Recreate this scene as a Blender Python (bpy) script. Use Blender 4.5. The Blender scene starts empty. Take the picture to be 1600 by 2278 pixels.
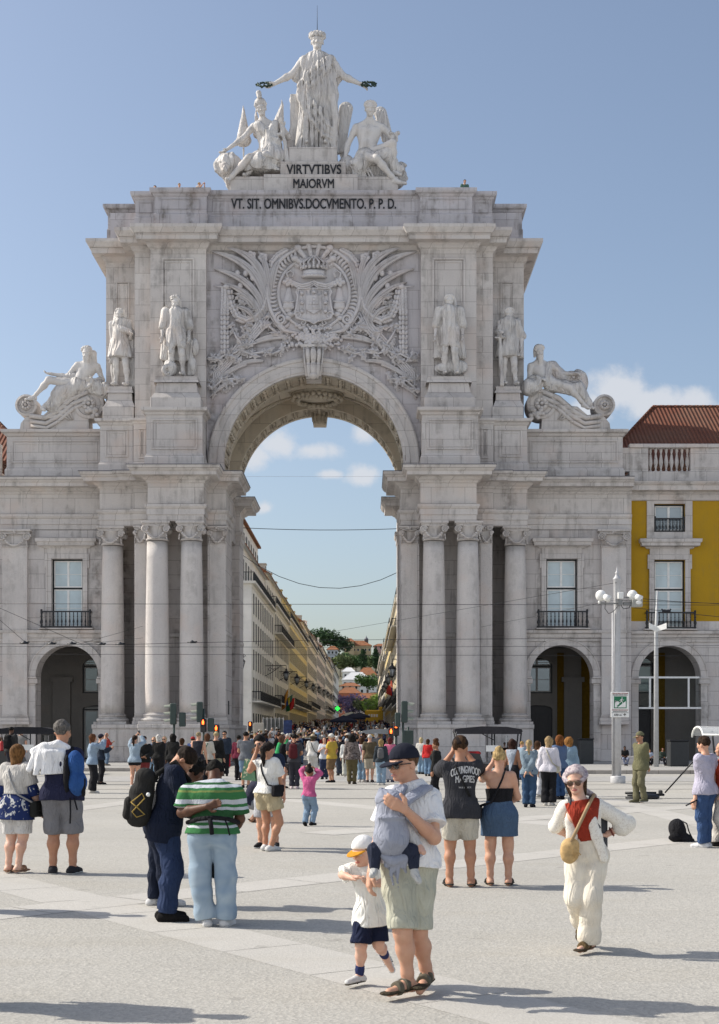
import bpy, math, random
import numpy as np
from mathutils import Vector, Matrix
from mathutils.bvhtree import BVHTree
R = math.radians
S = bpy.context.scene
COL = S.collection
# ---------------------------------------------------------------- camera (upright camera with a risen lens)
F, PX, PY, CH = 3125.0, 815.0, 1632.0, 1.78
cd = bpy.data.cameras.new('camera'); cam = bpy.data.objects.new('camera', cd); COL.objects.link(cam)
cam.location = (0, 0, CH); cam.rotation_euler = (R(90), 0, 0)
cd.sensor_fit = 'VERTICAL'; cd.sensor_height = 36.0; cd.lens = 36.0*F/2278
cd.shift_x = (800-PX)/2278; cd.shift_y = (PY-1139)/2278
cd.clip_start = .1; cd.clip_end = 6000
cd.dof.use_dof = True; cd.dof.focus_distance = 62.0; cd.dof.aperture_fstop = cd.lens/1000/.0045
S.camera = cam
# ---------------------------------------------------------------- light
SUN_EL, SUN_AZ = 39.5, 11.5                      # sun stands to the left, a little behind the facade
sd = Vector((-math.cos(R(SUN_AZ))*math.cos(R(SUN_EL)), math.sin(R(SUN_AZ))*math.cos(R(SUN_EL)), math.sin(R(SUN_EL))))
sl = bpy.data.lights.new('sun', 'SUN'); so = bpy.data.objects.new('sun', sl); COL.objects.link(so)
sl.energy = 3.75; sl.angle = R(.5); sl.color = (1, .94, .84)
so.rotation_euler = sd.to_track_quat('Z', 'Y').to_euler()
S.view_settings.view_transform = 'Standard'; S.view_settings.look = 'None'
S.view_settings.exposure = 0.42; S.view_settings.gamma = 1
wd = bpy.data.worlds.new('World'); S.world = wd; wd.use_nodes = True
nt = wd.node_tree; nt.nodes.clear()
def nn(t, kind, **kw):
    n = t.nodes.new(kind)
    for k, v in kw.items():
        if k.startswith('i_'):
            n.inputs[k[2:].replace('_', ' ')].default_value = v
        else: setattr(n, k, v)
    return n
def mth(t, op, a, b=None, c=None):
    n = t.nodes.new('ShaderNodeMath'); n.operation = op
    for i, v in enumerate((a, b, c)):
        if v is None: continue
        if isinstance(v, (int, float)): n.inputs[i].default_value = v
        else: t.links.new(v, n.inputs[i])
    return n.outputs[0]
sky = nn(nt, 'ShaderNodeTexSky', sky_type='NISHITA', sun_disc=False, sun_elevation=R(SUN_EL),
         sun_rotation=math.atan2(sd.x, sd.y), air_density=1.0, dust_density=2.2, ozone_density=1.6, altitude=0)
hs = nn(nt, 'ShaderNodeHueSaturation'); hs.inputs['Saturation'].default_value = .89
nt.links.new(sky.outputs[0], hs.inputs['Color'])
bg = nn(nt, 'ShaderNodeBackground'); bg.inputs[1].default_value = .117
nt.links.new(hs.outputs[0], bg.inputs[0])
tc = nn(nt, 'ShaderNodeTexCoord'); sx = nn(nt, 'ShaderNodeSeparateXYZ'); nt.links.new(tc.outputs['Generated'], sx.inputs[0])
yy = mth(nt, 'MAXIMUM', sx.outputs[1], .02)
ca, cb = mth(nt, 'DIVIDE', sx.outputs[0], yy), mth(nt, 'DIVIDE', sx.outputs[2], yy)
CLOUDS = [(1375,868,85,62),(1460,895,95,50),(1540,905,70,50),(1600,930,60,35),(1320,905,60,45),   # bank of cumulus over the right roof
          (620,985,75,45),(700,1003,70,30),(560,1015,60,40),(805,1060,55,36),(812,965,40,34),(735,1055,50,16),(590,1130,30,20)]
acc = None
for px, py, rx, ry in CLOUDS:
    e1 = mth(nt, 'MULTIPLY', mth(nt, 'SUBTRACT', ca, (px-PX)/F), F/rx)
    e2 = mth(nt, 'MULTIPLY', mth(nt, 'SUBTRACT', cb, (PY-py)/F), F/ry)
    rr = mth(nt, 'SUBTRACT', 1.0, mth(nt, 'SQRT', mth(nt, 'ADD', mth(nt, 'MULTIPLY', e1, e1), mth(nt, 'MULTIPLY', e2, e2))))
    if px < 900: rr = mth(nt, 'SUBTRACT', rr, .16)
    acc = rr if acc is None else mth(nt, 'MAXIMUM', acc, rr)
cv = nn(nt, 'ShaderNodeCombineXYZ'); nt.links.new(ca, cv.inputs[0]); nt.links.new(cb, cv.inputs[1])
nz = nn(nt, 'ShaderNodeTexNoise'); nz.inputs['Scale'].default_value = 34; nz.inputs['Detail'].default_value = 9; nz.inputs['Roughness'].default_value = .64
nt.links.new(cv.outputs[0], nz.inputs['Vector'])
dens = mth(nt, 'ADD', acc, mth(nt, 'MULTIPLY', mth(nt, 'SUBTRACT', nz.outputs[0], .5), 1.7))
mr = nn(nt, 'ShaderNodeMapRange', interpolation_type='SMOOTHSTEP'); mr.inputs[1].default_value = -.06; mr.inputs[2].default_value = .62; mr.inputs[4].default_value = .86
nt.links.new(dens, mr.inputs[0])
bc = nn(nt, 'ShaderNodeBackground'); bc.inputs[0].default_value = (.60, .62, .66, 1); bc.inputs[1].default_value = .88
# added cumulus bank behind the camera, unseen, brightens the facade and people
nb = nn(nt, 'ShaderNodeTexNoise'); nb.inputs['Scale'].default_value = 3.2; nb.inputs['Detail'].default_value = 6; nt.links.new(tc.outputs['Generated'], nb.inputs['Vector'])
south = mth(nt, 'MULTIPLY', mth(nt, 'SUBTRACT', -.05, sx.outputs[1]), 6.0); south.node.use_clamp = True
low = mth(nt, 'MULTIPLY', mth(nt, 'SUBTRACT', .62, sx.outputs[2]), 4.0); low.node.use_clamp = True
cov = mth(nt, 'MULTIPLY', mth(nt, 'SUBTRACT', nb.outputs[0], .38), 7.0); cov.node.use_clamp = True
bank = mth(nt, 'MULTIPLY', mth(nt, 'MULTIPLY', south, low), cov)
bk_fill = nn(nt, 'ShaderNodeBackground'); bk_fill.inputs[0].default_value = (.93, .96, 1., 1); bk_fill.inputs[1].default_value = .85
m0 = nn(nt, 'ShaderNodeMixShader'); nt.links.new(bank, m0.inputs[0]); nt.links.new(bg.outputs[0], m0.inputs[1]); nt.links.new(bk_fill.outputs[0], m0.inputs[2])
mx = nn(nt, 'ShaderNodeMixShader'); wo = nn(nt, 'ShaderNodeOutputWorld')
nt.links.new(mr.outputs[0], mx.inputs[0]); nt.links.new(m0.outputs[0], mx.inputs[1]); nt.links.new(bc.outputs[0], mx.inputs[2]); nt.links.new(mx.outputs[0], wo.inputs[0])
S.cycles.max_bounces = 6; S.cycles.diffuse_bounces = 4; S.cycles.transparent_max_bounces = 8
S.cycles.use_denoising = True
# ================================================================ helpers
def Wp(px, py, Y): return np.array([(px-PX)*Y/F, Y, CH-(py-PY)*Y/F])
def gY(py, z=0.): return (CH-z)*F/(py-PY)
def lin(c): return tuple((v/12.92 if v <= .04045 else ((v+.055)/1.055)**2.4) for v in c)
def rgb(r, g, b): return lin((r/255, g/255, b/255))
def tag(o, label=None, cat=None, group=None, kind=None):
    for k, v in (('label', label), ('category', cat), ('group', group), ('kind', kind)):
        if v: o[k] = v
    return o
def empty(name, loc=(0,0,0), rz=0., parent=None):
    o = bpy.data.objects.new(name, None); COL.objects.link(o); o.location = loc; o.rotation_euler = (0,0,rz)
    o.empty_display_size = .2
    if parent: o.parent = parent
    return o
def link(name, me, parent=None, world=True):
    """links a mesh whose vertices are world coordinates; under an unrotated parent it is shifted by the parent's place"""
    o = bpy.data.objects.new(name, me); COL.objects.link(o)
    if parent:
        o.parent = parent
        if world:
            bpy.context.view_layer.update() if False else None
            o.matrix_parent_inverse = Matrix.Identity(4)
            l = Vector(parent.location); p = parent.parent
            while p: l = l+Vector(p.location); p = p.parent
            o.location = -l
    return o
def children_of(o): return [c for c in bpy.data.objects if c.parent == o]
def copy_tree(o, parent=None, kids=None):
    c = o.copy(); COL.objects.link(c)
    if parent: c.parent = parent
    for ch in (kids or children_of)(o): copy_tree(ch, c, kids)
    return c
class MB:
    def __init__(s): s.v = []; s.f = []; s.m = []; s.mi = 0; s.T = None; s.sm = []; s.smooth = False
    def add(s, vs, fs):
        b = len(s.v)
        if s.T is not None: vs = [tuple(s.T @ Vector(v)) for v in vs]
        s.v += [tuple(map(float, v)) for v in vs]; s.f += [tuple(b+i for i in f) for f in fs]
        s.m += [s.mi]*len(fs); s.sm += [s.smooth]*len(fs); return b
    def box(s, x0, x1, y0, y1, z0, z1, bv=0.):
        x0, x1 = min(x0,x1), max(x0,x1); y0, y1 = min(y0,y1), max(y0,y1); z0, z1 = min(z0,z1), max(z0,z1)
        if bv <= 0:
            s.add([(x0,y0,z0),(x1,y0,z0),(x1,y1,z0),(x0,y1,z0),(x0,y0,z1),(x1,y0,z1),(x1,y1,z1),(x0,y1,z1)],
                  [(0,3,2,1),(4,5,6,7),(0,1,5,4),(1,2,6,5),(2,3,7,6),(3,0,4,7)]); return
        b = min(bv, (x1-x0)*.45, (y1-y0)*.45, (z1-z0)*.45)
        vs = []; ix = {}
        for i, (x, sx_) in enumerate(((x0,1),(x1,-1))):
            for j, (y, sy) in enumerate(((y0,1),(y1,-1))):
                for k, (z, sz) in enumerate(((z0,1),(z1,-1))):
                    for a, p in enumerate(((x, y+sy*b, z+sz*b), (x+sx_*b, y, z+sz*b), (x+sx_*b, y+sy*b, z))):
                        ix[i,j,k,a] = len(vs); vs.append(p)
        fs = []
        for i in (0,1):
            q = [ix[i,0,0,0],ix[i,1,0,0],ix[i,1,1,0],ix[i,0,1,0]]; fs.append(q[::-1] if i == 0 else q)
            q = [ix[0,i,0,1],ix[1,i,0,1],ix[1,i,1,1],ix[0,i,1,1]]; fs.append(q if i == 0 else q[::-1])
            q = [ix[0,0,i,2],ix[1,0,i,2],ix[1,1,i,2],ix[0,1,i,2]]; fs.append(q[::-1] if i == 0 else q)
        for j in (0,1):
            for k in (0,1):
                q = [ix[0,j,k,1],ix[1,j,k,1],ix[1,j,k,2],ix[0,j,k,2]]; fs.append(q if (j+k) % 2 else q[::-1])
                q = [ix[j,0,k,0],ix[j,1,k,0],ix[j,1,k,2],ix[j,0,k,2]]; fs.append(q[::-1] if (j+k) % 2 else q)
                q = [ix[j,k,0,0],ix[j,k,1,0],ix[j,k,1,1],ix[j,k,0,1]]; fs.append(q if (j+k) % 2 else q[::-1])
                for i in (0,1):
                    q = [ix[i,j,k,0],ix[i,j,k,1],ix[i,j,k,2]]; fs.append(q[::-1] if (i+j+k) % 2 else q)
        s.add(vs, fs)
    def tube(s, pts, rad, n=8, cap=True, closed=False):
        pts = [Vector(p) for p in pts]; m = len(pts)
        if not hasattr(rad, '__len__'): rad = [rad]*m
        vs = []; up = None
        for i, p in enumerate(pts):
            if closed: d = pts[(i+1) % m]-pts[i-1]
            else: d = pts[min(i+1,m-1)]-pts[max(i-1,0)]
            if d.length < 1e-9: d = Vector((0,0,1))
            d.normalize()
            if up is None: up = d.orthogonal().normalized()
            a = up-d*up.dot(d)
            if a.length < 1e-6: a = d.orthogonal()
            a.normalize(); up = a; b = d.cross(a)
            for k in range(n):
                t = 2*math.pi*k/n; vs.append(p+(a*math.cos(t)+b*math.sin(t))*rad[i])
        fs = [(i*n+k, i*n+(k+1) % n, (i+1)*n+(k+1) % n, (i+1)*n+k) for i in range(m-1) for k in range(n)]
        if closed: fs += [((m-1)*n+k, (m-1)*n+(k+1) % n, (k+1) % n, k) for k in range(n)]
        elif cap: fs += [tuple(range(n-1,-1,-1)), tuple((m-1)*n+k for k in range(n))]
        q = s.smooth; s.smooth = True; s.add(vs, fs); s.smooth = q
    def lathe(s, prof, c=(0,0,0), n=20, a0=0., a1=2*math.pi, rx=1., ry=1.):
        full = abs(a1-a0-2*math.pi) < 1e-6; m = n if full else n+1; vs = []
        for r, z in prof:
            for k in range(m):
                t = a0+(a1-a0)*k/n; vs.append((c[0]+r*rx*math.cos(t), c[1]+r*ry*math.sin(t), c[2]+z))
        fs = []
        for i in range(len(prof)-1):
            for k in range(n):
                k2 = (k+1) % m; fs.append((i*m+k, i*m+k2, (i+1)*m+k2, (i+1)*m+k))
        if full:
            if prof[0][0] > 1e-6: fs.append(tuple(range(m-1,-1,-1)))
            if prof[-1][0] > 1e-6: fs.append(tuple((len(prof)-1)*m+k for k in range(m)))
        q = s.smooth; s.smooth = True; s.add(vs, fs); s.smooth = q
    def ball(s, c, r, n=8, m=6, M=None):
        rx, ry, rz = (r, r, r) if not hasattr(r, '__len__') else r
        h_ = len(s.v)*37 % 101-50; vs = []; c = Vector(c)+Vector((h_*.00007, h_*.00013, h_*.00005))     # keeps neighbours from sharing a plane
        for i in range(m+1):
            ph = math.pi*i/m-math.pi/2
            for k in range(n):
                t = 2*math.pi*k/n; p = Vector((rx*math.cos(ph)*math.cos(t), ry*math.cos(ph)*math.sin(t), rz*math.sin(ph)))
                vs.append(c+(M @ p if M is not None else p))
        q = s.smooth; s.smooth = True
        s.add(vs, [(i*n+k, i*n+(k+1) % n, (i+1)*n+(k+1) % n, (i+1)*n+k) for i in range(m) for k in range(n)]); s.smooth = q
    def prism(s, poly, d0, d1, plane='xz'):
        n = len(poly)
        mk = {'xz': lambda a, b, d: (a, d, b), 'xy': lambda a, b, d: (a, b, d), 'yz': lambda a, b, d: (d, a, b)}[plane]
        ar = sum(poly[i][0]*poly[(i+1) % n][1]-poly[(i+1) % n][0]*poly[i][1] for i in range(n))
        if ar < 0: poly = poly[::-1]
        vs = [mk(a, b, d0) for a, b in poly]+[mk(a, b, d1) for a, b in poly]
        s.add(vs, [tuple(range(n)), tuple(range(2*n-1, n-1, -1))]+[((i+1) % n, i, n+i, n+(i+1) % n) for i in range(n)])
    def sweep(s, prof, path, closed=False, z0=0.):
        """profile (out, z) swept along a plan path; 'out' is to the right of travel, mitred at the corners"""
        m = len(path); k = len(prof); vs = []
        for i in range(m):
            p = Vector(path[i])
            if closed or 0 < i < m-1:
                a = (p-Vector(path[i-1])).normalized(); b = (Vector(path[(i+1) % m])-p).normalized()
            elif i == 0: a = b = (Vector(path[1])-p).normalized()
            else: a = b = (p-Vector(path[i-1])).normalized()
            na, nb = Vector((a.y,-a.x)), Vector((b.y,-b.x)); d = 1+na.dot(nb)
            mi = (na+nb)/max(d, .15)
            for o, z in prof: vs.append((p.x+mi.x*o, p.y+mi.y*o, z+z0))
        fs = []
        for i in range(m if closed else m-1):
            j = (i+1) % m
            for q in range(k-1): fs.append((i*k+q, j*k+q, j*k+q+1, i*k+q+1))
        if not closed: fs += [tuple(range(k)), tuple(range((m-1)*k+k-1, (m-1)*k-1, -1))]
        s.add(vs, fs)
    def mesh(s, name, mats):
        me = bpy.data.meshes.new(name); me.from_pydata(s.v, [], s.f)
        if not isinstance(mats, (list, tuple)): mats = [mats]
        for m in mats: me.materials.append(m)
        me.polygons.foreach_set('material_index', s.m); me.polygons.foreach_set('use_smooth', s.sm); me.update(); return me
    def build(s, name, mats, parent=None, world=True, fixn=False):
        me = s.mesh(name, mats)
        if fixn:
            import bmesh
            b = bmesh.new(); b.from_mesh(me); bmesh.ops.recalc_face_normals(b, faces=b.faces); b.to_mesh(me); b.free()
        return link(name, me, parent, world)
def wall_open(mb, x0, x1, z0, z1, y, ops, depth, seg=14):
    """a wall face in the plane y with openings (xa, xb, za, zb, rise, kind): arched when rise > 0; reveals run to y+depth"""
    xs = {x0, x1}
    for o in ops:
        a, b = o[0], o[1]
        if o[4] > 0: xs |= {a+(b-a)*(1-math.cos(math.pi*i/seg))/2 for i in range(seg+1)}
        else: xs |= {a, b}
    xs = sorted(x for x in xs if x0-1e-6 <= x <= x1+1e-6)
    xs = [x for i, x in enumerate(xs) if i == 0 or x-xs[i-1] > 1e-5]
    def top(o, x):
        a, b, za, zb, r = o[:5]
        if r <= 0: return zb
        t = (x-(a+b)/2)/((b-a)/2); return zb+r*math.sqrt(max(0., 1-t*t))
    for xa, xb in zip(xs, xs[1:]):
        xm = (xa+xb)/2; cur = (z0, z0)
        for o in sorted((o for o in ops if o[0] < xm < o[1]), key=lambda o: o[2]):
            if o[2]-cur[0] > 1e-6: mb.add([(xa,y,cur[0]),(xb,y,cur[1]),(xb,y,o[2]),(xa,y,o[2])], [(0,1,2,3)])
            cur = (top(o, xa), top(o, xb))
        mb.add([(xa,y,cur[0]),(xb,y,cur[1]),(xb,y,z1),(xa,y,z1)], [(0,1,2,3)])
    for o in ops:
        a, b, za, zb, r = o[:5]; d = o[5] if len(o) > 5 else depth
        pts = [(a,za),(a,zb)]
        if r > 0: pts += [(a+(b-a)*(1-math.cos(math.pi*i/seg))/2,)*1 for i in ()]
        if r > 0:
            for i in range(1, seg):
                x = a+(b-a)*(1-math.cos(math.pi*i/seg))/2; pts.append((x, top(o, x)))
        pts += [(b,zb),(b,za)]
        n = len(pts); vs = [(x,y,z) for x, z in pts]+[(x,y+d,z) for x, z in pts]
        mb.add(vs, [(i, n+i, n+(i+1) % n, (i+1) % n) for i in range(n)])
def arc_pts(cx, cz, r, a0, a1, n, rz=None):
    rz = rz or r
    return [(cx+r*math.cos(a0+(a1-a0)*i/n), cz+rz*math.sin(a0+(a1-a0)*i/n)) for i in range(n+1)]
def arc_band(mb, cx, cz, prof, a0, a1, n):
    """profile (radius, y) swept round an axis parallel to y: archivolts and vaults"""
    vs = []; k = len(prof)
    for i in range(n+1):
        t = a0+(a1-a0)*i/n
        for r, y in prof: vs.append((cx+r*math.cos(t), y, cz+r*math.sin(t)))
    fs = [(i*k+q, i*k+q+1, (i+1)*k+q+1, (i+1)*k+q) for i in range(n) for q in range(k-1)]
    mb.add(vs, fs)
def text_mesh(txt, w, h, depth, bold=0., space=1.0, emb=0.):
    cu = bpy.data.curves.new('lettering', 'FONT'); cu.body = txt; cu.size = 1; cu.extrude = .02; cu.align_x = 'CENTER'; cu.space_character = space
    o = bpy.data.objects.new('lettering', cu); COL.objects.link(o); bpy.context.view_layer.update()
    me = bpy.data.meshes.new_from_object(o.evaluated_get(bpy.context.evaluated_depsgraph_get()))
    bpy.data.objects.remove(o); bpy.data.curves.remove(cu)
    n = len(me.vertices); co = np.empty(n*3); me.vertices.foreach_get('co', co); co = co.reshape(-1,3)
    lo, hi = co.min(0), co.max(0); c = (lo+hi)/2; sp = np.maximum(hi-lo, 1e-6)
    q = (co-c)/sp; out = np.stack([q[:,0]*w, -q[:,2]*depth, q[:,1]*h], 1)
    me.vertices.foreach_set('co', out.ravel()); me.materials.clear(); me.update()
    if bold:                                          # bolder strokes: the letters repeated a hair to each side
        V = [tuple(v.co) for v in me.vertices]; P = [tuple(p.vertices) for p in me.polygons]; n = len(V); d = bold*h; V2, P2 = [], []
        for k, (dx, dz) in enumerate(((0,0),(d,0),(-d,0),(d*.5,d*.7),(-d*.5,-d*.7))): V2 += [(x+dx, y-.0004*k, z+dz) for x, y, z in V]; P2 += [tuple(i+n*k for i in p) for p in P]
        me = bpy.data.meshes.new('lettering'); me.from_pydata(V2, [], P2); me.update()
    return me
# ---------------------------------------------------------------- materials
MATS = {}
def pbase(name, rough=.85, spec=.3):
    m = bpy.data.materials.new(name); m.use_nodes = True; t = m.node_tree; b = t.nodes['Principled BSDF']
    b.inputs['Roughness'].default_value = rough; b.inputs['Specular IOR Level'].default_value = spec; return m, t, b
def mixc(t, fac, a, b, mode='MIX'):
    n = t.nodes.new('ShaderNodeMix'); n.data_type = 'RGBA'; n.blend_type = mode
    for sock, v in ((n.inputs[0], fac), (n.inputs[6], a), (n.inputs[7], b)):
        if isinstance(v, (int, float)): sock.default_value = v
        elif isinstance(v, tuple): sock.default_value = v if len(v) == 4 else (*v, 1)
        else: t.links.new(v, sock)
    return n.outputs[2]
def noise(t, vec, scale, detail=4, rough=.55, dist=0.):
    n = t.nodes.new('ShaderNodeTexNoise'); n.inputs['Scale'].default_value = scale; n.inputs['Detail'].default_value = detail
    n.inputs['Roughness'].default_value = rough; n.inputs['Distortion'].default_value = dist
    if vec is not None: t.links.new(vec, n.inputs['Vector'])
    return n.outputs[0]
def ramp(t, v, stops, interp='LINEAR'):
    n = t.nodes.new('ShaderNodeValToRGB'); n.color_ramp.interpolation = interp; e = n.color_ramp.elements
    while len(e) < len(stops): e.new(.5)
    for q, (p, c) in zip(e, stops): q.position = p; q.color = (*c, 1) if hasattr(c, '__len__') else (c, c, c, 1)
    t.links.new(v, n.inputs[0]); return n.outputs[0]
def pos(t): return t.nodes.new('ShaderNodeNewGeometry').outputs['Position']
def mapv(t, v, sc=(1,1,1), loc=(0,0,0), rot=(0,0,0)):
    n = t.nodes.new('ShaderNodeMapping'); n.inputs['Scale'].default_value = sc; n.inputs['Location'].default_value = loc; n.inputs['Rotation'].default_value = rot
    t.links.new(v, n.inputs[0]); return n.outputs[0]
def bump(t, b, h, strength=.3, dist=.02):
    n = t.nodes.new('ShaderNodeBump'); n.inputs['Strength'].default_value = strength; n.inputs['Distance'].default_value = dist
    t.links.new(h, n.inputs['Height']); t.links.new(n.outputs[0], b.inputs['Normal'])
def stone(name, c1, c2, stain=(.16,.145,.13), joints=None, streak=.55, fine=1., pits=.0):
    m, t, b = pbase(name, .8, .25); p = pos(t)
    big = noise(t, p, .35, 5, .6); mid = noise(t, p, 1.7, 6, .62); fin = noise(t, p, 14, 5, .7)
    col = mixc(t, ramp(t, big, [(.32,0.),(.68,1.)]), c1, c2)
    col = mixc(t, ramp(t, fin, [(.35,.0),(.75,.35)]), col, tuple(v*.66 for v in c1))
    st = noise(t, mapv(t, p, (1.6,1.6,.16)), 1.0, 6, .65)
    sm = mth(t, 'MULTIPLY', ramp(t, st, [(.47,0.),(.66,1.)]), ramp(t, mid, [(.40,0.),(.58,1.)]))
    col = mixc(t, mth(t, 'MULTIPLY', sm, streak), col, stain)
    warm = ramp(t, noise(t, p, .55, 4, .5), [(.55,0.),(.75,.45)])
    col = mixc(t, warm, col, (c1[0]*.98, c1[1]*.84, c1[2]*.76))
    hgt = fin; gn = t.nodes.new('ShaderNodeNewGeometry'); s4 = t.nodes.new('ShaderNodeSeparateXYZ'); t.links.new(gn.outputs['Normal'], s4.inputs[0])
    upm = mth(t, 'MULTIPLY', ramp(t, s4.outputs[2], [(.45,0.),(.9,1.)]), ramp(t, mid, [(.30,.35),(.62,1.)]))   # grime settles on the ledges
    col = mixc(t, mth(t, 'MULTIPLY', upm, .75), col, (.15,.14,.12))
    drip = mth(t, 'MULTIPLY', ramp(t, noise(t, mapv(t, p, (3.2,3.2,.22)), 1., 4, .7), [(.58,0.),(.70,1.)]), ramp(t, noise(t, p, .8, 3), [(.48,0.),(.6,1.)]))
    col = mixc(t, mth(t, 'MULTIPLY', drip, streak*.75), col, (.13,.125,.11))
    if joints:
        bw, bh, ml = joints; s3 = t.nodes.new('ShaderNodeSeparateXYZ'); t.links.new(p, s3.inputs[0])
        cxy = t.nodes.new('ShaderNodeCombineXYZ'); t.links.new(mth(t, 'ADD', s3.outputs[0], s3.outputs[1]), cxy.inputs[0]); t.links.new(s3.outputs[2], cxy.inputs[1])
        br = t.nodes.new('ShaderNodeTexBrick'); t.links.new(cxy.outputs[0], br.inputs['Vector']); br.inputs['Scale'].default_value = 1
        br.inputs['Brick Width'].default_value = bw; br.inputs['Row Height'].default_value = bh; br.inputs['Mortar Size'].default_value = ml; br.inputs['Mortar Smooth'].default_value = .3
        br.inputs['Color1'].default_value = (1,1,1,1); br.inputs['Color2'].default_value = (.86,.845,.84,1); br.inputs['Mortar'].default_value = (.30,.27,.25,1)
        col = mixc(t, .75, col, br.outputs[0], 'MULTIPLY')
    if pits:
        vo = ramp(t, noise(t, p, 7, 3, .8, 1.5), [(.60,0.),(.68,1.)]); col = mixc(t, mth(t, 'MULTIPLY', vo, pits), col, stain)
    t.links.new(col, b.inputs['Base Color']); bump(t, b, mth(t, 'ADD', fin, mth(t, 'MULTIPLY', mid, .8)), .5*fine, .03)
    return m
def plain(name, c, rough=.6, spec=.4, metal=0., var=.12, sc=6., bmp=0.):
    key = (name, c, rough, metal)
    if key in MATS: return MATS[key]
    m, t, b = pbase(name, rough, spec); b.inputs['Metallic'].default_value = metal; p = pos(t)
    f = noise(t, p, sc, 4, .6)
    t.links.new(mixc(t, ramp(t, f, [(.3,0.),(.7,1.)]), tuple(v*(1-var) for v in c), tuple(min(1,v*(1+var*.6)) for v in c)), b.inputs['Base Color'])
    if bmp: bump(t, b, f, bmp, .01)
    MATS[key] = m; return m
def glow(name, c, e):
    m, t, b = pbase(name, .4); b.inputs['Base Color'].default_value = (*[v*.5 for v in c], 1); b.inputs['Emission Color'].default_value = (*c, 1); b.inputs['Emission Strength'].default_value = e; return m
def cloth(c, wr=1.):
    key = ('cloth', tuple(round(v, 3) for v in c), wr)
    if key in MATS: return MATS[key]
    m, t, b = pbase('cloth', .92, .15); tcn = t.nodes.new('ShaderNodeTexCoord'); p = tcn.outputs['Object']
    f = noise(t, p, 5, 5, .6); g = noise(t, p, 220, 2, .5)
    col = mixc(t, ramp(t, f, [(.3,0.),(.7,1.)]), tuple(v*.82 for v in c), tuple(min(1, v*1.08) for v in c))
    col = mixc(t, mth(t, 'MULTIPLY', g, .35), col, tuple(v*.7 for v in c))
    t.links.new(col, b.inputs['Base Color'])
    w = noise(t, mapv(t, p, (12,12,4.5)), 1., 1.5, .45, 1.6); w = mth(t, 'ABSOLUTE', mth(t, 'SUBTRACT', w, .5))
    bump(t, b, mth(t, 'ADD', w, mth(t, 'MULTIPLY', g, .03)), .8*wr, .055)
    MATS[key] = m; return m
def stripes(c0, bands, zlo, zhi):
    """horizontal stripes set by height: bands = [(fraction, colour), ...]"""
    m, t, b = pbase('striped_cloth', .92, .15); s3 = t.nodes.new('ShaderNodeSeparateXYZ'); p = pos(t); t.links.new(p, s3.inputs[0])
    wob = mth(t, 'MULTIPLY', mth(t, 'SUBTRACT', noise(t, p, 4, 2), .5), .05)
    v = mth(t, 'DIVIDE', mth(t, 'SUBTRACT', mth(t, 'ADD', s3.outputs[2], wob), zlo), zhi-zlo)
    t.links.new(ramp(t, v, bands, 'CONSTANT'), b.inputs['Base Color'])
    bump(t, b, noise(t, mapv(t, p, (9,9,5)), 1., 4, .55, 1.2), .5, .035); return m
def patterned(c0, c1, sc=14, lo=.52, hi=.56, st=(1,1,1), kind='noise'):
    m, t, b = pbase('patterned_cloth', .92, .15); tcn = t.nodes.new('ShaderNodeTexCoord'); p = mapv(t, tcn.outputs['Object'], st)
    f = noise(t, p, sc, 2, .5, 1.5); t.links.new(mixc(t, ramp(t, f, [(lo,0.),(hi,1.)]), c0, c1), b.inputs['Base Color']); return m
def skinm(c):
    key = ('skin', c)
    if key in MATS: return MATS[key]
    m, t, b = pbase('skin', .55, .35); p = t.nodes.new('ShaderNodeTexCoord').outputs['Object']
    f = noise(t, p, 9, 4, .6); col = mixc(t, ramp(t, f, [(.3,0.),(.7,1.)]), (c[0]*.92, c[1]*.82, c[2]*.8), tuple(min(1,v*1.06) for v in c))
    t.links.new(col, b.inputs['Base Color'])
    b.inputs['Subsurface Weight'].default_value = .12; b.inputs['Subsurface Radius'].default_value = (.02,.008,.004); b.inputs['Subsurface Scale'].default_value = .5
    MATS[key] = m; return m
def hairm(c):
    key = ('hair', c)
    if key in MATS: return MATS[key]
    m, t, b = pbase('hair', .7, .12); p = t.nodes.new('ShaderNodeTexCoord').outputs['Object']
    f = noise(t, mapv(t, p, (60,60,14)), 1., 5, .6, .6)
    t.links.new(mixc(t, ramp(t, f, [(.35,0.),(.65,1.)]), tuple(v*.4 for v in c), tuple(min(1,v*1.5) for v in c)), b.inputs['Base Color'])
    bump(t, b, f, .7, .02); MATS[key] = m; return m
LIOZ = stone('lioz_stone', (.665,.63,.60), (.57,.535,.515), joints=(1.9,.92,.012), streak=.6)
LIOZ_W = stone('lioz_wall_stone', (.65,.615,.59), (.56,.525,.51), joints=(1.7,.86,.014), streak=.75)
LIOZ_S = stone('lioz_shaft_stone', (.67,.63,.60), (.56,.525,.505), joints=None, streak=.35, pits=.28, fine=1.6)
LIOZ_P = stone('lioz_pedestal_stone', (.665,.635,.61), (.57,.54,.52), joints=(1.6,1.05,.014), streak=.5, pits=.55, fine=1.3)
MARBLE = stone('statue_marble', (.70,.675,.65), (.61,.58,.56), streak=.5, fine=.8)
def drape():
    m = stone('draped_marble', (.70,.675,.65), (.60,.57,.55), streak=.5, fine=.8); t = m.node_tree; b = t.nodes['Principled BSDF']; p = pos(t)
    n1 = mth(t, 'ABSOLUTE', mth(t, 'SUBTRACT', noise(t, mapv(t, p, (2.6,2.6,.5), rot=(0,.22,0)), 1., 1, .4, .9), .5)); n2 = mth(t, 'ABSOLUTE', mth(t, 'SUBTRACT', noise(t, mapv(t, p, (6,6,1.4), rot=(.1,-.3,0)), 1., 1, .4, .8), .5))
    bump(t, b, mth(t, 'ADD', n1, mth(t, 'MULTIPLY', n2, .35)), .9, .42); return m
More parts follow.
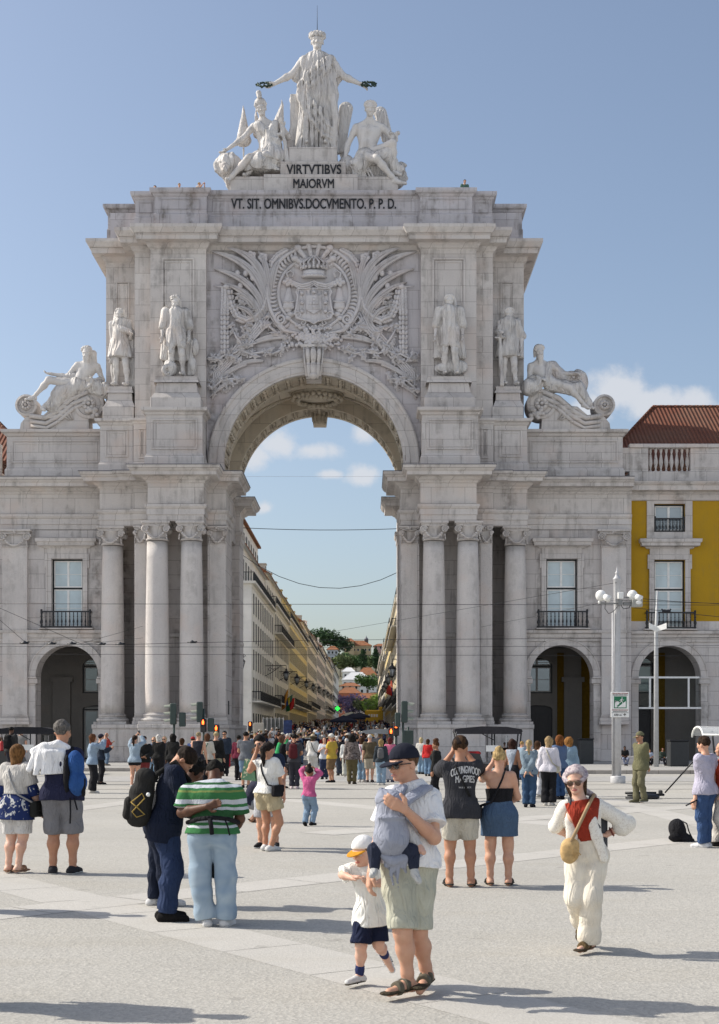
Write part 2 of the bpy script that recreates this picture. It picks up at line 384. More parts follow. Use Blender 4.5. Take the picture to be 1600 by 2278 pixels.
DRAPE = drape()
LEAD = plain('lead_sheet', (.10,.105,.13), .55, .4)
DARK = plain('dark_paint', (.012,.013,.016), .5, .4)
IRON = plain('cast_iron', (.02,.021,.024), .5, .4)
BLACKM = plain('bronze_letters', (.02,.021,.026), .5, .3)
WHITEP = plain('white_paint', (.78,.78,.76), .5, .4)
GREYP = plain('grey_paint', (.42,.43,.44), .45, .5)
YELLOW = stone('ochre_plaster', (.47,.275,.014), (.41,.24,.016), (.30,.19,.04), streak=.45, fine=.5); YEL2 = plain('shaded_ochre_plaster', (.13,.075,.006), .9, .1, 0., .2)  # the second, darker ochre has the arcade's deep shade put into its colour
GLASS = None
def mk_glass(name='window_glass', tint=(.30,.36,.40), rough=.06):
    m, t, b = pbase(name, rough, .9); p = pos(t)
    f = noise(t, p, .9, 3); t.links.new(mixc(t, f, tuple(v*.6 for v in tint), tint), b.inputs['Base Color'])
    b.inputs['Metallic'].default_value = .35; bump(t, b, noise(t, p, .7, 2), .06, .05); return m
GLASS = mk_glass()
GLASSD = mk_glass('dark_glass', (.045,.05,.055), .08)
CURT = plain('curtained_glass', (.50,.60,.64), .25, .6, var=.1, sc=1.5)
# ================================================================ rounded-form modelling: smooth unions of tapered limbs, meshed with surface nets
def nrm(v):
    v = np.asarray(v, float); l = np.linalg.norm(v); return v/l if l > 1e-9 else v
def cone(a, b, ra, rb, k=None, flat=None, ca=False, cb=False):
    return ('c', np.asarray(a, float), np.asarray(b, float), ra, rb, k, flat, ca, cb)
def ell(c, r, M=None, k=None): return ('e', np.asarray(c, float), np.asarray(r, float), np.eye(3) if M is None else np.asarray(M, float), k)
def rbox(c, h, r, M=None, k=None): return ('b', np.asarray(c, float), np.asarray(h, float), np.eye(3) if M is None else np.asarray(M, float), r, k)
def ring(c, n, R0, r, k=None): return ('t', np.asarray(c, float), nrm(n), R0, r, k)
def chain(pts, rads, k=None, flat=None): return [cone(pts[i], pts[i+1], rads[i], rads[i+1], k, flat) for i in range(len(pts)-1)]
def pbb(p):
    if p[0] == 'c':
        r = max(p[3], p[4]); return np.minimum(p[1], p[2])-r, np.maximum(p[1], p[2])+r
    if p[0] == 'e': r = np.linalg.norm(p[3]*p[2], axis=1); return p[1]-r, p[1]+r
    if p[0] == 'b': r = np.linalg.norm(p[2])+p[4]; return p[1]-r, p[1]+r
    r = p[3]+p[4]; return p[1]-r, p[1]+r
def pev(p, X, Y, Z):
    if p[0] == 'c':
        _, a, b, ra, rb, k, flat, ca, cb = p; d = b-a; L2 = max(float(d@d), 1e-12)
        x, y, z = X-a[0], Y-a[1], Z-a[2]; t0 = (x*d[0]+y*d[1]+z*d[2])/L2; t = np.clip(t0, 0, 1)
        x, y, z = x-t*d[0], y-t*d[1], z-t*d[2]
        if flat is not None:
            f, s = flat; q = (x*f[0]+y*f[1]+z*f[2])*(1/s-1); x, y, z = x+f[0]*q, y+f[1]*q, z+f[2]*q
        o = np.sqrt(x*x+y*y+z*z)-(ra+(rb-ra)*t); L = math.sqrt(L2)
        if ca: o = np.maximum(o, -t0*L)
        if cb: o = np.maximum(o, (t0-1)*L)
        return o
    if p[0] == 'e':
        _, c, r, M, k = p; x, y, z = X-c[0], Y-c[1], Z-c[2]
        q = [(M[0,i]*x+M[1,i]*y+M[2,i]*z)/r[i] for i in range(3)]
        k0 = np.sqrt(q[0]**2+q[1]**2+q[2]**2); k1 = np.sqrt((q[0]/r[0])**2+(q[1]/r[1])**2+(q[2]/r[2])**2)+1e-9
        return k0*(k0-1)/k1
    if p[0] == 'b':
        _, c, h, M, r, k = p; x, y, z = X-c[0], Y-c[1], Z-c[2]
        q = [np.abs(M[0,i]*x+M[1,i]*y+M[2,i]*z)-(h[i]-r) for i in range(3)]
        return np.sqrt(sum(np.maximum(v, 0)**2 for v in q))+np.minimum(np.maximum(q[0], np.maximum(q[1], q[2])), 0)-r
    _, c, n, R0, r, k = p; x, y, z = X-c[0], Y-c[1], Z-c[2]; h = x*n[0]+y*n[1]+z*n[2]
    rr = np.sqrt(np.maximum(x*x+y*y+z*z-h*h, 0))-R0; return np.sqrt(rr*rr+h*h)-r
def field(groups, vox, k0=.03, disp=None, cut=None):
    """groups: list of (prims, clips); prims blend smoothly, clips (point, normal) trim a group, groups join with a small blend"""
    allp = [p for g in groups for p in g[0]]; bb = [pbb(p) for p in allp]; pad = k0+3*vox+.02
    lo = np.min([b[0] for b in bb], 0)-pad; hi = np.max([b[1] for b in bb], 0)+pad
    ax = [np.arange(lo[i], hi[i]+vox, vox, dtype=np.float32) for i in range(3)]; D = None
    for g in groups:
        d = np.full([len(a) for a in ax], 9., np.float32); n0 = 0
        for p in g[0]:
            k = p[-1] if p[0] != 'c' else p[5]
            k = k0 if k is None else k; b0, b1 = pbb(p); mg = k+2.5*vox+.012
            sl = [slice(max(0, int((b0[i]-mg-lo[i])/vox)), int((b1[i]+mg-lo[i])/vox)+2) for i in range(3)]
            X, Y, Z = ax[0][sl[0]][:,None,None], ax[1][sl[1]][None,:,None], ax[2][sl[2]][None,None,:]
            e = pev(p, X, Y, Z); s = d[tuple(sl)]
            if k > 1e-5: h = np.maximum(k-np.abs(s-e), 0)/k; d[tuple(sl)] = np.minimum(s, e)-h*h*k*.25
            else: d[tuple(sl)] = np.minimum(s, e)
        X, Y, Z = ax[0][:,None,None], ax[1][None,:,None], ax[2][None,None,:]
        for pt, n in g[1]:
            n = nrm(n); d = np.maximum(d, (X-pt[0])*n[0]+(Y-pt[1])*n[1]+(Z-pt[2])*n[2])
        if D is None: D = d
        else: kk = k0*.4; h = np.maximum(kk-np.abs(D-d), 0)/kk; D = np.minimum(D, d)-h*h*kk*.25
    X, Y, Z = ax[0][:,None,None], ax[1][None,:,None], ax[2][None,None,:]
    if disp is not None: D = D+disp(X, Y, Z).astype(np.float32)
    for pt, n in cut or ():
        n = nrm(n); D = np.maximum(D, (X-pt[0])*n[0]+(Y-pt[1])*n[1]+(Z-pt[2])*n[2])
    return D.astype(np.float32), lo, vox
def nets(D, lo, vox):
    s = D < 0; n = np.array(D.shape)-1; sh = [(i, j, k) for i in (0,1) for j in (0,1) for k in (0,1)]
    sub = lambda A, o: A[o[0]:o[0]+n[0], o[1]:o[1]+n[1], o[2]:o[2]+n[2]]
    cnt = sum(sub(s, o).astype(np.int8) for o in sh); act = np.nonzero((cnt > 0) & (cnt < 8)); m = len(act[0])
    if m == 0: return None
    idx = np.full(n, -1, np.int32); idx[act] = np.arange(m); base = np.stack(act, 1)
    cv = {o: D[act[0]+o[0], act[1]+o[1], act[2]+o[2]] for o in sh}
    P = np.zeros((m, 3)); C = np.zeros(m)
    for a in sh:
        for axi in range(3):
            if a[axi]: continue
            b = list(a); b[axi] = 1; b = tuple(b); da, db = cv[a], cv[b]; c = (da < 0) != (db < 0)
            t = np.where(c, da/np.where(c, da-db, 1), 0)
            for i in range(3): P[:,i] += c*(a[i]+(t if i == axi else 0))
            C += c
    P = (P/C[:,None]+base)*vox+lo; quads = []
    for axi in range(3):
        u, v = (axi+1) % 3, (axi+2) % 3
        sa = [slice(None)]*3; sb = [slice(None)]*3
        for w in (u, v): sa[w] = slice(1, -1); sb[w] = slice(1, -1)
        sa[axi] = slice(0, -1); sb[axi] = slice(1, None)
        A, B = s[tuple(sa)], s[tuple(sb)]; e = np.nonzero(A != B)
        if len(e[0]) == 0: continue
        q = [e[0].copy(), e[1].copy(), e[2].copy()]; q[u] += 1; q[v] += 1; fl = A[e]
        def at(du, dv):
            w = [x.copy() for x in q]; w[u] -= du; w[v] -= dv; return idx[w[0], w[1], w[2]]
        c4 = np.stack([at(1,1), at(0,1), at(0,0), at(1,0)], 1); c4[~fl] = c4[~fl][:, ::-1]; quads.append(c4)
    Q = np.concatenate(quads); return P, Q[(Q >= 0).all(1)]
def np_mesh(name, P, Q, mats, smooth=True):
    me = bpy.data.meshes.new(name); k = Q.shape[1]
    me.vertices.add(len(P)); me.vertices.foreach_set('co', P.astype(np.float32).ravel())
    me.loops.add(Q.size); me.loops.foreach_set('vertex_index', Q.ravel().astype(np.int32))
    me.polygons.add(len(Q)); me.polygons.foreach_set('loop_start', np.arange(0, Q.size, k, dtype=np.int32))
    try: me.polygons.foreach_set('loop_total', np.full(len(Q), k, np.int32))
    except Exception: pass
    me.polygons.foreach_set('use_smooth', np.full(len(Q), smooth)); 
    for m in (mats if isinstance(mats, (list, tuple)) else [mats]): me.materials.append(m)
    me.update(calc_edges=True); me.validate(); return me
def sculpt(name, groups, vox, mats, parent=None, k=.03, disp=None, cut=None):
    if isinstance(groups[0], tuple) and isinstance(groups[0][0], str): groups = [(groups, [])]
    r = nets(*field(groups, vox, k, disp, cut))
    if r is None: return None
    return link(name, np_mesh(name, r[0], r[1], mats), parent)
def wrinkle(seed, amp, sc=9., st=(1,1,1)):
    rg = random.Random(seed); ks = []
    for i in range(7):
        v = nrm([rg.gauss(0,1)*st[0], rg.gauss(0,1)*st[1], rg.gauss(0,1)*st[2]])*sc*rg.uniform(.6, 2.4); ks.append((v, rg.uniform(0, 6.3), rg.uniform(0, 6.3)))
    def f(X, Y, Z):
        o = 0.
        for v, a, b in ks: o = o+np.abs(np.sin(.5*(X*v[0]+Y*v[1]+Z*v[2])+a+1.3*np.sin(.5*(X*v[1]-Y*v[0]+Z*v[2])+b)))-.62
        return o*(amp/2.)
    return f
# ================================================================ people
def ik(a, c, l1, l2, pole):
    a, c = np.asarray(a, float), np.asarray(c, float); d = c-a; L = np.linalg.norm(d); L = min(max(L, abs(l1-l2)+1e-3), (l1+l2)*.999)
    u = nrm(d); c = a+u*L; x = (l1*l1-l2*l2+L*L)/(2*L); h = math.sqrt(max(l1*l1-x*x, 0)); p = np.asarray(pole, float); p = nrm(p-u*(p@u)); return a+u*x+p*h, c
ARMS = {  # wrist place (out, forward, up) as fractions of height, elbow pole (out, forward, up)
 'down': ((.15,.02,.485), (.3,-1,0)), 'loose': ((.16,.06,.50), (.4,-1,0)), 'pocket': ((.115,.03,.53), (1,-.6,0)), 'phone': ((.045,.20,.90), (.7,.1,-1)),
 'phonehi': ((.05,.18,.99), (1,.2,-.8)), 'read': ((.05,.20,.72), (.6,-.3,-1)), 'hip': ((.11,-.02,.565), (1,-.4,0)), 'cross': ((-.05,.11,.69), (1,.2,-.6)),
 'back': ((-.02,-.10,.53), (1,-.5,0)), 'brow': ((.05,.12,.95), (1,.3,-.2)), 'head': ((.06,.02,.985), (1,.3,0)), 'front': ((.02,.13,.60), (1,-.4,-.3)),
 'chest': ((0.,.12,.74), (.8,0,-1)), 'reach': ((.12,.24,.74), (.4,-.4,-1)), 'strap': ((.09,.07,.78), (.8,-.3,-1))}
class Skel:
    def __init__(s, px, fy, ty, face, Y=None, z=0., Hs=1., kid=False, fem=False, lean=0., stance=.5, walk=0., aL='down', aR='down', yaw=0., pitch=0., roll=0., w=1., ov=None, sit=None, tilt=0.):
        Y = Y or gY(fy, z); s.Y = Y; H = (fy-ty)*Y/F/Hs; s.H = H; s.base = np.array([(px-PX)*Y/F, Y, z]); s.kid, s.fem, s.w = kid, fem, w
        ph = R(face); s.fw = np.array([math.sin(ph), math.cos(ph), 0]); s.rt = np.array([math.cos(ph), -math.sin(ph), 0]); s.up = np.array([0,0,1.])
        L = lambda a, b, c: s.base+H*(s.rt*a+s.fw*b+s.up*c); s.L = L
        hl, sl_, sh = (.50,.79,.092) if kid else (.515,.808,(.087 if fem else .101))
        J = s.J = {}; hw = (.052 if fem else .05)*w**.5; st = stance*.11
        J['pel'] = L(0,0,hl+.01); J['waist'] = L(0,.004,hl+.1); J['chest'] = L(0,0,hl+.205); J['neck'] = L(0,-.008,sl_+.022); J['head'] = L(0,.012,.93 if not kid else .895)
        for n, q in (('L',-1),('R',1)):
            J['hip'+n] = L(q*hw,0,hl); J['sh'+n] = L(q*sh*(w**.3),-.006,sl_)
            wk = walk*q; J['an'+n] = L(q*(st*.5+.02), wk*.12-.008, .04+max(0,-wk)*.05)
            if sit is not None: J['an'+n] = L(q*st*.6, sit*.24, .04)
        if sit is not None:
            dz = s.up*H*(.515-.27)
            for k in list(J):
                if not k.startswith('an'): J[k] = J[k]-dz
        def ax_rot(k0, axis, ang, keys):
            c, sn = math.cos(ang), math.sin(ang); o = J[k0]
            for k in keys:
                v = J[k]-o; J[k] = o+v*c+np.cross(axis, v)*sn+axis*(axis@v)*(1-c)
        upk = ['waist','chest','neck','head','shL','shR']
        if lean: ax_rot('pel', s.rt, -R(lean), upk)
        if tilt: ax_rot('pel', s.fw, R(tilt), upk)
        ov = ov or {}; s.ov = ov
        for k, v in ov.items(): J[k] = Wp(v[0], v[1], Y+(v[2] if len(v) > 2 else 0))
        for n, q, arm in (('L',-1,aL),('R',1,aR)):
            if 'wr'+n not in ov:
                (o, f, u), _ = ARMS[arm]; sh0 = L(q*sh,-.006,sl_); J['wr'+n] = L(q*o, f, u)-sh0+J['sh'+n]
            po = ARMS[arm][1]; pole = s.rt*po[0]*q+s.fw*po[1]+s.up*po[2]
            ua, fa = (.172, .148) if not kid else (.155,.135)
            if 'el'+n not in ov: J['el'+n], J['wr'+n] = ik(J['sh'+n], J['wr'+n], ua*H, fa*H, pole)
            if 'kn'+n not in ov:
                J['kn'+n], J['an'+n] = ik(J['hip'+n], J['an'+n], .245*H, .236*H, s.fw+s.rt*q*.15)
        hd = nrm(nrm(J['head']-J['neck'])+s.up*.8); hf = s.fw*math.cos(R(yaw))+s.rt*math.sin(R(yaw)); hf = nrm(hf-hd*(hf@hd)) if abs(hf@hd) < .95 else s.fw
        hr = np.cross(hf, hd); pc = R(pitch); hu = hd*math.cos(pc)-hf*math.sin(pc); hf = hf*math.cos(pc)+hd*math.sin(pc)
        rl = R(roll); hr, hu = hr*math.cos(rl)-hu*math.sin(rl), hu*math.cos(rl)+hr*math.sin(rl)
        s.hf, s.hu, s.hr = nrm(hf), nrm(hu), nrm(hr); s.HM = np.stack([s.hr, s.hf, s.hu], 1)
        s.hs = H*(1.32 if kid else 1.0)
    def hd(s, a, b, c): return s.J['head']+s.hs*(s.hr*a+s.hf*b+s.hu*c)
    def headp(s, hi=True):
        h = s.hs; M = s.HM; P = [ell(s.hd(0,-.004,.016), np.array([.0445,.056,.053])*h, M), ell(s.hd(0,.014,-.022), np.array([.034,.039,.046])*h, M, .02*h),
             cone(s.J['neck'], s.hd(0,-.008,-.03), .034*s.H*s.w**.3, .031*s.H, .012*h)]
        P += [cone(s.hd(0,.048,.006), s.hd(0,.0645,-.017), .005*h, .0085*h, .008*h)]
        if hi:
            P += [ell(s.hd(0,.046,-.048), np.array([.015,.013,.012])*h, M, .012*h), ell(s.hd(0,.046,.016), np.array([.034,.012,.008])*h, M, .01*h), ell(s.hd(0,.051,-.033), np.array([.015,.008,.008])*h, M, .006*h)]
            for q in (-1,1): P += [ell(s.hd(q*.0455,-.006,-.004), np.array([.006,.013,.019])*h, M, .004*h), ell(s.hd(q*.026,.040,-.012), np.array([.014,.012,.014])*h, M, .012*h), ell(s.hd(q*.0095,.055,-.016), np.array([.006,.006,.006])*h, M, .005*h)]
        return P
    def torso(s, g=0., bust=True):
        J, H, w = s.J, s.H, s.w; P = []; kk = .04*H; lerp = lambda a, b, t: J[a]*(1-t)+J[b]*t
        P += [cone(J['pel'], J['waist'], .058*H*w+g, .052*H*w+g, kk), cone(J['waist'], J['chest'], .052*H*w+g, .061*H*w**.7+g, kk), cone(J['chest'], lerp('chest','neck',.75), .058*H*w**.7+g, .040*H+g, kk)]
        for n in 'LR':
            a = lerp('chest','sh'+n,.55); a = a-(J['neck']-J['chest'])*.12; b = lerp('waist','hip'+n,.55)+(J['waist']-J['pel'])*.42; c = lerp('pel','hip'+n,.9)
            wf = .88 if s.fem else 1.
            P += [cone(a, b, .052*H*w**.6+g, .046*H*w*wf+g, kk), cone(b, c, .046*H*w*wf+g, .058*H*w+g, kk), cone(lerp('neck','sh'+n,.15), lerp('neck','sh'+n,.9)-(J['neck']-J['chest'])*.04, .028*H+g, .034*H+g, .03*H)]
            P += [ell(J['hip'+n]-s.fw*.028*H+s.up*.0*H, (np.array([.050,.052,.056])*H*w+g), np.stack([s.rt,s.fw,s.up],1), .04*H)]
            if s.fem and bust: P += [ell(lerp('chest','sh'+n,.42)-(J['neck']-J['chest'])*.12+s.fw*.052*H, np.array([.042,.036,.04])*H+g, None, .03*H)]
        return P
    def lat(s, n, t, a='sh', b='el', c='wr'):
        J = s.J; return (J[a+n]*(1-t)+J[b+n]*t, J[b+n]-J[a+n]) if t <= 1.02 else (J[b+n]*(2-t)+J[c+n]*(t-1), J[c+n]-J[b+n])
    def arm(s, n, g=0., t0=0., t1=2., flare=0., cap=False):
        """t runs 0..1 shoulder to elbow, 1..2 elbow to wrist"""
        J, H = s.J, s.H; w = s.w**.5; pr = [(0,.035*w),(.3,.030*w),(1.,.0245*w),(1.3,.0255*w),(2.,.0165)]
        f = lambda t: np.interp(t, [a for a,_ in pr], [b for _,b in pr])*H+g+flare*max(0,(t-t0)/max(t1-t0,1e-6))**1.5
        at = lambda t: J['sh'+n]*(1-t)+J['el'+n]*t if t <= 1 else J['el'+n]*(2-t)+J['wr'+n]*(t-1)
        ts = [t0]+[t for t in (.3,1.,1.3) if t0+.03 < t < t1-.03]+[t1]
        P = [cone(at(a), at(b), f(a), f(b), .02*H) for a, b in zip(ts, ts[1:])]
        if cap: q = list(P[-1]); q[8] = True; P[-1] = tuple(q)
        return P
    def leg(s, n, g=0., t0=0., t1=2., flare=0., cap=False, pr=None):
        J, H = s.J, s.H; w = s.w**.6; pr = pr or [(0,.058*w),(.35,.051*w),(.85,.037*w),(1.,.0325*w),(1.32,.0345*w),(1.8,.0215),(2.,.0205)]
        f = lambda t: np.interp(t, [a for a,_ in pr], [b for _,b in pr])*H+g+flare*max(0,(t-t0)/max(t1-t0,1e-6))
        back = lambda t: -s.fw*H*.010*max(0, 1-abs(t-1.35)/.35)
        at = lambda t: (J['hip'+n]*(1-t)+J['kn'+n]*t if t <= 1 else J['kn'+n]*(2-t)+J['an'+n]*(t-1))+back(t)
        ts = [t0]+[t for t in (.35,.85,1.,1.32,1.8) if t0+.03 < t < t1-.03]+[t1]
        P = [cone(at(a), at(b), f(a), f(b), .025*H) for a, b in zip(ts, ts[1:])]
        if cap: q = list(P[-1]); q[8] = True; P[-1] = tuple(q)
        return P
    def toe(s, n):
        q = -1 if n == 'L' else 1
        if 'to'+n in s.J: return s.J['to'+n]
        d = s.fw*.98+s.rt*q*.2; sh = s.J['kn'+n]-s.J['an'+n]; sh = nrm(sh)
        d = nrm(d-sh*(d@sh)*.75) if sh[2] < .93 else nrm(d); return s.J['an'+n]+d*.088*s.H-s.up*.022*s.H*(1 if sh[2] > .93 else .3)
    def foot(s, n, g=0.):
        a = s.J['an'+n]; t = s.toe(n); d = nrm(t-a); heel = a-d*.02*s.H-s.up*.018*s.H
        return [cone(a, heel, .024*s.H+g, .022*s.H+g, .012*s.H), cone(heel, t, .021*s.H+g, .017*s.H+g, .012*s.H), cone(a, (a+t)/2, .022*s.H+g, .019*s.H+g, .015*s.H)]
    def hand(s, n, fine, curl=.5, fdir=None, nrmal=None, thumb=None):
        J, H = s.J, s.H; w = J['wr'+n]; f = nrm(J['wr'+n]-J['el'+n]) if fdir is None else nrm(fdir); q = -1 if n == 'L' else 1
        pn = nrm(nrmal) if nrmal is not None else nrm(np.cross(f, s.fw)*1.+s.rt*(-q)*.6+1e-6); pn = nrm(pn-f*(pn@f)); sd_ = np.cross(f, pn)
        if nrmal is None and sd_@s.fw < 0: sd_ = -sd_
        if thumb is not None and sd_@np.asarray(thumb) < 0: sd_ = -sd_
        h = H*(1.1 if s.kid else 1.); P = []
        for i in range(4): P.append(cone(w+f*.004*h, w+f*.05*h+sd_*(.0165-.011*i)*h, .0125*h, .0105*h, .008*h))
        for i, ln in enumerate((.040,.046,.043,.034)):
            p = w+f*.052*h+sd_*(.0175-.0117*i)*h; d = f; pts = [p]
            for j, fr in enumerate((.45,.32,.26)):
                a = curl*(.55+.5*j)*.9; d = nrm(f*math.cos(a)+pn*math.sin(a)) if j == 0 else nrm(d*math.cos(curl*.75)+np.cross(np.cross(d, pn) if abs(d@pn) < .98 else sd_, d)*math.sin(curl*.75)); pts.append(pts[-1]+d*ln*fr*h)
            r = .0061*h if fine else .0075*h; P += chain(pts, [r*1.12, r*1.05, r*.95, r*.8], .003*h)
        p = w+f*.012*h+sd_*.018*h; d1 = nrm(f*.6+sd_*.75+pn*.25); d2 = nrm(f*.9+sd_*.25+pn*.35)
        P += chain([p, p+d1*.022*h, p+d1*.022*h+d2*.024*h], [.0095*h, .0085*h, .0065*h], .005*h); return P
def vsz(Y): return min(max(Y/1404*.72, .0065), .032)
class Person(Skel):
    def __init__(s, label, px, fy, ty, face, skin='l', vox=None, seed=None, hands=None, group=None, **kw):
        Skel.__init__(s, px, fy, ty, face, **kw); s.vox = vox or vsz(s.Y); s.sd = seed if seed is not None else int(px*7+fy)
        s.root = empty('person', tuple(s.base)); tag(s.root, label, 'person', group)
        sk = {'l': (.56,.33,.225), 'p': (.62,.40,.30), 'm': (.44,.235,.145), 't': (.30,.155,.09), 'd': (.10,.046,.026)}[skin]; s.skc = sk
        s.hands = hands or {}; s.skin = skinm(sk)
    def body(s, legs=True, feet=True):
        P = s.headp(s.vox < .02)+s.torso(-.006*s.H); fine = s.vox < .012
        for n in 'LR':
            P += s.arm(n)+s.hand(n, fine, **s.hands.get(n, {}))
            P += s.leg(n)+s.foot(n)
        s.bo = sculpt('body', P, s.vox, s.skin, s.root, .02*s.H); s.bo.name = 'body'; return s
    def top(s, c, sl=.6, hem=0., g=.011, name='shirt', flare=0., wr=.009, neck=.0, mat=None, vneck=0., strapless=None, cuff=.0, sleeve_flare=.010, vest=False, open_=None):
        """sl: sleeve end 0..2 along the arm; hem: 0 at the hip joint, positive lower (fraction of height)"""
        J, H = s.J, s.H; gg = g*H/1.7*1.0+.004; spine = nrm(J['waist']-J['pel']); T = s.torso(gg)
        hp = J['pel']-spine*hem*H
        if hem > -.02: T += [cone(J['hip'+n], J['hip'+n]-spine*(hem+.03)*H, .062*H*s.w+gg, .062*H*s.w+gg+flare, .05*H) for n in 'LR']+[cone(J['pel'], J['pel']-spine*(hem+.03)*H, .062*H*s.w+gg, .062*H*s.w+gg+flare, .05*H)]
        cl = [(hp, -spine)]; nk = nrm(J['head']-J['neck'])
        if strapless is not None: cl.append((J['chest']+spine*strapless*H, spine)); s_arms = False
        else:
            cl.append((J['neck']+nk*(.008+neck)*H, nrm(nk-s.fw*(.15+vneck)))); s_arms = sl > 0
        G = [(T, cl)]
        if strapless is None and sl <= 0: 
            for n in 'LR': G[0][1].append((J['sh'+n]+(J['sh'+n]-J['neck'])*.02, J['sh'+n]-J['neck']))
        if s_arms:
            for n in 'LR': G.append((s.arm(n, gg+.002*H, 0, sl, sleeve_flare*H/1.7, True), [s.lat(n, sl)]))
        o = sculpt(name, G, s.vox, mat or cloth(c), s.root, .022*H, wrinkle(s.sd, wr, 11, (1,1,1.4)))
        return s
    def bottom(s, c, t=2., g=.008, flare=0., name=None, waist=.07, wr=.009, mat=None, pr=None, crop=.125):
        J, H = s.J, s.H; gg = g*H/1.7+.003; spine = nrm(J['waist']-J['pel']); T = []
        P = s.torso(gg*.8, False); G = [(P, [(J['pel']+spine*waist*H, spine), (J['pel']-spine*crop*H, -spine)])]
        for n in 'LR': G.append((s.leg(n, gg, 0, min(t, 1.97), flare, True, pr)+[ell(J['hip'+n]-s.fw*.028*H, np.array([.050,.052,.056])*H*s.w+gg, np.stack([s.rt,s.fw,s.up],1), .04*H)], [s.lat(n, min(t, 1.97), 'hip', 'kn', 'an')]))
        sculpt(name or ('shorts' if t < 1.3 else 'trousers'), G, s.vox, mat or cloth(c), s.root, .022*H, wrinkle(s.sd+5, wr, 10, (1,1,1.2))); return s
    def skirt(s, c, t=.45, g=.010, flare=.012, mat=None, name='skirt'):
        J, H = s.J, s.H; P = s.torso(g*H/1.7+.003, False); spine = nrm(J['waist']-J['pel']); gg = g*H/1.7
        for n in 'LR':
            e = J['hip'+n]*(1-t)+J['kn'+n]*t; P += [cone(J['hip'+n], e, .066*H*s.w+gg, .06*H*s.w+gg+flare, .06*H)]
        e = (J['hipL']+J['hipR'])/2*(1-t)+(J['knL']+J['knR'])/2*t; P += [cone(J['pel'], e, .06*H+gg, .066*H*s.w+gg+flare, .06*H)]
        sculpt(name, [(P, [(J['pel']+spine*.10*H, spine), (e, (0,0,-1))])], s.vox, mat or cloth(c), s.root, .02*H, wrinkle(s.sd+6, .003)); return s
    def shoes(s, c, sole=None, strap=False, mat=None, stripe=None):
        H = s.H
        for n in 'LR':
            a = s.J['an'+n]; t = s.toe(n); d = nrm(t-a); sh = nrm(s.J['kn'+n]-a); sn = nrm(np.cross(np.cross(d, sh), d)); sn = sn if sn@(sh+s.fw*max(0, -d[2])*1.5) > 0 else -sn
            if abs(d[2]) < .35: d = nrm([d[0], d[1], 0]); sn = np.array([0,0,1.])
            bot = a-sn*.039*H; tp = a+sn*.018*H; toe = a+d*max(.098*H, abs((t-a)@d)+.012*H)-sn*.024*H; heel = a-d*.03*H-sn*.02*H; side = np.cross(d, sn)
            sm = cloth(sole) if sole else DARK
            if strap:
                sculpt('sandal', [([cone(heel, toe, .027*H, .03*H, .01, (sn,.28)),], [])], s.vox, sm, s.root)
                o = [cone(a+d*.055*H-sn*.012*H, a+d*.075*H-sn*.014*H, .030*H, .029*H, .008), cone(a+d*.02*H-sn*.004*H, a+d*.035*H-sn*.006*H, .030*H, .030*H, .008)]
                sculpt('sandal_strap', [([o[0]], [(a+d*.052*H, -d), (a+d*.078*H, d), (bot, -sn)]), ([o[1]], [(a+d*.012*H, -d), (a+d*.036*H, d), (bot, -sn)])], s.vox, mat or cloth(c), s.root, .004)
                continue
            up = [cone(heel, a+d*.04*H-sn*.016*H, .027*H, .026*H, .012*H), cone(a+d*.04*H-sn*.016*H, toe, .026*H, .021*H, .012*H), cone(a, heel, .028*H, .027*H, .014*H)]
            sculpt('shoe', [(up, [(bot+sn*.008*H, -sn), (tp, sn+d*.06)])], s.vox, mat or cloth(c, .4), s.root, .012*H)
            so_ = [cone(heel, toe, .029*H, .0245*H, .01)]
            sculpt('sole', [(so_, [(bot-sn*.001*H, -sn), (bot+sn*.011*H, sn)])], min(s.vox, .012), sm, s.root, .01)
        return s
    def hair(s, style, c, g=0.):
        h, M = s.hs, s.HM; m = hairm(c); cap = ell(s.hd(0,-.009,.024), np.array([.0505,.0605,.053])*h, M); cl = [(s.hd(0,.034,.034), s.hf*.85-s.hu*.62), (s.hd(0,-.02,-.038), -s.hu+s.hf*.35)]
        G = [([cap], cl)]; dsp = wrinkle(s.sd+9, .006*h/1.7*1.7, 60/h*1.)
        if style == 'short': G[0][1][1] = (s.hd(0,-.03,-.022), -s.hu*.8+s.hf*.45)
        if style == 'thick': G = [([ell(s.hd(0,-.008,.030), np.array([.053,.063,.056])*h, M)], [(s.hd(0,.04,.03), s.hf*.85-s.hu*.62), (s.hd(0,-.03,-.028), -s.hu*.85+s.hf*.4)])]
        if style in ('bob','long','wavy','bushy'):
            ln = {'bob': -.075, 'long': -.165, 'wavy': -.15, 'bushy': -.09}[style]; wd = 1.25 if style in ('wavy','bushy') else 1.
            P = [cap]
            if style == 'bushy': P += [ell(s.hd(0,-.016,.012), np.array([.066,.066,.066])*h, M)]
            for q in (-1,-.4,.4,1): P += [cone(s.hd(q*.036,-.02 if abs(q) < .9 else -.004,.01), s.hd(q*.036*wd,-.034 if abs(q) < .9 else -.008,ln), .026*h*wd, .017*h*wd, .03*h)]
            G = [(P, [(s.hd(0,.040,.036), s.hf*.95-s.hu*.5), (s.hd(0,.012,0), s.hf)] if style != 'bushy' else [(s.hd(0,.022,0), s.hf*.95-s.hu*.25)])]; dsp = wrinkle(s.sd+9, .010*h/1.7*1.7 if wd > 1 else .007, 34/h, (1,1,.35))
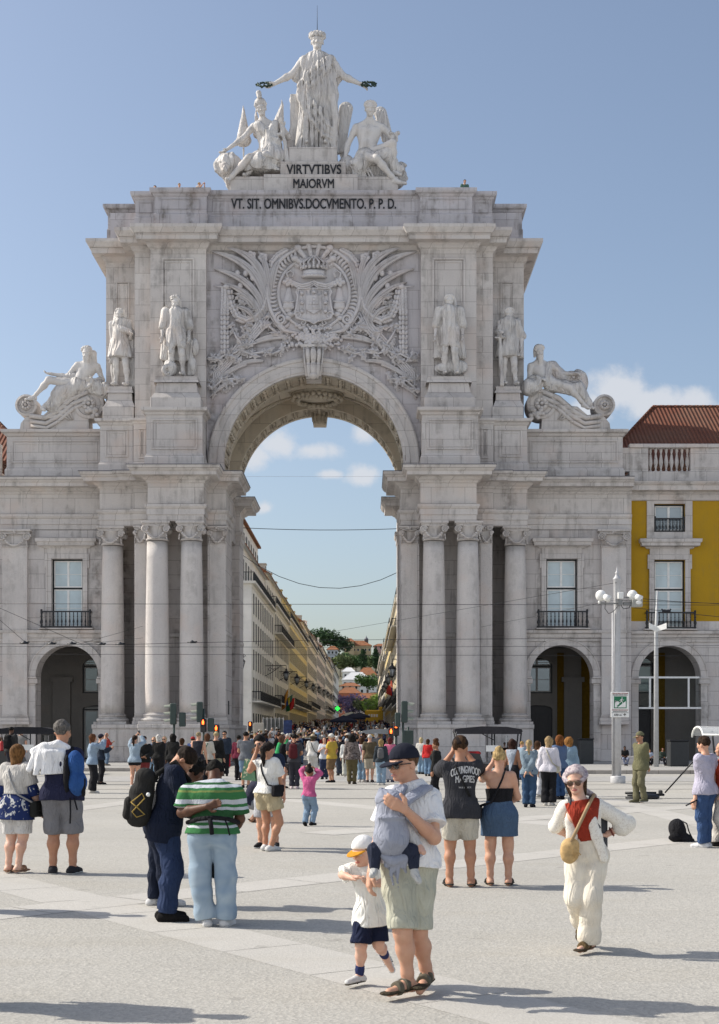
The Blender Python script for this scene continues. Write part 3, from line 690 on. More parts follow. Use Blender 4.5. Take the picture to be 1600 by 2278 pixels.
        if style in ('pony','bun','puffs','updo'):
            if style == 'pony': G.append((chain([s.hd(0,-.055,.03), s.hd(0,-.085,.0), s.hd(.006,-.085,-.07), s.hd(.012,-.075,-.155)], [.018*h,.026*h,.024*h,.008*h], .015*h), []))
            if style == 'bun': G.append(([ell(s.hd(0,-.045,.062), np.array([.03,.03,.028])*h, M)], []))
            if style == 'updo': G.append(([ell(s.hd(0,-.012,.085), np.array([.052,.05,.044])*h, M)], []))
            if style == 'puffs': G.append(([ell(s.hd(0,-.02,.08), np.array([.03,.03,.03])*h, M)], []))
        if style == 'curly': G = [([ell(s.hd(0,-.012,.026), np.array([.062,.070,.062])*h, M)], [(s.hd(0,.036,.02), s.hf*.9-s.hu*.3)])]; dsp = wrinkle(s.sd+9, .014*h, 75/h)
        o = sculpt('hair', G, min(s.vox, .022), m, s.root, .012*h, dsp); return s
    def cap(s, c, brim=None, back=False, bucket=False, badge=False, beanie=False, mat=None):
        h, M = s.hs, s.HM; q = -1 if back else 1; mc = mat or cloth(c, .3)
        r = np.array([.056,.066,.060])*h; dome = ell(s.hd(0,-.006,.026), r, M)
        o = sculpt('cap' if not bucket else 'hat', [([dome], [(s.hd(0,0,.024), -s.hu+s.hf*.06)])], min(s.vox, .02), mc, s.root, .01)
        if beanie: return s
        if bucket: b = [([ell(s.hd(0,-.004,.022), np.array([.092,.10,.022])*h, M)], [(s.hd(0,0,.0215), -s.hu), (s.hd(0,0,.029), s.hu)])]
        else: b = [([ell(s.hd(0,q*.05,.012), np.array([.046,.066,.06])*h, M)], [(s.hd(0,q*.038,0), -s.hf*q), (s.hd(0,0,.020), -s.hu-q*s.hf*.16), (s.hd(0,0,.0272), s.hu+q*s.hf*.16)])]
        sculpt('brim', b, min(s.vox, .008), cloth(brim, .3) if brim else mc, o and s.root, .006); return s
    def glasses(s, lens=(.012,.010,.010), frame=(.02,.018,.016), rnd=False):
        mb = MB(); h = s.hs; mb.smooth = True; T = Matrix([[s.HM[i,j] for j in range(3)]+[0] for i in range(3)]+[[0,0,0,1]])
        lm = plain('sunglass_lens', lens, .12, .8); fm = plain('glasses_frame', frame, .35, .5)
        for q in (-1,1):
            c = s.hd(q*.0215,.0545,.002); mb.mi = 0; mb.ball(c, (.0165*h, .006*h, (.0155 if rnd else .0125)*h), 12, 8, T.to_3x3())
            mb.mi = 1; mb.tube([s.hd(q*.037,.05,.007), s.hd(q*.047,.03,.006), s.hd(q*.047,-.006,.004)], .0022*h, 6)
        mb.tube([s.hd(-.036,.058,.012), s.hd(-.012,.064,.010), s.hd(.012,.064,.010), s.hd(.036,.058,.012)], .0024*h, 6)
        mb.build('sunglasses', [lm, fm], s.root); return s
    def face(s, lip=(.42,.13,.11), eye=(.03,.02,.015), brow=None):
        h = s.hs; T = Matrix([[s.HM[i,j] for j in range(3)] for i in range(3)])
        for q in (-1,1):
            mb = MB(); mb.ball(s.hd(q*.0195,.0475,.000), (.0098*h,.0055*h,.0056*h), 10, 6, T); mb.mi = 1; mb.ball(s.hd(q*.0195,.0508,.0005), (.0050*h,.0034*h,.0052*h), 8, 6, T)
            mb.build('eye', [plain('eye_white', (.55,.5,.47), .3), plain('iris', eye, .2)], s.root)
        mb = MB(); mb.ball(s.hd(0,.0555,-.034), (.0155*h,.005*h,.0052*h), 10, 6, T); mb.build('mouth', plain('lips', lip, .5), s.root)
        if brow:
            mb = MB(); 
            for q in (-1,1): mb.tube([s.hd(q*.010,.0555,.0145), s.hd(q*.02,.0545,.018), s.hd(q*.031,.046,.0145)], [.002*h,.003*h,.0015*h], 6)
            mb.build('eyebrows', hairm(brow), s.root)
        return s
    def socks(s, c, t0=1.72):
        for n in 'LR': sculpt('sock', [(s.leg(n, .004*s.H, t0, 2.), [(s.J['kn'+n]*(2-t0)+s.J['an'+n]*(t0-1), s.J['kn'+n]-s.J['an'+n])])], s.vox, cloth(c), s.root, .01*s.H)
        return s
    def at(s, a, b, c): return s.base+s.H*(s.rt*a+s.fw*b+s.up*c)
def thing_sculpt(name, label, cat, prims, vox, mat, k=.01, group=None, disp=None, cut=None, part='body', loc=None):
    g = prims if isinstance(prims[0][0], list) else [(prims, [])]
    p = loc if loc is not None else np.mean([pbb(q)[0]+pbb(q)[1] for gg in g for q in gg[0]], 0)/2
    r = empty(name, tuple(p)); tag(r, label, cat, group); sculpt(part, g, vox, mat, r, k, disp, cut); return r
def backpack(s, label, c, c2=None, n=None, size=1., off=(0,0,0), pocket=True):
    J = s.J; sp = nrm(J['neck']-J['pel']); bk = -nrm(np.cross(sp, nrm(J['shL']-J['shR'])) ); bk = bk if bk@s.fw < 0 else -bk
    M = np.stack([np.cross(bk, sp), bk, sp], 1); H = s.H*size; o = s.rt*off[0]*H+s.fw*off[1]*H+s.up*off[2]*H
    c0 = J['chest']+bk*.138*H-sp*.03*H+o
    r = thing_sculpt('backpack', label, 'backpack', [rbox(c0-sp*.03*H, (.082*H,.056*H,.105*H), .052*H, M), rbox(c0+sp*.05*H-bk*.006*H, (.072*H,.048*H,.09*H), .046*H, M)], max(s.vox*.9, .009), cloth(c, .6), .02, None, wrinkle(s.sd+3, .006, 14), part='bag')
    if pocket: sculpt('pocket', [([rbox(c0+bk*.045*H-sp*.055*H, (.062*H,.026*H,.055*H), .024*H, M)], [])], max(s.vox*.9, .009), cloth(c2 or tuple(v*.75 for v in c), .6), r, .01, wrinkle(s.sd+4, .004, 16))
    mb = MB(); d = cloth(tuple(v*.5 for v in (c2 or c)), .5)
    for q in (-1,1):
        a = c0+M[:,0]*q*.055*H-bk*.05*H+sp*.11*H; f = J['sh'+('R' if q > 0 else 'L')]
        sh = J['neck']*.45+f*.55+sp*.045*H; fr = J['chest']+(f-J['chest'])*.55+s.fw*.075*H; lo_ = J['waist']+(f-J['neck'])*.6+s.fw*.03*H
        mb.tube([a, sh, fr, lo_, c0+M[:,0]*q*.06*H-bk*.04*H-sp*.1*H], .011*H, 6)
    mb.build('strap', d, r); mb = MB(); mb.tube([c0+sp*.13*H+M[:,0]*.02*H-bk*.03*H, c0+sp*.158*H-bk*.03*H, c0+sp*.13*H-M[:,0]*.02*H-bk*.03*H], .005*H, 6); mb.build('handle', d, r); return r
def crossbag(s, label, c, side='R', size=1., drop=.50, fwd=.0, out=.13, strapc=None, long=True, name='shoulder_bag', other=True):
    q = 1 if side == 'R' else -1; H = s.H; c0 = s.at(q*out, fwd, drop); M = np.stack([s.fw, s.rt*q, s.up], 1)
    r = thing_sculpt(name, label, 'bag', [rbox(c0, (.062*H*size,.026*H*size,.05*H*size), .02*H*size, M)], max(s.vox*.9, .008), cloth(c, .5), .01, None, wrinkle(s.sd+8, .003, 20), part='bag')
    fl = sculpt('flap', [([rbox(c0+s.rt*q*.014*H*size+s.up*.018*H*size, (.064*H*size,.016*H*size,.032*H*size), .012*H, M)], [])], max(s.vox*.9, .008), cloth(tuple(v*.8 for v in c), .5), r, .01)
    mb = MB(); o = 'L' if side == 'R' else 'R'; so2 = o if other else side
    sh = s.J['neck']*.5+s.J['sh'+so2]*.5+s.up*.043*H; ch = s.J['chest']; ww = .082*H*s.w
    for f in (1,-1): mb.tube([c0+s.fw*f*.05*H*size+s.up*.04*H*size, s.J['waist']+s.rt*q*.06*H+s.fw*f*ww, ch+s.fw*f*(ww+.012*H)+s.rt*q*.01*H, (ch+sh)/2+s.fw*f*(ww*.9), sh], .0075*H, 6)
    mb.build('strap', cloth(strapc or tuple(v*.8 for v in c), .3), r); return r
def phone(s, label, both='R', tiltz=0.):
    w = s.J['wr'+both]; f = nrm(s.J['wr'+both]-s.J['el'+both]); c = w+f*.075*s.H+s.fw*.01*s.H; mb = MB(); M = np.stack([s.rt, s.fw, s.up], 1)
    T = Matrix([[*M[i], c[i]] for i in range(3)]+[[0,0,0,1]]); mb.T = T; h = s.H/1.7; mb.box(-.038*h,.038*h,-.006*h,.006*h,-.078*h,.078*h,.004)
    mb.mi = 1; mb.box(-.033*h,.033*h,-.0075*h,-.0062*h,-.071*h,.071*h); r = empty('phone', tuple(c)); tag(r, label, 'phone')
    mb.build('case', [DARK, plain('phone_screen', (.02,.025,.03), .1, .8)], r); return r
# ================================================================ ground
def struct(name, mb, mat): o = mb.build(name, mat); o['kind'] = 'structure'; return o
def pave_mat(name, c, agg, sc=38.):
    m, t, b = pbase(name, .92, .15); p = pos(t)
    vo = t.nodes.new('ShaderNodeTexVoronoi'); vo.inputs['Scale'].default_value = sc; t.links.new(p, vo.inputs['Vector'])
    g = noise(t, p, sc*1.6, 4, .7); big = noise(t, p, .16, 6, .6); mid = noise(t, mapv(t, p, (.5,1.4,1)), .8, 5, .65)
    col = mixc(t, ramp(t, big, [(.3,0.),(.72,1.)]), c, tuple(v*.84 for v in c))
    bl = t.nodes.new('ShaderNodeSeparateColor'); t.links.new(vo.outputs['Color'], bl.inputs[0])
    col = mixc(t, mth(t, 'MULTIPLY', bl.outputs[0], agg), col, tuple(v*.45 for v in c))
    col = mixc(t, mth(t, 'MULTIPLY', ramp(t, g, [(.52,0.),(.7,1.)]), agg*.9), col, tuple(v*.35 for v in c))
    col = mixc(t, mth(t, 'MULTIPLY', ramp(t, mid, [(.5,0.),(.75,1.)]), .28), col, (c[0]*.66, c[1]*.62, c[2]*.54))
    sp = ramp(t, noise(t, p, 2.6, 2, .5), [(.70,0.),(.73,1.)]); col = mixc(t, mth(t, 'MULTIPLY', sp, .18), col, (.09,.085,.08))
    t.links.new(col, b.inputs['Base Color']); bump(t, b, mth(t, 'ADD', g, vo.outputs['Distance']), .45*agg/.5, .012); return m
GM = pave_mat('pale_aggregate_paving', (.49,.472,.43), .40)
BM_ = pave_mat('smooth_stone_paving', (.545,.525,.485), .24, 60)
m = MB(); m.add([(-1500,-60,0),(1500,-60,0),(1500,660,0),(-1500,660,0)], [(0,1,2,3)]); struct('square_ground', m, GM)
def strip(mb, a, b, w, z):
    a, b = Vector(a), Vector(b); d = (b-a).normalized(); n = Vector((-d.y,d.x))*w/2; mb.add([(*(a-n),z),(*(b-n),z),(*(b+n),z),(*(a+n),z)], [(0,1,2,3)])
def gp(px, py): Y = gY(py); return ((px-PX)*Y/F, Y)
def band(pa, pb, w, z, ext=1.):
    a, b = Vector(gp(*pa)), Vector(gp(*pb)); d = (b-a).normalized(); m = MB(); a, b = a-d*ext, b+d*ext; n = int((b-a).length/1.25)
    for k in range(n): strip(m, a.lerp(b, k/n)+d*.008, a.lerp(b, (k+1)/n)-d*.008, w, z+.0003*(k % 2))
    struct('paving_band', m, BM_)
band((0,1960),(1260,2278),.78,.0015,3); band((0,2033),(1250,1897),.75,.003,6); band((560,1772),(1000,1812),.8,.0015,4); band((1160,1822),(1600,1790),.9,.0045,6)
band((1330,1776),(1640,1850),.8,.003,2); band((0,1822),(300,1783),.8,.0045,6)
m = MB()
for py in (1739.5,1747,1757,1778): strip(m, (-60,gY(py)), (60,gY(py)+.6), .09, .006); strip(m, (-60,gY(py)+.2), (60,gY(py)+.8), .05, .0075)
struct('tram_track', m, plain('rail_groove', (.075,.072,.068), .6, .4))
m = MB(); strip(m, (-60,55.3), (60,55.3), 6.2, .001); struct('road', m, pave_mat('tram_road_setts', (.46,.45,.43), .35, 9))
KM = stone('kerb_stone', (.42,.39,.355), (.34,.315,.29), joints=(1.4,.6,.012)); PM = pave_mat('pavement_slabs', (.44,.43,.41), .3, 20)
for x0, x1, y0 in ((-70,-7.5,66.5),(1.5,70,62.3)):
    m = MB(); m.box(x0, x1, y0, 92.3, -.2, .152); struct('pavement', m, PM); m = MB(); m.box(x0-.02, x1+.02, y0-.3, y0, -.2, .165, .02); struct('kerb', m, KM)
def sz(y): return max(0., .0155*(y-98)) if y < 330 else 3.6+.009*(y-330)
m = MB(); ys = list(range(96, 660, 12))
for x0, x1 in ((-12.6,6.6),): m.add([p for y in ys for p in ((x0,y,sz(y)+.012),(x1,y,sz(y)+.012))], [(2*i,2*i+1,2*i+3,2*i+2) for i in range(len(ys)-1)])
struct('street', m, pave_mat('street_setts', (.36,.35,.33), .4, 8))
# hill beyond the street
def hz(x, y):
    t = min(1, max(0, (y-640)/520.)); h = 6+54*(t*t*(3-2*t)); return h+4*math.sin(x*.011+1)*t+3*math.sin(y*.013+x*.02)*t+max(0, (-x-28)*.10)*t-(max(0, y-1120)*.12)
m = MB(); xs = [i*20 for i in range(-30, 31)]; yh = [620+i*26 for i in range(40)]; m.smooth = True
m.add([(x, y, hz(x,y)) for y in yh for x in xs], [(j*61+i, j*61+i+1, (j+1)*61+i+1, (j+1)*61+i) for j in range(39) for i in range(60)])
HM = stone('hill_scrub', (.10,.115,.05), (.17,.15,.08), streak=.3); struct('hill', m, HM)
# ================================================================ the triumphal arch
XC = -3.045
def U(px, Y): return (px-PX)*Y/F-XC              # distance from the arch's axis
def Zp(py, Y): return CH-(py-PY)*Y/F
arch = empty('triumphal_arch', (XC, 80, 0)); tag(arch, 'monumental pale stone triumphal arch with paired columns and carved coat of arms', 'triumphal arch')
def mir(path): return [(XC-u, y) for u, y in path], [(XC+u, y) for u, y in path][::-1]
def both(fn):
    for s in (-1, 1): fn(s)
class SM(MB):                                     # mirrored boxes: |u| ranges given for the right half
    def mbox(s, u0, u1, y0, y1, z0, z1, bv=.0, sides=(-1,1)):
        for q in sides: s.box(XC+q*u0, XC+q*u1, y0, y1, z0, z1, bv)
PLATZ = .16
# --- pedestals of the columns
for s, (u0, u1, y0, y1) in [(s, q) for s in (-1, 1) for q in ((5.95,9.7,78.45,82.2), (10.0,12.6,80.25,83.6), (4.86,5.95,80.5,84.7), (9.7,10.0,80.45,83.0), (4.86,10.0,89.5,92.6))]:
    m = SM(); m.mbox(u0, u1, y0, y1, PLATZ, 2.05, .02, (s,)); m.mbox(u0-.05, u1+.05, y0-.07, y1-.01, PLATZ, .42, .03, (s,))
    m.mbox(u0-.04, u1+.04, y0-.05, y1-.02, 2.05, 2.31, .025, (s,)); m.build('pedestal', LIOZ_P, arch)
# --- walls behind the columns, piers of the passage, string courses between the columns
for s in (-1, 1):
    m = SM(); q = (s,)
    for b in ((5.04,6.1,81.0,84.5,2.3,13.8),(9.55,10.3,80.85,84.5,2.3,13.8),(6.1,9.55,83.2,84.5,2.3,13.8),(6.2,10.3,84.5,89.6,.1,13.8),(10.3,12.25,86,89.6,.1,13.8),(12.2,18.6,84.2,84.9,7.3,13.8),(12.2,18.6,87.9,89.6,.1,13.8),(5.04,12.3,89.6,92.4,2.3,13.8),(10.3,12.1,85.2,86,.1,13.8),(11.95,12.25,83.2,85.2,.1,13.8),(5.3,18.6,85,92.3,13.8,16.9),(6.2,9.5,81.5,85,13.8,16.9)): m.mbox(*b, 0, q)
    m.build('pier', LIOZ_W, arch)
    for b in ((6.1,9.55,83.05,83.25,7.5,7.72),(5.0,5.06,81.05,84.4,7.5,7.7),(5.0,5.06,89.7,92.3,7.5,7.7)): m = SM(); m.mbox(*b, 0, q); m.build('string_course', LIOZ, arch)
m = MB(); m.box(XC-5.06, XC-5.0, 82.2, 82.6, 2.9, 3.7); m.build('access_hatch', DARK, arch)
# --- columns: base, shaft with entasis, capital with volutes and a garland
def attic_base(mb, cx, cy, z, r, n=28):
    mb.box(cx-r*1.36, cx+r*1.36, cy-r*1.36, cy+r*1.36, z, z+.16, .012)
    P = [(r*1.3,.16)]+[(r*1.24+.085*math.cos(t), .26+.10*math.sin(t)) for t in np.linspace(-1.4,1.5,6)]+[(r*1.14,.38),(r*1.12,.44)]+[(r*1.08+.06*math.cos(t), .52+.06*math.sin(t)) for t in np.linspace(-1.4,1.5,5)]+[(r*1.03,.60),(r,.66)]
    mb.lathe(P, (cx,cy,z), n)
def volute(mb, c, r, nx, ny, w):
    """scroll facing (nx, ny): a spiral ridge on a drum"""
    sd_ = (-ny, nx); q = []
    for i in range(26):
        t = i/25; a = t*4*math.pi; rr = r*(1-.82*t); q.append((c[0]+sd_[0]*rr*math.cos(a)+nx*.03*t, c[1]+sd_[1]*rr*math.cos(a)+ny*.03*t, c[2]+rr*math.sin(a)))
    mb.tube(q, [.055*(1-.55*i/25) for i in range(26)], 5)
    T = Matrix(((sd_[0],0,nx),(sd_[1],0,ny),(0,1,0))); mb.ball((c[0]-nx*.10,c[1]-ny*.10,c[2]), (r*.86,r*.86,.12), 12, 6, T); mb.ball((c[0]+nx*.02,c[1]+ny*.02,c[2]), .05, 6, 5)
def capital(mb, cx, cy, z, r, sq=False):
    """Ionic-looking capital, 1.06 m high from z"""
    if not sq: mb.lathe([(r*.99,0),(r*1.08,.03),(r*1.08,.1),(r*.98,.13),(r*.95,.2),(r*1.0,.5),(r*1.12,.72),(r*1.3,.84)], (cx,cy,z), 24)
    else: mb.box(cx-r, cx+r, cy-r*.4, cy+r*1., z, z+.85); mb.box(cx-r*1.06, cx+r*1.06, cy-r*.5, cy+r, z, z+.1, .02)
    mb.box(cx-r*1.36, cx+r*1.36, cy-r*(1.36 if not sq else .75), cy+r*1.3, z+.93, z+1.06, .02); mb.box(cx-r*1.25, cx+r*1.25, cy-r*(1.22 if not sq else .62), cy+r*1.2, z+.84, z+.935, .02)
    fy = cy-r*(1.0 if not sq else .5)
    for q in (-1,1):
        volute(mb, (cx+q*r*1.02, fy-.07, z+.62), r*.34, 0, -1, .2)
        if not sq: volute(mb, (cx+q*r*1.0, cy+r*.86, z+.62), r*.34, 0, 1, .2)
        mb.tube([(cx+q*r*.95,fy-.1,z+.85),(cx+q*r*.5,fy-.08,z+.80),(cx,fy-.07,z+.78)], [.05,.04,.03], 5)
    rg = random.Random(int(cx*100))
    for i in range(13):                            # hanging garland
        t = i/12; x = cx+(t-.5)*r*1.7; zz = z+.52-.42*math.sin(math.pi*t)**.8; yy = fy-.10-.06*math.sin(math.pi*t)
        mb.ball((x, yy, zz), (.075+.03*math.sin(math.pi*t), .07, .075), 6, 4)
    for i in range(4): mb.ball((cx+rg.uniform(-.1,.1), fy-.1, z+.98-.04*i), (.09,.08,.06), 6, 4)
    for q in (-1,1):
        for i in range(4): mb.ball((cx+q*r*(1.0+.02*i), fy-.05, z+.30-.08*i), .05, 5, 4)
def column(cu, cy, s):
    x = XC+s*cu; r = .69; e = empty('column', (x, cy, 2.31), parent=arch); e.location = (x-XC, cy-80, 2.31)
    b = MB(); attic_base(b, x, cy, 2.31, r); b.build('base', LIOZ, e)
    b = MB(); P = [(r*1.0,2.97),(r*1.0,3.6)]+[(r*(1-.155*t**1.7), 3.6+9.05*t) for t in np.linspace(.1,1,10)]; b.lathe(P, (x,cy,0), 40); b.build('shaft', LIOZ_S, e)
    b = MB(); capital(b, x, cy, 12.70, r*.86); b.build('capital', LIOZ, e)
for s in (-1, 1):
    for cu, cy in ((8.82,79.78),(6.88,79.78),(11.72,81.78)): column(cu, cy, s)
# --- pilasters beside the columns and on the wings
def pilaster(u0, u1, y, s, z0=2.31, z1=13.76, dep=.3):
    e = empty('pilaster', (0,0,0), parent=arch); xm = XC+s*(u0+u1)/2; w = (u1-u0)/2; e.location = (xm-XC, y-80, 0)
    b = MB(); b.box(xm-w, xm+w, y, y+dep, z0+.6, z1-1.0, .015); b.build('shaft', LIOZ_S, e)
    b = MB(); 
    for a, zz0, zz1 in ((.16,0,.2),(.12,.2,.4),(.06,.4,.5),(.03,.5,.62)): b.box(xm-w-a, xm+w+a, y-a, y+dep, z0+zz0, z0+zz1, .02)
    b.build('base', LIOZ, e)
    b = MB(); capital(b, xm, y+w*.45, z1-1.06, w*.98, True); b.build('capital', LIOZ, e)
for s in (-1, 1):
    pilaster(5.08,6.0,80.98,s); pilaster(9.62,10.25,80.83,s); pilaster(16.85,18.3,82.4,s)
# --- lower entablature, with lead flashing
EP = [(18.66,82.7),(12.33,82.7),(12.33,81),(10.35,81),(10.35,80.8),(9.25,80.8),(9.25,79),(6.1,79),(6.1,81),(5.04,81),(5.04,84.5),(6.2,84.5),(6.2,89.8),(5.04,89.8),(5.04,92.4),(9,92.4)]
PR = [(-.6,13.76),(0,13.76),(0,14.08),(.05,14.1),(.05,14.42),(.11,14.46),(.17,14.56),(.17,14.67),(0,14.69),(0,15.86),(.07,15.9),(.10,16.0),(.22,16.06),(.30,16.16),(.34,16.2),(.78,16.22),(.80,16.42),(.88,16.46),(.98,16.58),(1.02,16.66),(1.02,16.73),(-1.2,16.84)]
P2 = [(.3,16.80),(1.05,16.735),(1.05,16.765),(-1.0,16.90)]
for a in mir(EP): m = MB(); m.sweep(PR, a); m.build('entablature', LIOZ, arch); m = MB(); m.sweep(P2, a); m.build('flashing', LEAD, arch)
# --- plinths, pedestals and parapet blocks standing on the lower entablature
def panel(mb, u0, u1, y, z0, z1, s, fr=.09, d=.05):
    """raised frame moulding on a wall face"""
    x0, x1 = sorted((XC+s*u0, XC+s*u1))
    for a, dd in ((0., d), (fr*.75, d*.45)):
        X0, X1, Z0, Z1 = x0+a, x1-a, z0+a, z1-a; f = fr*.5
        mb.box(X0, X1, y-dd, y+.02, Z1-f, Z1, .008); mb.box(X0, X1, y-dd, y+.02, Z0, Z0+f, .008)
        mb.box(X0, X0+f, y-dd+.001, y+.02, Z0+f, Z1-f, .008); mb.box(X1-f, X1, y-dd+.001, y+.02, Z0+f, Z1-f, .008)
def block(mb, u0, u1, y0, y1, z0, z1, s, base=.35, cap=.4, oc=.28, ob=.10, pan=True):
    x0, x1 = sorted((XC+s*u0, XC+s*u1)); path = [(x0,y1),(x0,y0),(x1,y0),(x1,y1)]
    P = [(ob,z0),(ob,z0+base*.7),(ob*.4,z0+base*.85),(0,z0+base),(0,z1-cap),(oc*.25,z1-cap*.9),(oc*.4,z1-cap*.6),(oc*.9,z1-cap*.5),(oc,z1-cap*.35),(oc,z1-.03),(-.2,z1)]
    path = path[::-1]; path = [(x1,y1),(x1,y0),(x0,y0),(x0,y1)]
    mb.sweep([(o,z) for o, z in P], path[::-1] if False else [(x0,y1),(x0,y0),(x1,y0),(x1,y1)])
    mb.add([(x0+.15,y0+.15,z1-.002),(x1-.15,y0+.15,z1-.002),(x1-.15,y1,z1-.002),(x0+.15,y1,z1-.002)], [(0,1,2,3)])
    if pan: panel(mb, u0+.28, u1-.28, y0, z0+base+.22, z1-cap-.2, s, .2, .06)
for s in (-1, 1):
    m = SM(); block(m, 6.2, 9.37, 79.3, 81.2, 16.85, 20.2, s, .75, .45); m.build('attic_pedestal', LIOZ, arch)
    m = SM(); block(m, 10.45, 12.35, 81.25, 83.6, 16.85, 20.0, s, .7, .4); m.build('attic_pedestal', LIOZ, arch)
    m = SM(); block(m, 9.4, 10.4, 81.1, 83, 16.85, 20.0, s, .6, .35, .2); m.build('attic_pedestal', LIOZ, arch)
    m = SM(); block(m, 12.4, 18.2, 83.0, 84.6, 16.85, 19.75, s, .7, .42, .3); m.build('parapet', LIOZ, arch)
    # stepped plinths that carry the standing statues
    m = SM(); m.mbox(6.33,9.2,79.6,81,20.2,20.85,.02,(s,)); x = XC+s*7.75
    for (w, y0, z0, w2, y2, z1) in ((1.42,79.62,20.85,1.22,79.9,21.2),(1.22,79.9,21.2,1.12,79.95,21.75),(1.3,79.82,21.75,1.22,79.86,21.9),(1.2,79.92,21.9,1.2,79.92,22.12)):
        m.add([(x-w,y0,z0),(x+w,y0,z0),(x+w,81.05,z0),(x-w,81.05,z0),(x-w2,y2,z1),(x+w2,y2,z1),(x+w2,81.05,z1),(x-w2,81.05,z1)], [(0,1,5,4),(1,2,6,5),(3,0,4,7),(4,5,6,7)])
    m.build('statue_plinth', LIOZ, arch)
    m = SM(); x = XC+s*11.3; m.box(x-.95,x+.85,81.5,83.4,20.0,20.75,.02)
    for (w, y0, z0, w2, y2, z1) in ((.9,81.5,20.75,.72,81.75,21.2),(.72,81.75,21.2,.7,81.75,21.6),(.8,81.68,21.6,.74,81.72,21.75),(.7,81.8,21.75,.7,81.8,22.0)):
        m.add([(x-w,y0,z0),(x+w,y0,z0),(x+w,83.4,z0),(x-w,83.4,z0),(x-w2,y2,z1),(x+w2,y2,z1),(x+w2,83.4,z1),(x-w2,83.4,z1)], [(0,1,5,4),(1,2,6,5),(3,0,4,7),(4,5,6,7)])
    m.build('statue_plinth', LIOZ, arch)
# --- attic storey: centre wall pierced by the arch, piers, towers
ZA = 17.4
m = MB(); wall_open(m, XC-6.2, XC+6.2, 16.7, 29.9, 81.5, [(XC-5.25,XC+5.25,16.7,ZA,5.25,.05)], .05, 40)
m.build('attic_wall', stone('carved_ground', (.59,.565,.58), (.50,.475,.49), joints=(1.9,1.1,.012), streak=.75), arch)
m = SM(); m.mbox(6.2,9.4,81.0,83.4,16.8,29.9); m.mbox(9.4,10.4,81.6,83.4,16.8,29.9); m.mbox(10.4,12.4,83.4,92,16.8,29.9)
m.mbox(6.3,10.4,83.4,92,16.8,30.8); m.box(XC-6.3,XC+6.3,81.6,92,23.6,30.8)
for s in (-1, 1):
    panel(m, 6.85, 8.75, 81.0, 21.5, 29.2, s, .22, .09); panel(m, 11.0, 11.8, 83.4, 21.5, 28.6, s, .16, .07)
m.build('attic_pier', LIOZ, arch)
UP = [(12.4,92),(12.4,83.4),(10.4,83.4),(10.4,81.6),(9.4,81.6),(9.4,81),(6.2,81),(6.2,81.5)]
up = [(XC-u,y) for u, y in UP]+[(XC+u,y) for u, y in UP[::-1]]
PU = [(-.3,29.62),(0,29.62),(.03,29.72),(.12,29.78),(.20,29.95),(.26,30.02),(.72,30.06),(.74,30.28),(.78,30.30),(.78,30.36),(.86,30.40),(.98,30.60),(1.02,30.66),(1.02,30.84),(-1.5,30.96)]
m = MB(); m.sweep(PU, up); m.build('upper_cornice', LIOZ, arch)
VP = [(12.3,91.8),(12.3,83.45),(10.35,83.45),(10.35,81.5),(9.15,81.5),(9.15,80.95),(6.15,80.95),(6.15,81.35)]
vp = [(XC-u,y) for u, y in VP]+[(XC+u,y) for u, y in VP[::-1]]
PV = [(.05,30.9),(.05,31.7),(.0,31.78),(0,32.72),(.05,32.76),(.1,32.86),(.22,32.92),(.26,33.0),(.26,33.16),(-.9,33.2),(-.9,32.5)]
m = MB(); m.sweep(PV, vp); m.box(XC-12, XC+12, 82.6, 91.6, 30.9, 32.4)
for s in (-1, 1): panel(m, 6.5, 8.8, 80.95, 31.95, 32.6, s, .07, .03); panel(m, 9.35, 10.15, 81.5, 31.95, 32.6, s, .06, .03); panel(m, 10.6, 12.0, 83.45, 31.95, 32.6, s, .06, .03)
panel(m, -5.9, 5.9, 81.35, 31.85, 32.66, 1, .07, .03)
m.build('attic_parapet', stone('parapet_stone', (.58,.56,.58), (.47,.455,.48), joints=(2.3,1.6,.012), streak=.85), arch)
# --- archivolt, keystone and the barrel vault with coffered ribs
m = MB(); arc_band(m, XC, ZA, [(6.15,81.5),(6.15,81.32),(6.08,81.28),(5.95,81.30),(5.93,81.36),(5.62,81.36),(5.60,81.32),(5.34,81.32),(5.30,81.36),(5.20,81.36),(5.20,81.7)], 0, math.pi, 64)
m.mi = 0
for s in (-1, 1): x0, x1 = sorted((XC+s*5.16, XC+s*6.2)); m.box(x0, x1, 81.25, 81.6, 16.8, ZA, .02)
m.build('archivolt', LIOZ, arch)
VSTONE = stone('vault_stone', (.66,.60,.50), (.57,.51,.41), joints=(2.,1.2,.012), streak=.5)
m = MB(); arc_band(m, XC, ZA, [(5.2,81.6),(5.2,81.85),(5.28,81.85),(5.28,83.9),(5.2,83.9),(5.2,84.5),(6.0,84.5),(6.0,84.9),(5.9,85.1),(5.9,89.2),(6.0,89.4),(6.0,89.8),(5.2,89.8),(5.2,90.1),(5.28,90.1),(5.28,92.0),(5.2,92.0),(5.2,92.4),(7.,92.4)], -.02, math.pi+.02, 56)
for s in (-1,1):
    x0, x1 = sorted((XC+s*5.2, XC+s*6.4)); m.box(x0, x1, 81.6, 84.5, 16.8, ZA); m.box(x0, x1, 89.8, 92.4, 16.8, ZA)
m.box(XC-5.2, XC+5.2, 84.5, 89.8, 23.4, 23.7)
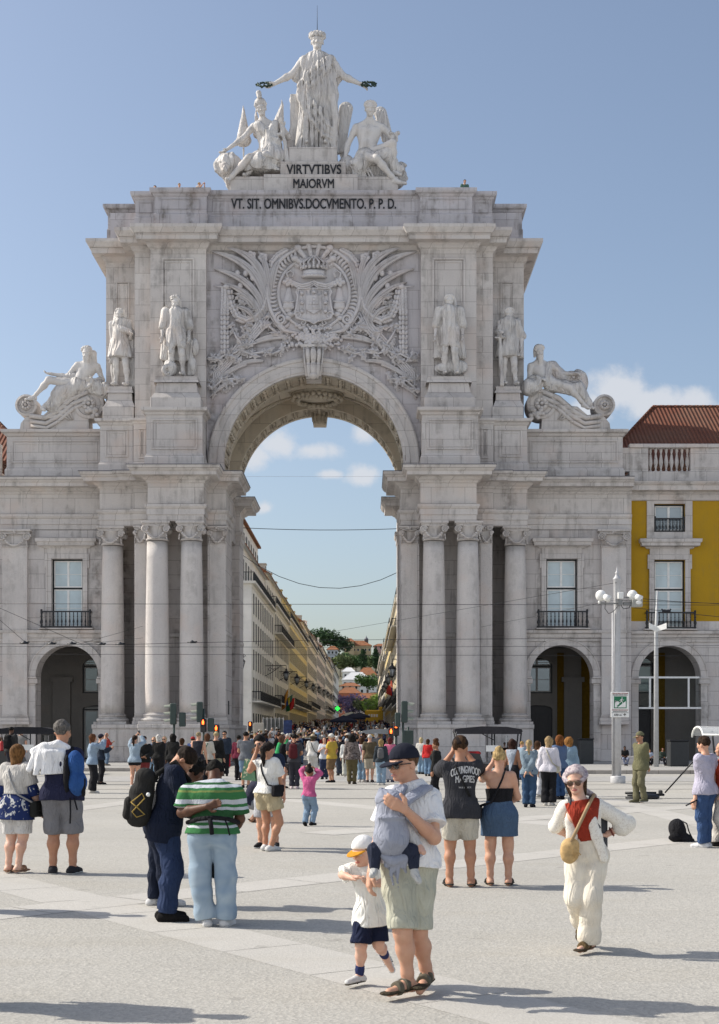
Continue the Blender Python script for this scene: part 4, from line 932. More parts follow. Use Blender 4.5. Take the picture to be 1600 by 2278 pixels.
for i in range(21):                                  # coffers of the two ribs: frame bars with a lozenge in each
    t = math.pi*(i+.5)/21
    for y0, y1 in ((81.85,83.9),(90.1,92.0)):
        for dt in (-.035, .035):
            c, sn = math.cos(t+dt), math.sin(t+dt); q = Vector((XC+5.21*c, 0, ZA+5.21*sn)); m.tube([(q.x,y0+.1,q.z),(q.x,y1-.1,q.z)], .045, 4)
        c, sn = math.cos(t), math.sin(t); 
        for yy in np.linspace(y0+.35, y1-.35, 3): m.ball((XC+5.24*c, yy, ZA+5.24*sn), (.14,.28,.14), 6, 4)
for s in (-1, 1):                                    # slender transverse mouldings of the middle bay
    for r0 in (.25,): m.tube([(XC+5.86*math.cos(a), 85.3+3.6*abs(math.sin(a)), ZA+5.86*math.sin(a)) for a in (np.linspace(.25, 1.35, 12) if s > 0 else np.linspace(math.pi-.25, math.pi-1.35, 12))], .07, 5)
    m.tube([(XC+5.86*math.cos(a), 88.9-3.4*abs(math.sin(a)), ZA+5.86*math.sin(a)) for a in (np.linspace(.25, 1.3, 12) if s > 0 else np.linspace(math.pi-.25, math.pi-1.3, 12))], .07, 5)
m.build('vault', VSTONE, arch)
rg = random.Random(5); m = MB(); m.lathe([(1.9,.35),(1.75,.1),(1.5,0),(1.45,-.12),(.6,-.25),(0,-.3)], (XC,87.2,22.75), 28)
for k in range(26):
    for q in range(2): a = 2*math.pi*k/26+q*.1; r = 1.5-.28*q; m.ball((XC+r*math.cos(a), 87.2+r*math.sin(a), 22.55-.14*q+rg.uniform(-.04,.04)), (.17,.17,.15), 6, 5)
m.build('vault_boss', VSTONE, arch)
def keystone(y0, y1, zt, zb, wt, wb, mat, par):
    m = MB(); m.prism([(XC-wt,zt),(XC+wt,zt),(XC+wb,zb),(XC-wb,zb)], y0, y1)
    for q in (-1,1): m.tube([(XC+q*wt*.9,y0-.04,zt),(XC+q*(wt*.5+wb*.5)*.95,y0-.08,(zt+zb)/2),(XC+q*wb*.9,y0-.14,zb+.1)], [.07,.06,.09], 6)
    for q, w_ in ((-.55,.14),(0,.2),(.55,.14)):      # acanthus leaves down the front
        for a_, e_ in ((0,.55),(.4,1.02)):
            L = [Vector((XC+q*(wt*(1-t)+wb*t), y0-.04-.16*math.sin(math.pi*(t-a_)/(e_-a_)*.9), zt*(1-t)+zb*t)) for t in np.linspace(a_, e_, 7)]; m.tube(L, [w_*k for k in (.5,.8,1,1,.9,.8,.5)], 6)
    m.ball((XC,y0-.2,zb+.12), (wb*.6,.2,.22), 8, 6)
    m.box(XC-wt*1.15, XC+wt*1.15, y0-.1, y1, zt, zt+.18, .02); return m.build('keystone', mat, par)
keystone(81.0, 82.2, 24.05, 22.25, .62, .42, LIOZ, arch); keystone(91.4, 92.6, 23.0, 21.95, .55, .42, VSTONE, arch)
# --- wings: wall with arcade opening and balconied window
def window_unit(par, xc, w, z0, z1, y, mat=CURT, frame=DARK, sash=WHITEP, leaves=2, mullz=None, paned=2, top_arch=0.):
    e = empty('window', parent=par); e.location = Vector((xc, y, z0))-Vector(par.location)
    m = MB(); x0, x1 = xc-w/2, xc+w/2; f = .09
    m.box(x0, x0+f, y, y+.12, z0, z1, .01); m.box(x1-f, x1, y, y+.12, z0, z1, .01); m.box(x0+f, x1-f, y, y+.12, z1-f, z1, .01); m.box(x0+f, x1-f, y, y+.12, z0, z0+f*.8, .01)
    if mullz: m.box(x0+f, x1-f, y+.005, y+.12, mullz-f*.6, mullz+f*.6, .01)
    m.build('frame', frame, e)
    m = MB(); pn = MB(); segs = [(z0+f*.8, (mullz or z1+f*.4)-f*.6)]+([(mullz+f*.6, z1-f)] if mullz else []); segs = segs if mullz else [(z0+f*.8, z1-f)]
    for a, b in segs:
        for k in range(leaves):
            xa = x0+f+(w-2*f)*k/leaves; xb = x0+f+(w-2*f)*(k+1)/leaves; t = .065
            m.box(xa, xa+t, y+.03, y+.10, a, b); m.box(xb-t, xb, y+.03, y+.10, a, b); m.box(xa+t, xb-t, y+.03, y+.10, a, a+t*1.3); m.box(xa+t, xb-t, y+.03, y+.10, b-t, b)
            for j in range(1, paned): zz = a+(b-a)*j/paned; m.box(xa+t, xb-t, y+.04, y+.09, zz-.016, zz+.016)
            pn.add([(xa+t,y+.07,a),(xb-t,y+.07,a),(xb-t,y+.07,b),(xa+t,y+.07,b)], [(0,1,2,3)])
    m.build('sash', sash, e); pn.build('pane', mat, e); return e
def balcony(par, xc, w, z0, h, y, dep=.45, n=13):
    m = MB(); x0, x1 = xc-w/2, xc+w/2
    for z in (z0+.06, z0+h-.05): m.box(x0, x1, y-dep, y-dep+.07, z-.04, z+.04); m.box(x0, x0+.06, y-dep+.07, y, z-.04, z+.04); m.box(x1-.06, x1, y-dep+.07, y, z-.04, z+.04)
    pr = [(.022,0),(.045,.08),(.025,.16),(.055,.34),(.03,.5),(.022,.62),(.04,.68),(.022,.76),(.03,.9),(.022,1.)]
    for i in range(n): m.lathe([(r,(z*(h-.18))) for r, z in pr], (x0+.09+(w-.18)*i/(n-1), y-dep+.035, z0+.1), 6)
    for x in (x0+.05, x1-.05): m.lathe([(r*1.8,(z*(h-.02))) for r, z in pr], (x, y-dep+.035, z0), 8); m.ball((x,y-dep+.035,z0+h+.03), .07, 6, 5)
    return m.build('balcony_railing', IRON, par)
def window_surround(mb, xc, w, z0, z1, y, pz0, pz1, pw):
    """moulded architrave with ears, frieze and a projecting hood"""
    a = .30
    for dx in (-1,1):
        x0, x1 = sorted((xc+dx*w/2, xc+dx*(w/2+a))); mb.box(x0, x1, y-.10, y+.02, z0, z1, .015); x0, x1 = sorted((xc+dx*(w/2+a-.08), xc+dx*(w/2+a))); mb.box(x0, x1, y-.15, y+.02, z0, z1+a, .012)
        x0, x1 = sorted((xc+dx*(w/2+a), xc+dx*(w/2+a+.09))); mb.box(x0, x1, y-.13, y+.02, z1-.55, z1+a, .012)
    mb.box(xc-w/2-a+.08, xc+w/2+a-.08, y-.11, y+.02, z1, z1+a, .015)
    mb.box(xc-w/2-a+.04, xc+w/2+a-.04, y-.09, y+.02, z1+a, pz0, .01)
    P = [(0,pz0-.12),(.1,pz0-.08),(.16,pz0),(.42,pz0+.04),(.44,pz0+.2),(.52,pz0+.26),(.54,pz1-.06),(.0,pz1+.04)]
    mb.sweep(P, [(xc-pw/2+.5,y+.02),(xc-pw/2+.5,y),(xc+pw/2-.5,y),(xc+pw/2-.5,y+.02)])
def arch_trim(mb, xc, hw, zs, y, rise=None, w=.42, d=.09):
    r = hw; P = [(r,y+.02),(r,y-d),(r+w*.8,y-d),(r+w*.84,y-d-.05),(r+w,y-d-.05),(r+w,y+.02)]; arc_band(mb, xc, zs, P, 0, math.pi, 32)
    for s in (-1, 1):
        x0, x1 = sorted((xc+s*(hw-.12), xc+s*(hw+w+.15))); mb.box(x0, x1, y-.16, y+.6, zs-.42, zs-.12, .03); mb.box(x0+.05, x1-.05, y-.2, y+.6, zs-.12, zs, .02)
        x0, x1 = sorted((xc+s*hw, xc+s*(hw+w))); mb.box(x0, x1, y-d, y+.02, .2, zs-.42, .01)
def arcade_room(par, x0, x1, yb, z1, y0, mats, doors):
    """back wall of the arcade walk with its doors and windows"""
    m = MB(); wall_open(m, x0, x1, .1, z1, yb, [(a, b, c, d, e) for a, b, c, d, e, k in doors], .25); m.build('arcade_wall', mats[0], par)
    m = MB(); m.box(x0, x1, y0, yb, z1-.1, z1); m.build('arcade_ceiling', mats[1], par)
    for a, b, c, d, e, k in doors:
        if k == 'door':
            m = MB(); m.box(a-.02, b+.02, yb+.2, yb+.26, c, d+e+.05); m.box((a+b)/2-.02, (a+b)/2+.02, yb+.18, yb+.2, c, d); 
            for xx in (a+(b-a)*.27, a+(b-a)*.73): m.box(xx-.3, xx+.3, yb+.185, yb+.2, c+.3, d-.25, .01)
            m.build('door', plain('dark_door', (.02,.02,.024), .5), par)
        else: window_unit(par, (a+b)/2, b-a, c, d+e, yb+.12, GLASS, DARK, plain('grey_sash', (.30,.30,.29), .5), 2, d-.02, 2)
PLAST = stone('arcade_plaster', (.21,.20,.185), (.17,.16,.15), streak=.4); CEIL = plain('vault_plaster', (.12,.11,.10), .9)  # wall plaster darkened in colour to carry the arcade's deep shade
def wing(s):
    w = empty('arch_wing', (XC+s*14.6, 82.7, 0)); tag(w, 'pale stone side wing with arcade opening and balcony window %s the big arch' % ('left of' if s < 0 else 'right of'), 'building'); xo = XC+s*14.56; y = 82.7
    m = MB(); xa, xb = sorted((XC+s*12.0, XC+s*18.64))
    wall_open(m, xa, xb, .16, 13.78, y, [(xo-1.85,xo+1.85,.16,5.14,1.85,1.3),(xo-.92,xo+.92,8.02,12.07,0,.45)], .45, 22)
    m.box(*sorted((XC+s*18.60, XC+s*18.645)), 82.72, 84.6, .16, 17)
    m.build('wall', LIOZ_W, w)
    m = MB(); arch_trim(m, xo, 1.85, 5.14, y); window_surround(m, xo, 1.84, 8.0, 12.07, y, 12.78, 13.28, 3.5)
    m.sweep([(0,7.18),(.08,7.22),(.1,7.42),(.16,7.46),(.18,7.62),(.34,7.7),(.36,7.86),(0,7.92)], [(xa+.01,y),(xb-.3,y)])
    m.box(xo-1.6, xo+1.6, y-.5, y+.3, 7.9, 7.98, .02)
    m.build('trim', LIOZ, w)
    window_unit(w, xo, 1.84, 8.02, 12.07, y+.28, CURT, DARK, WHITEP, 2, 10.35, 2); balcony(w, xo, 2.95, 7.98, 1.0, y)
    X0, X1 = sorted((XC+s*12.3, XC+s*18.6)); a = XC+s*13.7
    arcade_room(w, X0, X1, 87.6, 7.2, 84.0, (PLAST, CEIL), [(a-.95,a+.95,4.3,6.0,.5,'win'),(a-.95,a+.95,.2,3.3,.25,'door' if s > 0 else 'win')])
    m = MB(); 
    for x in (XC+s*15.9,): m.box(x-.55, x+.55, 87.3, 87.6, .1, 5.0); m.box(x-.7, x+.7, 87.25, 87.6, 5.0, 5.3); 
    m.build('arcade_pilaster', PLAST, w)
    m = MB(); x = XC+s*15.15
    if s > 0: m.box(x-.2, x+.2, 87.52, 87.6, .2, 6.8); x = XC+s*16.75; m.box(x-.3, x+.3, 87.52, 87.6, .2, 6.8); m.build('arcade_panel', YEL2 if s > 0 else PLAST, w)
both(wing)
# --- stepped base of the crowning group, with the lettering
m = MB(); m.box(XC-4.9, XC+4.9, 81.75, 86.5, 33.1, 34.22, .03); m.box(XC-4.95, XC-1.9, 81.62, 86, 33.12, 33.95, .02) if False else None
m.box(XC-2.9, XC+2.55, 81.5, 82.2, 33.15, 34.25, .02); m.box(XC-1.95, XC+1.85, 81.7, 85.5, 34.2, 35.08, .03); m.box(XC-1.45, XC+1.35, 81.9, 85, 35.06, 36.0, .03)
m.build('group_base', LIOZ, arch)
def letters(txt, px0, px1, py0, py1, Y, bold=.02):
    a, b = Wp(px0, py1, Y), Wp(px1, py0, Y); me = text_mesh(txt, b[0]-a[0], b[2]-a[2], .05, bold); me.materials.append(BLACKM)
    o = bpy.data.objects.new('lettering', me); COL.objects.link(o); o.parent = arch; o.location = Vector(((a[0]+b[0])/2, Y, (a[2]+b[2])/2))-arch.location
letters('VIRTVTIBVS', 638, 759, 366, 387, 81.67); letters('MAIORVM', 653, 743, 398, 418, 81.47)
letters('VT. SIT. OMNIBVS.DOCVMENTO. P. P. D.', 515, 881, 442, 464, 81.31)
# ================================================================ carved relief over the arch: coat of arms, fronds, garlands
RST = stone('relief_stone', (.63,.605,.61), (.55,.525,.53), streak=.45, fine=.8)
YR = 81.5
def rp(px, py, d=.0): w = Wp(px, py, YR); return Vector((w[0], YR-d, w[2]))
def rel(name, fn):
    m = MB(); m.smooth = True; fn(m); return m.build(name, RST, arch)
K = YR/F
def spiral(m, cx, cy, r, turns, a0, sgn, w, d=.25, n=28):
    m.tube([rp(cx+sgn*r*(1-.85*i/n)*math.cos(a0+turns*2*math.pi*i/n), cy-r*(1-.85*i/n)*math.sin(a0+turns*2*math.pi*i/n), d) for i in range(n+1)], [w*(1-.4*i/n) for i in range(n+1)], 5)
def leafstrip(m, pts, w, d=.2, ridge=True):
    """a blade: curved flat strip with a raised rib, widths follow a belly"""
    P = [Vector(p) for p in pts]; n = len(P); vs = []
    for i, p in enumerate(P):
        t = i/(n-1); dr = (P[min(i+1,n-1)]-P[max(i-1,0)]).normalized(); sd_ = Vector((-dr.z,0,dr.x)); ww = w*(math.sin(math.pi*min(1,(t*.86+.14)))**.7)
        vs += [p+sd_*ww+Vector((0,.0,0)), p+sd_*ww*.5-Vector((0,.10+ww*.4,0)), p-Vector((0,.05,0)), p-sd_*ww*.5-Vector((0,.10+ww*.4,0)), p-sd_*ww, p+Vector((0,.2,0))]
    m.add(vs, [(i*6+k, i*6+(k+1) % 6, (i+1)*6+(k+1) % 6, (i+1)*6+k) for i in range(n-1) for k in range(6)])
def qc(a, b, c, n=12): return [((1-t)**2*a[0]+2*t*(1-t)*b[0]+t*t*c[0], (1-t)**2*a[1]+2*t*(1-t)*b[1]+t*t*c[1]) for t in [i/n for i in range(n+1)]]
def circ(px, py, r, d, n=48, a0=0, a1=2*math.pi, ry=None): return [rp(px+r*math.cos(a0+(a1-a0)*i/n), py-(ry or r)*math.sin(a0+(a1-a0)*i/n), d) for i in range(n+1)]
CX = 699
def medallion(m):
    m.lathe([(0,0),(2.6,0)], (0,0,0), 4) if False else None
    c = rp(CX, 655); 
    for r0, d0, r1, d1 in ((0,.16,75*K,.16),(75*K,.16,77*K,.30),(77*K,.30,80*K,.30),(80*K,.30,82*K,.17),(82*K,.17,108*K,.17)):
        n = 56; vs = [(c.x+r*math.cos(2*math.pi*i/n), YR-d, c.z+r*math.sin(2*math.pi*i/n)) for r, d in ((r0,d0),(r1,d1)) for i in range(n)]
        m.add(vs, [(i, (i+1) % n, n+(i+1) % n, n+i) for i in range(n)])
    m.tube(circ(CX,655,79,.22)[:-1], .10, 6, closed=True)
    a0, a1 = R(-52), R(232)
    m.tube(circ(CX,655,103,.30,56,a0,a1), .11, 6); m.tube(circ(CX,655,109,.20,56,a0,a1), .07, 6)
    for i in range(52):                              # fluted shell between the rings
        a = a0+(a1-a0)*(i+.5)/52
        if abs(a-math.pi/2) < .42: continue
        m.tube([rp(CX+r*math.cos(a+da), 655-r*math.sin(a+da), d) for r, d, da in ((82,.17,0),(92,.22,.03),(102,.24,0))], [.07,.105,.12], 5)
    for s in (-1,1): spiral(m, CX+s*74, 713, 14, 1.8, math.pi*.5, -s, .10, .35); m.tube([rp(CX+s*80,724,.3), rp(CX+s*66,738,.28), rp(CX+s*45,742,.25), rp(CX+s*20,745,.2)], [.10,.12,.10,.06], 6)
rel('medallion', medallion)
def shield(m):
    out = [(-36,647),(36,647),(39,654),(35,664),(39,690),(42,700),(38,712),(24,716),(8,719),(0,725),(-8,719),(-24,716),(-38,712),(-42,700),(-39,690),(-35,664),(-39,654)]
    m.smooth = False; m.prism([((rp(CX+x,y)).x, (rp(CX+x,y)).z) for x, y in out], YR-.42, YR-.05); m.smooth = True
    m.tube([rp(CX+x,y,.42) for x, y in out], .075, 5, closed=True)
    for s in (-1,1): spiral(m, CX+s*35, 706, 9, 1.3, 0, s, .06, .45); spiral(m, CX+s*24, 722, 7, 1.2, math.pi/2, s, .05, .4)
    for i in range(9): x = -32+8*i; m.tube([rp(CX+x,652,.43), rp(CX+x,704,.43)], .03, 4)
    a, b = rp(CX-17,662,.5), rp(CX+17,702,.45); m.smooth = False; m.box(a.x, b.x, YR-.52, YR-.40, b.z+.2, a.z, .03); m.prism([(a.x,b.z+.2),(b.x,b.z+.2),((a.x+b.x)/2,b.z-.05)], YR-.52, YR-.4); m.smooth = True
    for x, y in ((0,680),(-7,680),(7,680),(0,672),(0,688)):
        c = rp(CX+x, y, .53); m.box(c.x-.075, c.x+.075, YR-.56, YR-.5, c.z-.09, c.z+.09, .02)
    for x, y in ((-26,657),(0,654),(26,657),(-26,678),(26,678),(-26,697),(26,697)):   # seven castles
        c = rp(CX+x, y, .5); m.box(c.x-.1, c.x+.1, YR-.55, YR-.42, c.z-.12, c.z+.06)
        for q in (-.08,0,.08): m.box(c.x+q-.025, c.x+q+.025, YR-.55, YR-.42, c.z+.06, c.z+.14)
    for i in range(40):
        rg = random.Random(i); x = rg.uniform(-40,40); y = 728+rg.uniform(-4,12)*(1-abs(x)/60); m.ball(rp(CX+x,y,.28), (.11,.12,.11), 6, 5)
rel('shield', shield)
def crown(m):
    c = rp(CX, 612); b = Vector((c.x, YR-.3, c.z))
    m.lathe([(.62,-.28),(.72,-.26),(.72,-.14),(.64,-.12),(.62,0),(.64,.12),(.5,.12)], tuple(b), 24, ry=.55)
    for k in range(11): a = math.pi+math.pi*k/10; m.ball((b.x+.74*math.cos(a), b.y+.74*.55*math.sin(a), b.z+.30), (.08,.08,.13 if k % 2 == 0 else .08), 6, 5); m.ball((b.x+.72*math.cos(a), b.y+.72*.55*math.sin(a), b.z-.18), .05, 5, 4)
    for k in range(9):
        a = math.pi+math.pi*k/8; m.tube([(b.x+.68*math.cos(a), b.y+.68*.5*math.sin(a), b.z+.2),(b.x+.84*math.cos(a), b.y+.7*.5*math.sin(a), b.z+.55),(b.x+.4*math.cos(a), b.y+.4*.5*math.sin(a), b.z+.86),(b.x,b.y,b.z+.72)], .06, 5)
    m.ball((b.x,b.y-.1,b.z+.88), .13, 8, 6)
    for s in (-1,1):                                  # mantling: swags from the crown to the side knots and hanging drapery
        for o, w_ in ((0,.08),(4,.07),(8,.06)): m.tube([rp(CX,630+o,.42), rp(CX+s*12,636+o*1.3,.46), rp(CX+s*26,639+o*1.2,.46), rp(CX+s*40,634+o,.42), rp(CX+s*54,626+o*.4,.36)], [w_*.8,w_,w_,w_*.9,w_*.7], 6)
        m.tube([rp(CX+s*48,622,.4), rp(CX+s*44,612,.35), rp(CX+s*52,606,.3), rp(CX+s*60,612,.35), rp(CX+s*57,624,.4)], .06, 5)
        rg = random.Random(3)
        for k in range(10): m.ball(rp(CX+s*(56+rg.uniform(-9,9)), 632+rg.uniform(-7,7), .35), (.14,.14,.14), 6, 5)
        m.lathe([(.10,.0),(.16,-.35),(.3,-.9),(.36,-1.25),(.30,-1.4)], tuple(rp(CX+s*56,638,.22)), 12, ry=.6)
        m.tube([rp(CX+s*(56-13),674,.35), rp(CX+s*56,677,.40), rp(CX+s*(56+12),674,.33)], .07, 5)
        for k, (dx, y) in enumerate(((-4,686),(3,693),(-3,702),(4,710))): m.ball(rp(CX+s*(54+dx),y,.25), (.24,.14,.16), 7, 5)
    for k, a in enumerate((-66,-40,-13,13,40,66)):   # plumes over the crown
        t = R(90-a); L = (50,60,68,68,60,50)[k]*.95; base = (CX, 600)
        pts = [(base[0]+L*f*math.cos(t)*(1 if f < .8 else .97), base[1]-L*f*math.sin(t)) for f in (0,.25,.5,.75,1.)]
        m.tube([rp(x,y,.22+.14*i/4) for i, (x,y) in enumerate(pts)], [.06,.09,.12,.15,.16], 7); m.ball(rp(pts[-1][0], pts[-1][1], .42), (.22,.16,.19), 8, 6)
        for f in (.35,.5,.65,.8): m.ball(rp(base[0]+L*f*math.cos(t), base[1]-L*f*math.sin(t), .40), .06, 5, 4)
    for s in (-1,1):                                  # star rosettes
        c = (CX+s*32, 587)
        for k in range(10): a = 2*math.pi*k/10; m.ball(rp(c[0]+8*math.cos(a), c[1]-8*math.sin(a), .25), (.10,.10,.10), 6, 5)
        m.tube([rp(c[0]+12*math.cos(2*math.pi*k/20), c[1]-12*math.sin(2*math.pi*k/20), .2) for k in range(20)], .045, 4, closed=True); m.ball(rp(*c,.3), .12, 8, 6)
rel('crown', crown)
def oakleaf(m, px, py, s, a, d):
    """lobed leaf with a raised midrib, tilted a little off the wall"""
    c = rp(px, py, d); s *= 1.25; vs = [(c.x, c.y-.07, c.z)]; n = 16; ux, uz = math.cos(a), math.sin(a); tl = math.sin(a*3)*.35
    for k in range(n):
        t = 2*math.pi*k/n; r = s*(.78+.30*math.cos(5*t))*(1.15 if abs(math.cos(t)) > .7 else .85); x, z = r*math.cos(t), r*math.sin(t)*.72; vs.append((c.x+ux*x-uz*z, c.y+.05+tl*z*.5+.02*math.cos(5*t), c.z+uz*x+ux*z))
    m.smooth = False; m.add(vs, [(0, k+1, (k+1) % n+1) for k in range(n)]); m.smooth = True
    m.tube([(c.x-ux*s, c.y-.02, c.z-uz*s), (c.x, c.y-.09, c.z), (c.x+ux*s*.8, c.y-.03, c.z+uz*s*.8)], .022, 4)
def fronds(s):
    def f(m):
        X = lambda px: CX+s*(px-CX)                   # given for the right side, mirrored for the left
        stem = (793, 730)
        for a, c, e_, w in (((803,695),(812,585),(926,562),.27),((799,680),(806,572),(892,554),.27),((808,702),(826,622),(922,600),.24),((812,708),(838,650),(906,630),.20),((797,665),(800,588),(824,560),.2),((793,650),(790,598),(771,574),.2),((818,716),(826,660),(880,655),.2),((826,722),(838,686),(882,684),.16),((806,690),(818,610),(862,585),.16)):
            leafstrip(m, [rp(X(x), y, .16+.16*math.sin(math.pi*i/14)) for i, (x,y) in enumerate(qc(a, c, e_, 14))], w)
            m.tube([rp(X(x), y, .34+.16*math.sin(math.pi*i/14)) for i, (x,y) in enumerate(qc(a, c, e_, 14)[:12])], .035, 4)
        for (x, y, k) in ((812,577,0),(838,573,0),(858,590,1),(850,612,1),(868,612,1),(835,602,1),(862,640,1),(842,640,1),(835,622,1)):
            if k == 0:
                for q in range(5): a = 2*math.pi*q/5; m.ball(rp(X(x+6*math.cos(a)), y-6*math.sin(a), .3), (.16,.1,.16), 7, 5)
                m.ball(rp(X(x),y,.4), .1, 6, 5)
            else: m.ball(rp(X(x),y,.32), (.16,.14,.2), 7, 5); m.tube([rp(X(x-3),y+8,.25), rp(X(x-8),y+26,.2)], .05, 5)
        for i, dx in enumerate((0,6,12,18,24)):        # bundled stalks below
            m.tube([rp(X(795+dx*.6), 700-dx, .22), rp(X(812+dx*.7), 735-dx*.4, .25), rp(X(850+dx*.8), 775-dx*.3, .18), rp(X(905+dx*.7), 835-dx*.2, .12), rp(X(925), 890, .08)], [.06,.08,.07,.06,.04], 5)
        for (a, b, c, w) in (((845,700),(825,650),(872,640),.12),((835,715),(838,668),(868,660),.10),((850,722),(850,685),(878,676),.10),((760,752),(800,745),(848,772),.20),((848,812),(880,815),(925,860),.16),((862,842),(890,845),(930,885),.14),((812,805),(850,800),(880,822),.14)):
            leafstrip(m, [rp(X(x), y, .15) for x, y in qc(a, b, c)], w)
    rel('frond', f)
    def g(m):                                         # laurel garland, swag and hanging drop
        X = lambda px: CX+s*(px-CX); rg = random.Random(7)
        def strand(P, w, n):
            L = len(P)-1
            for i in range(n):
                t = i/(n-1)*L; k = min(int(t), L-1); x = P[k][0]+(P[k+1][0]-P[k][0])*(t-k); y = P[k][1]+(P[k+1][1]-P[k][1])*(t-k)
                dx, dy = P[k+1][0]-P[k][0], P[k+1][1]-P[k][1]; l = math.hypot(dx, dy); nx, ny = -dy/l, dx/l; a = math.atan2(-dy, s*dx)
                for q in (-1,0,1): m.ball(rp(X(x+nx*q*w), y+ny*q*w, .30-.10*abs(q)), (.20,.12,.105), 6, 5, Matrix.Rotation(-(a+.35*q*s), 3, 'Y'))
        strand([(895,645),(897,700),(897,785)], 6, 17); strand([(890,642),(882,680),(868,708),(848,716),(828,706),(812,690),(803,660),(800,625),(792,590),(778,572),(760,562)], 5.5, 34)
        m.tube([rp(X(862),648,.2), rp(X(880),640,.3), rp(X(900),642,.3), rp(X(922),638,.15)], [.04,.07,.06,.03], 6); m.ball(rp(X(893),642,.35), (.2,.15,.16), 8, 6)
    rel('garland', g)
    def h(m):                                         # oak branches
        X = lambda px: CX+s*(px-CX); rg = random.Random(11 if s > 0 else 12)
        for B in ([(772,782),(790,790),(812,786),(840,790),(862,782),(880,790),(892,806)], [(850,778),(838,760),(845,745),(848,728)], [(855,775),(870,755),(880,735)], [(862,845),(885,846),(905,850),(925,868)], [(780,745),(800,728),(812,718)], [(835,690),(850,672),(860,665)],[(872,800),(890,790),(910,800),(925,795)]):
            m.tube([rp(X(x),y,.30) for x, y in B], [.09-.05*i/len(B) for i in range(len(B))], 6)
            for (x, y) in B:
                for k in range(3): oakleaf(m, X(x+rg.uniform(-9,9)), y+rg.uniform(-10,10), rg.uniform(.16,.26), rg.uniform(0,6.3), rg.uniform(.2,.42))
        for k in range(34): oakleaf(m, X(rg.uniform(868,930)), rg.uniform(790,868), rg.uniform(.14,.22), rg.uniform(0,6.3), .12)
        for k in range(26): oakleaf(m, X(rg.uniform(762,845)), rg.uniform(722,745), rg.uniform(.13,.2), rg.uniform(0,6.3), .14)
        for k in range(16): oakleaf(m, X(rg.uniform(832,866)), rg.uniform(652,700), rg.uniform(.15,.22), rg.uniform(0,6.3), .16)
    rel('oak_branch', h)
fronds(1); fronds(-1)
def fruit(m):
    rg = random.Random(4)
    for k in range(240):
        x = rg.gauss(0, 27); y = 757+rg.gauss(0, 9)+abs(x)*.06
        if abs(x) > 62: continue
        r = rg.uniform(.06,.14); m.ball(rp(CX+x, y, .22+.3*math.exp(-(x/30)**2)), (r,r,r), 7, 5)
    for k in range(24): oakleaf(m, CX+rg.uniform(-65,65), 757+rg.uniform(-14,18), .22, rg.uniform(0,6.3), .2)
rel('fruit_swag', fruit)
# ================================================================ statues (one marble surface each; bronze wreaths are parts)
def folds(amp, n, cx, cy, seed=0, zk=.5):
    def f(X, Y, Z):
        th = np.arctan2(Y-cy, X-cx); return amp*(np.sin(th*n+.9*np.sin(Z*1.1+seed)+Z*zk)+.6*np.sin(th*n*1.9-Z*zk*1.7+seed*2))
    return f
class Statue:
    def __init__(s, label, Y, foot, name='statue'):
        s.Y = Y; s.root = empty(name, tuple(Wp(*foot, Y))); tag(s.root, label, 'statue'); s.G = []
    def p(s, x, y, d=0.): return Wp(x, y, s.Y+d)
    def fig(s, J, H, fat=1., parts='hatl', hair=True, face=(0,-1), beard=False, curl=.5):
        """figure from pixel joints; parts: h head, a arms, t torso, l legs"""
        g = {k: s.p(*v) for k, v in J.items()}; P = []
        K = Skel(PX, PY+100, PY, 180, Y=s.Y, w=fat); K.H = H; K.hs = H*1.12; K.J = g; a = math.atan2(face[0], face[1]); K.fw = np.array([math.sin(a), math.cos(a), 0]); K.rt = np.array([math.cos(a), -math.sin(a), 0]); K.base = g['pel']
        hd = nrm(g['head']-g['neck']); hf = nrm(K.fw-hd*(K.fw@hd)); hr = np.cross(hf, hd); K.hf, K.hu, K.hr = hf, hd, hr; K.HM = np.stack([hr,hf,hd],1); K.HM = np.stack([hr,hf,hd],1)
        for n in 'LR':
            if 'to'+n not in g and 'an'+n in g: g['to'+n] = g['an'+n]+K.fw*.10*H-K.up*.02*H
        s.K = K
        if 'h' in parts:
            P += K.headp(True)
            if hair: P += [ell(K.hd(0,-.012,.03), np.array([.054,.060,.052])*H, K.HM, .006*H)]+[ell(K.hd(.048*math.cos(t),.02+.0*t,.035+.03*math.sin(t)), np.array([.016,.018,.016])*H, K.HM, .006*H) for t in np.linspace(-.6,3.7,9)]
            if beard: P += [ell(K.hd(0,.042,-.052), np.array([.038,.03,.045])*H, K.HM, .008*H)]+[cone(K.hd(q*.016,.05,-.05), K.hd(q*.010,.056,-.125-.01*abs(q)), .022*H, .008*H, .004*H) for q in (-1,0,1)]+[cone(K.hd(q*.012,.064,-.024), K.hd(q*.028,.055,-.042), .008*H, .007*H, .003*H) for q in (-1,1)]+[cone(K.hd(q*.042,-.012,.02), K.hd(q*.044,-.02,-.05), .017*H, .012*H, .01*H) for q in (-1,1)]
        if 't' in parts: P += K.torso(0.)
        for n in 'LR':
            if 'a' in parts and 'wr'+n in g: P += K.arm(n)+K.hand(n, False, curl)
            if 'l' in parts and 'an'+n in g: P += K.leg(n)+K.foot(n)
        s.G.append((P, [])); return K
    def add(s, prims, clips=()): s.G.append((prims, list(clips)))
    def done(s, k=.12, disp=None, vox=.028):
        sculpt('figure', s.G[:1], vox, MARBLE, s.root, k, lambda X, Y, Z: disp(X, Y, Z)*.25 if disp else 0); sculpt('drapery', s.G[1:], vox, DRAPE, s.root, k, disp)
YC = 82.9
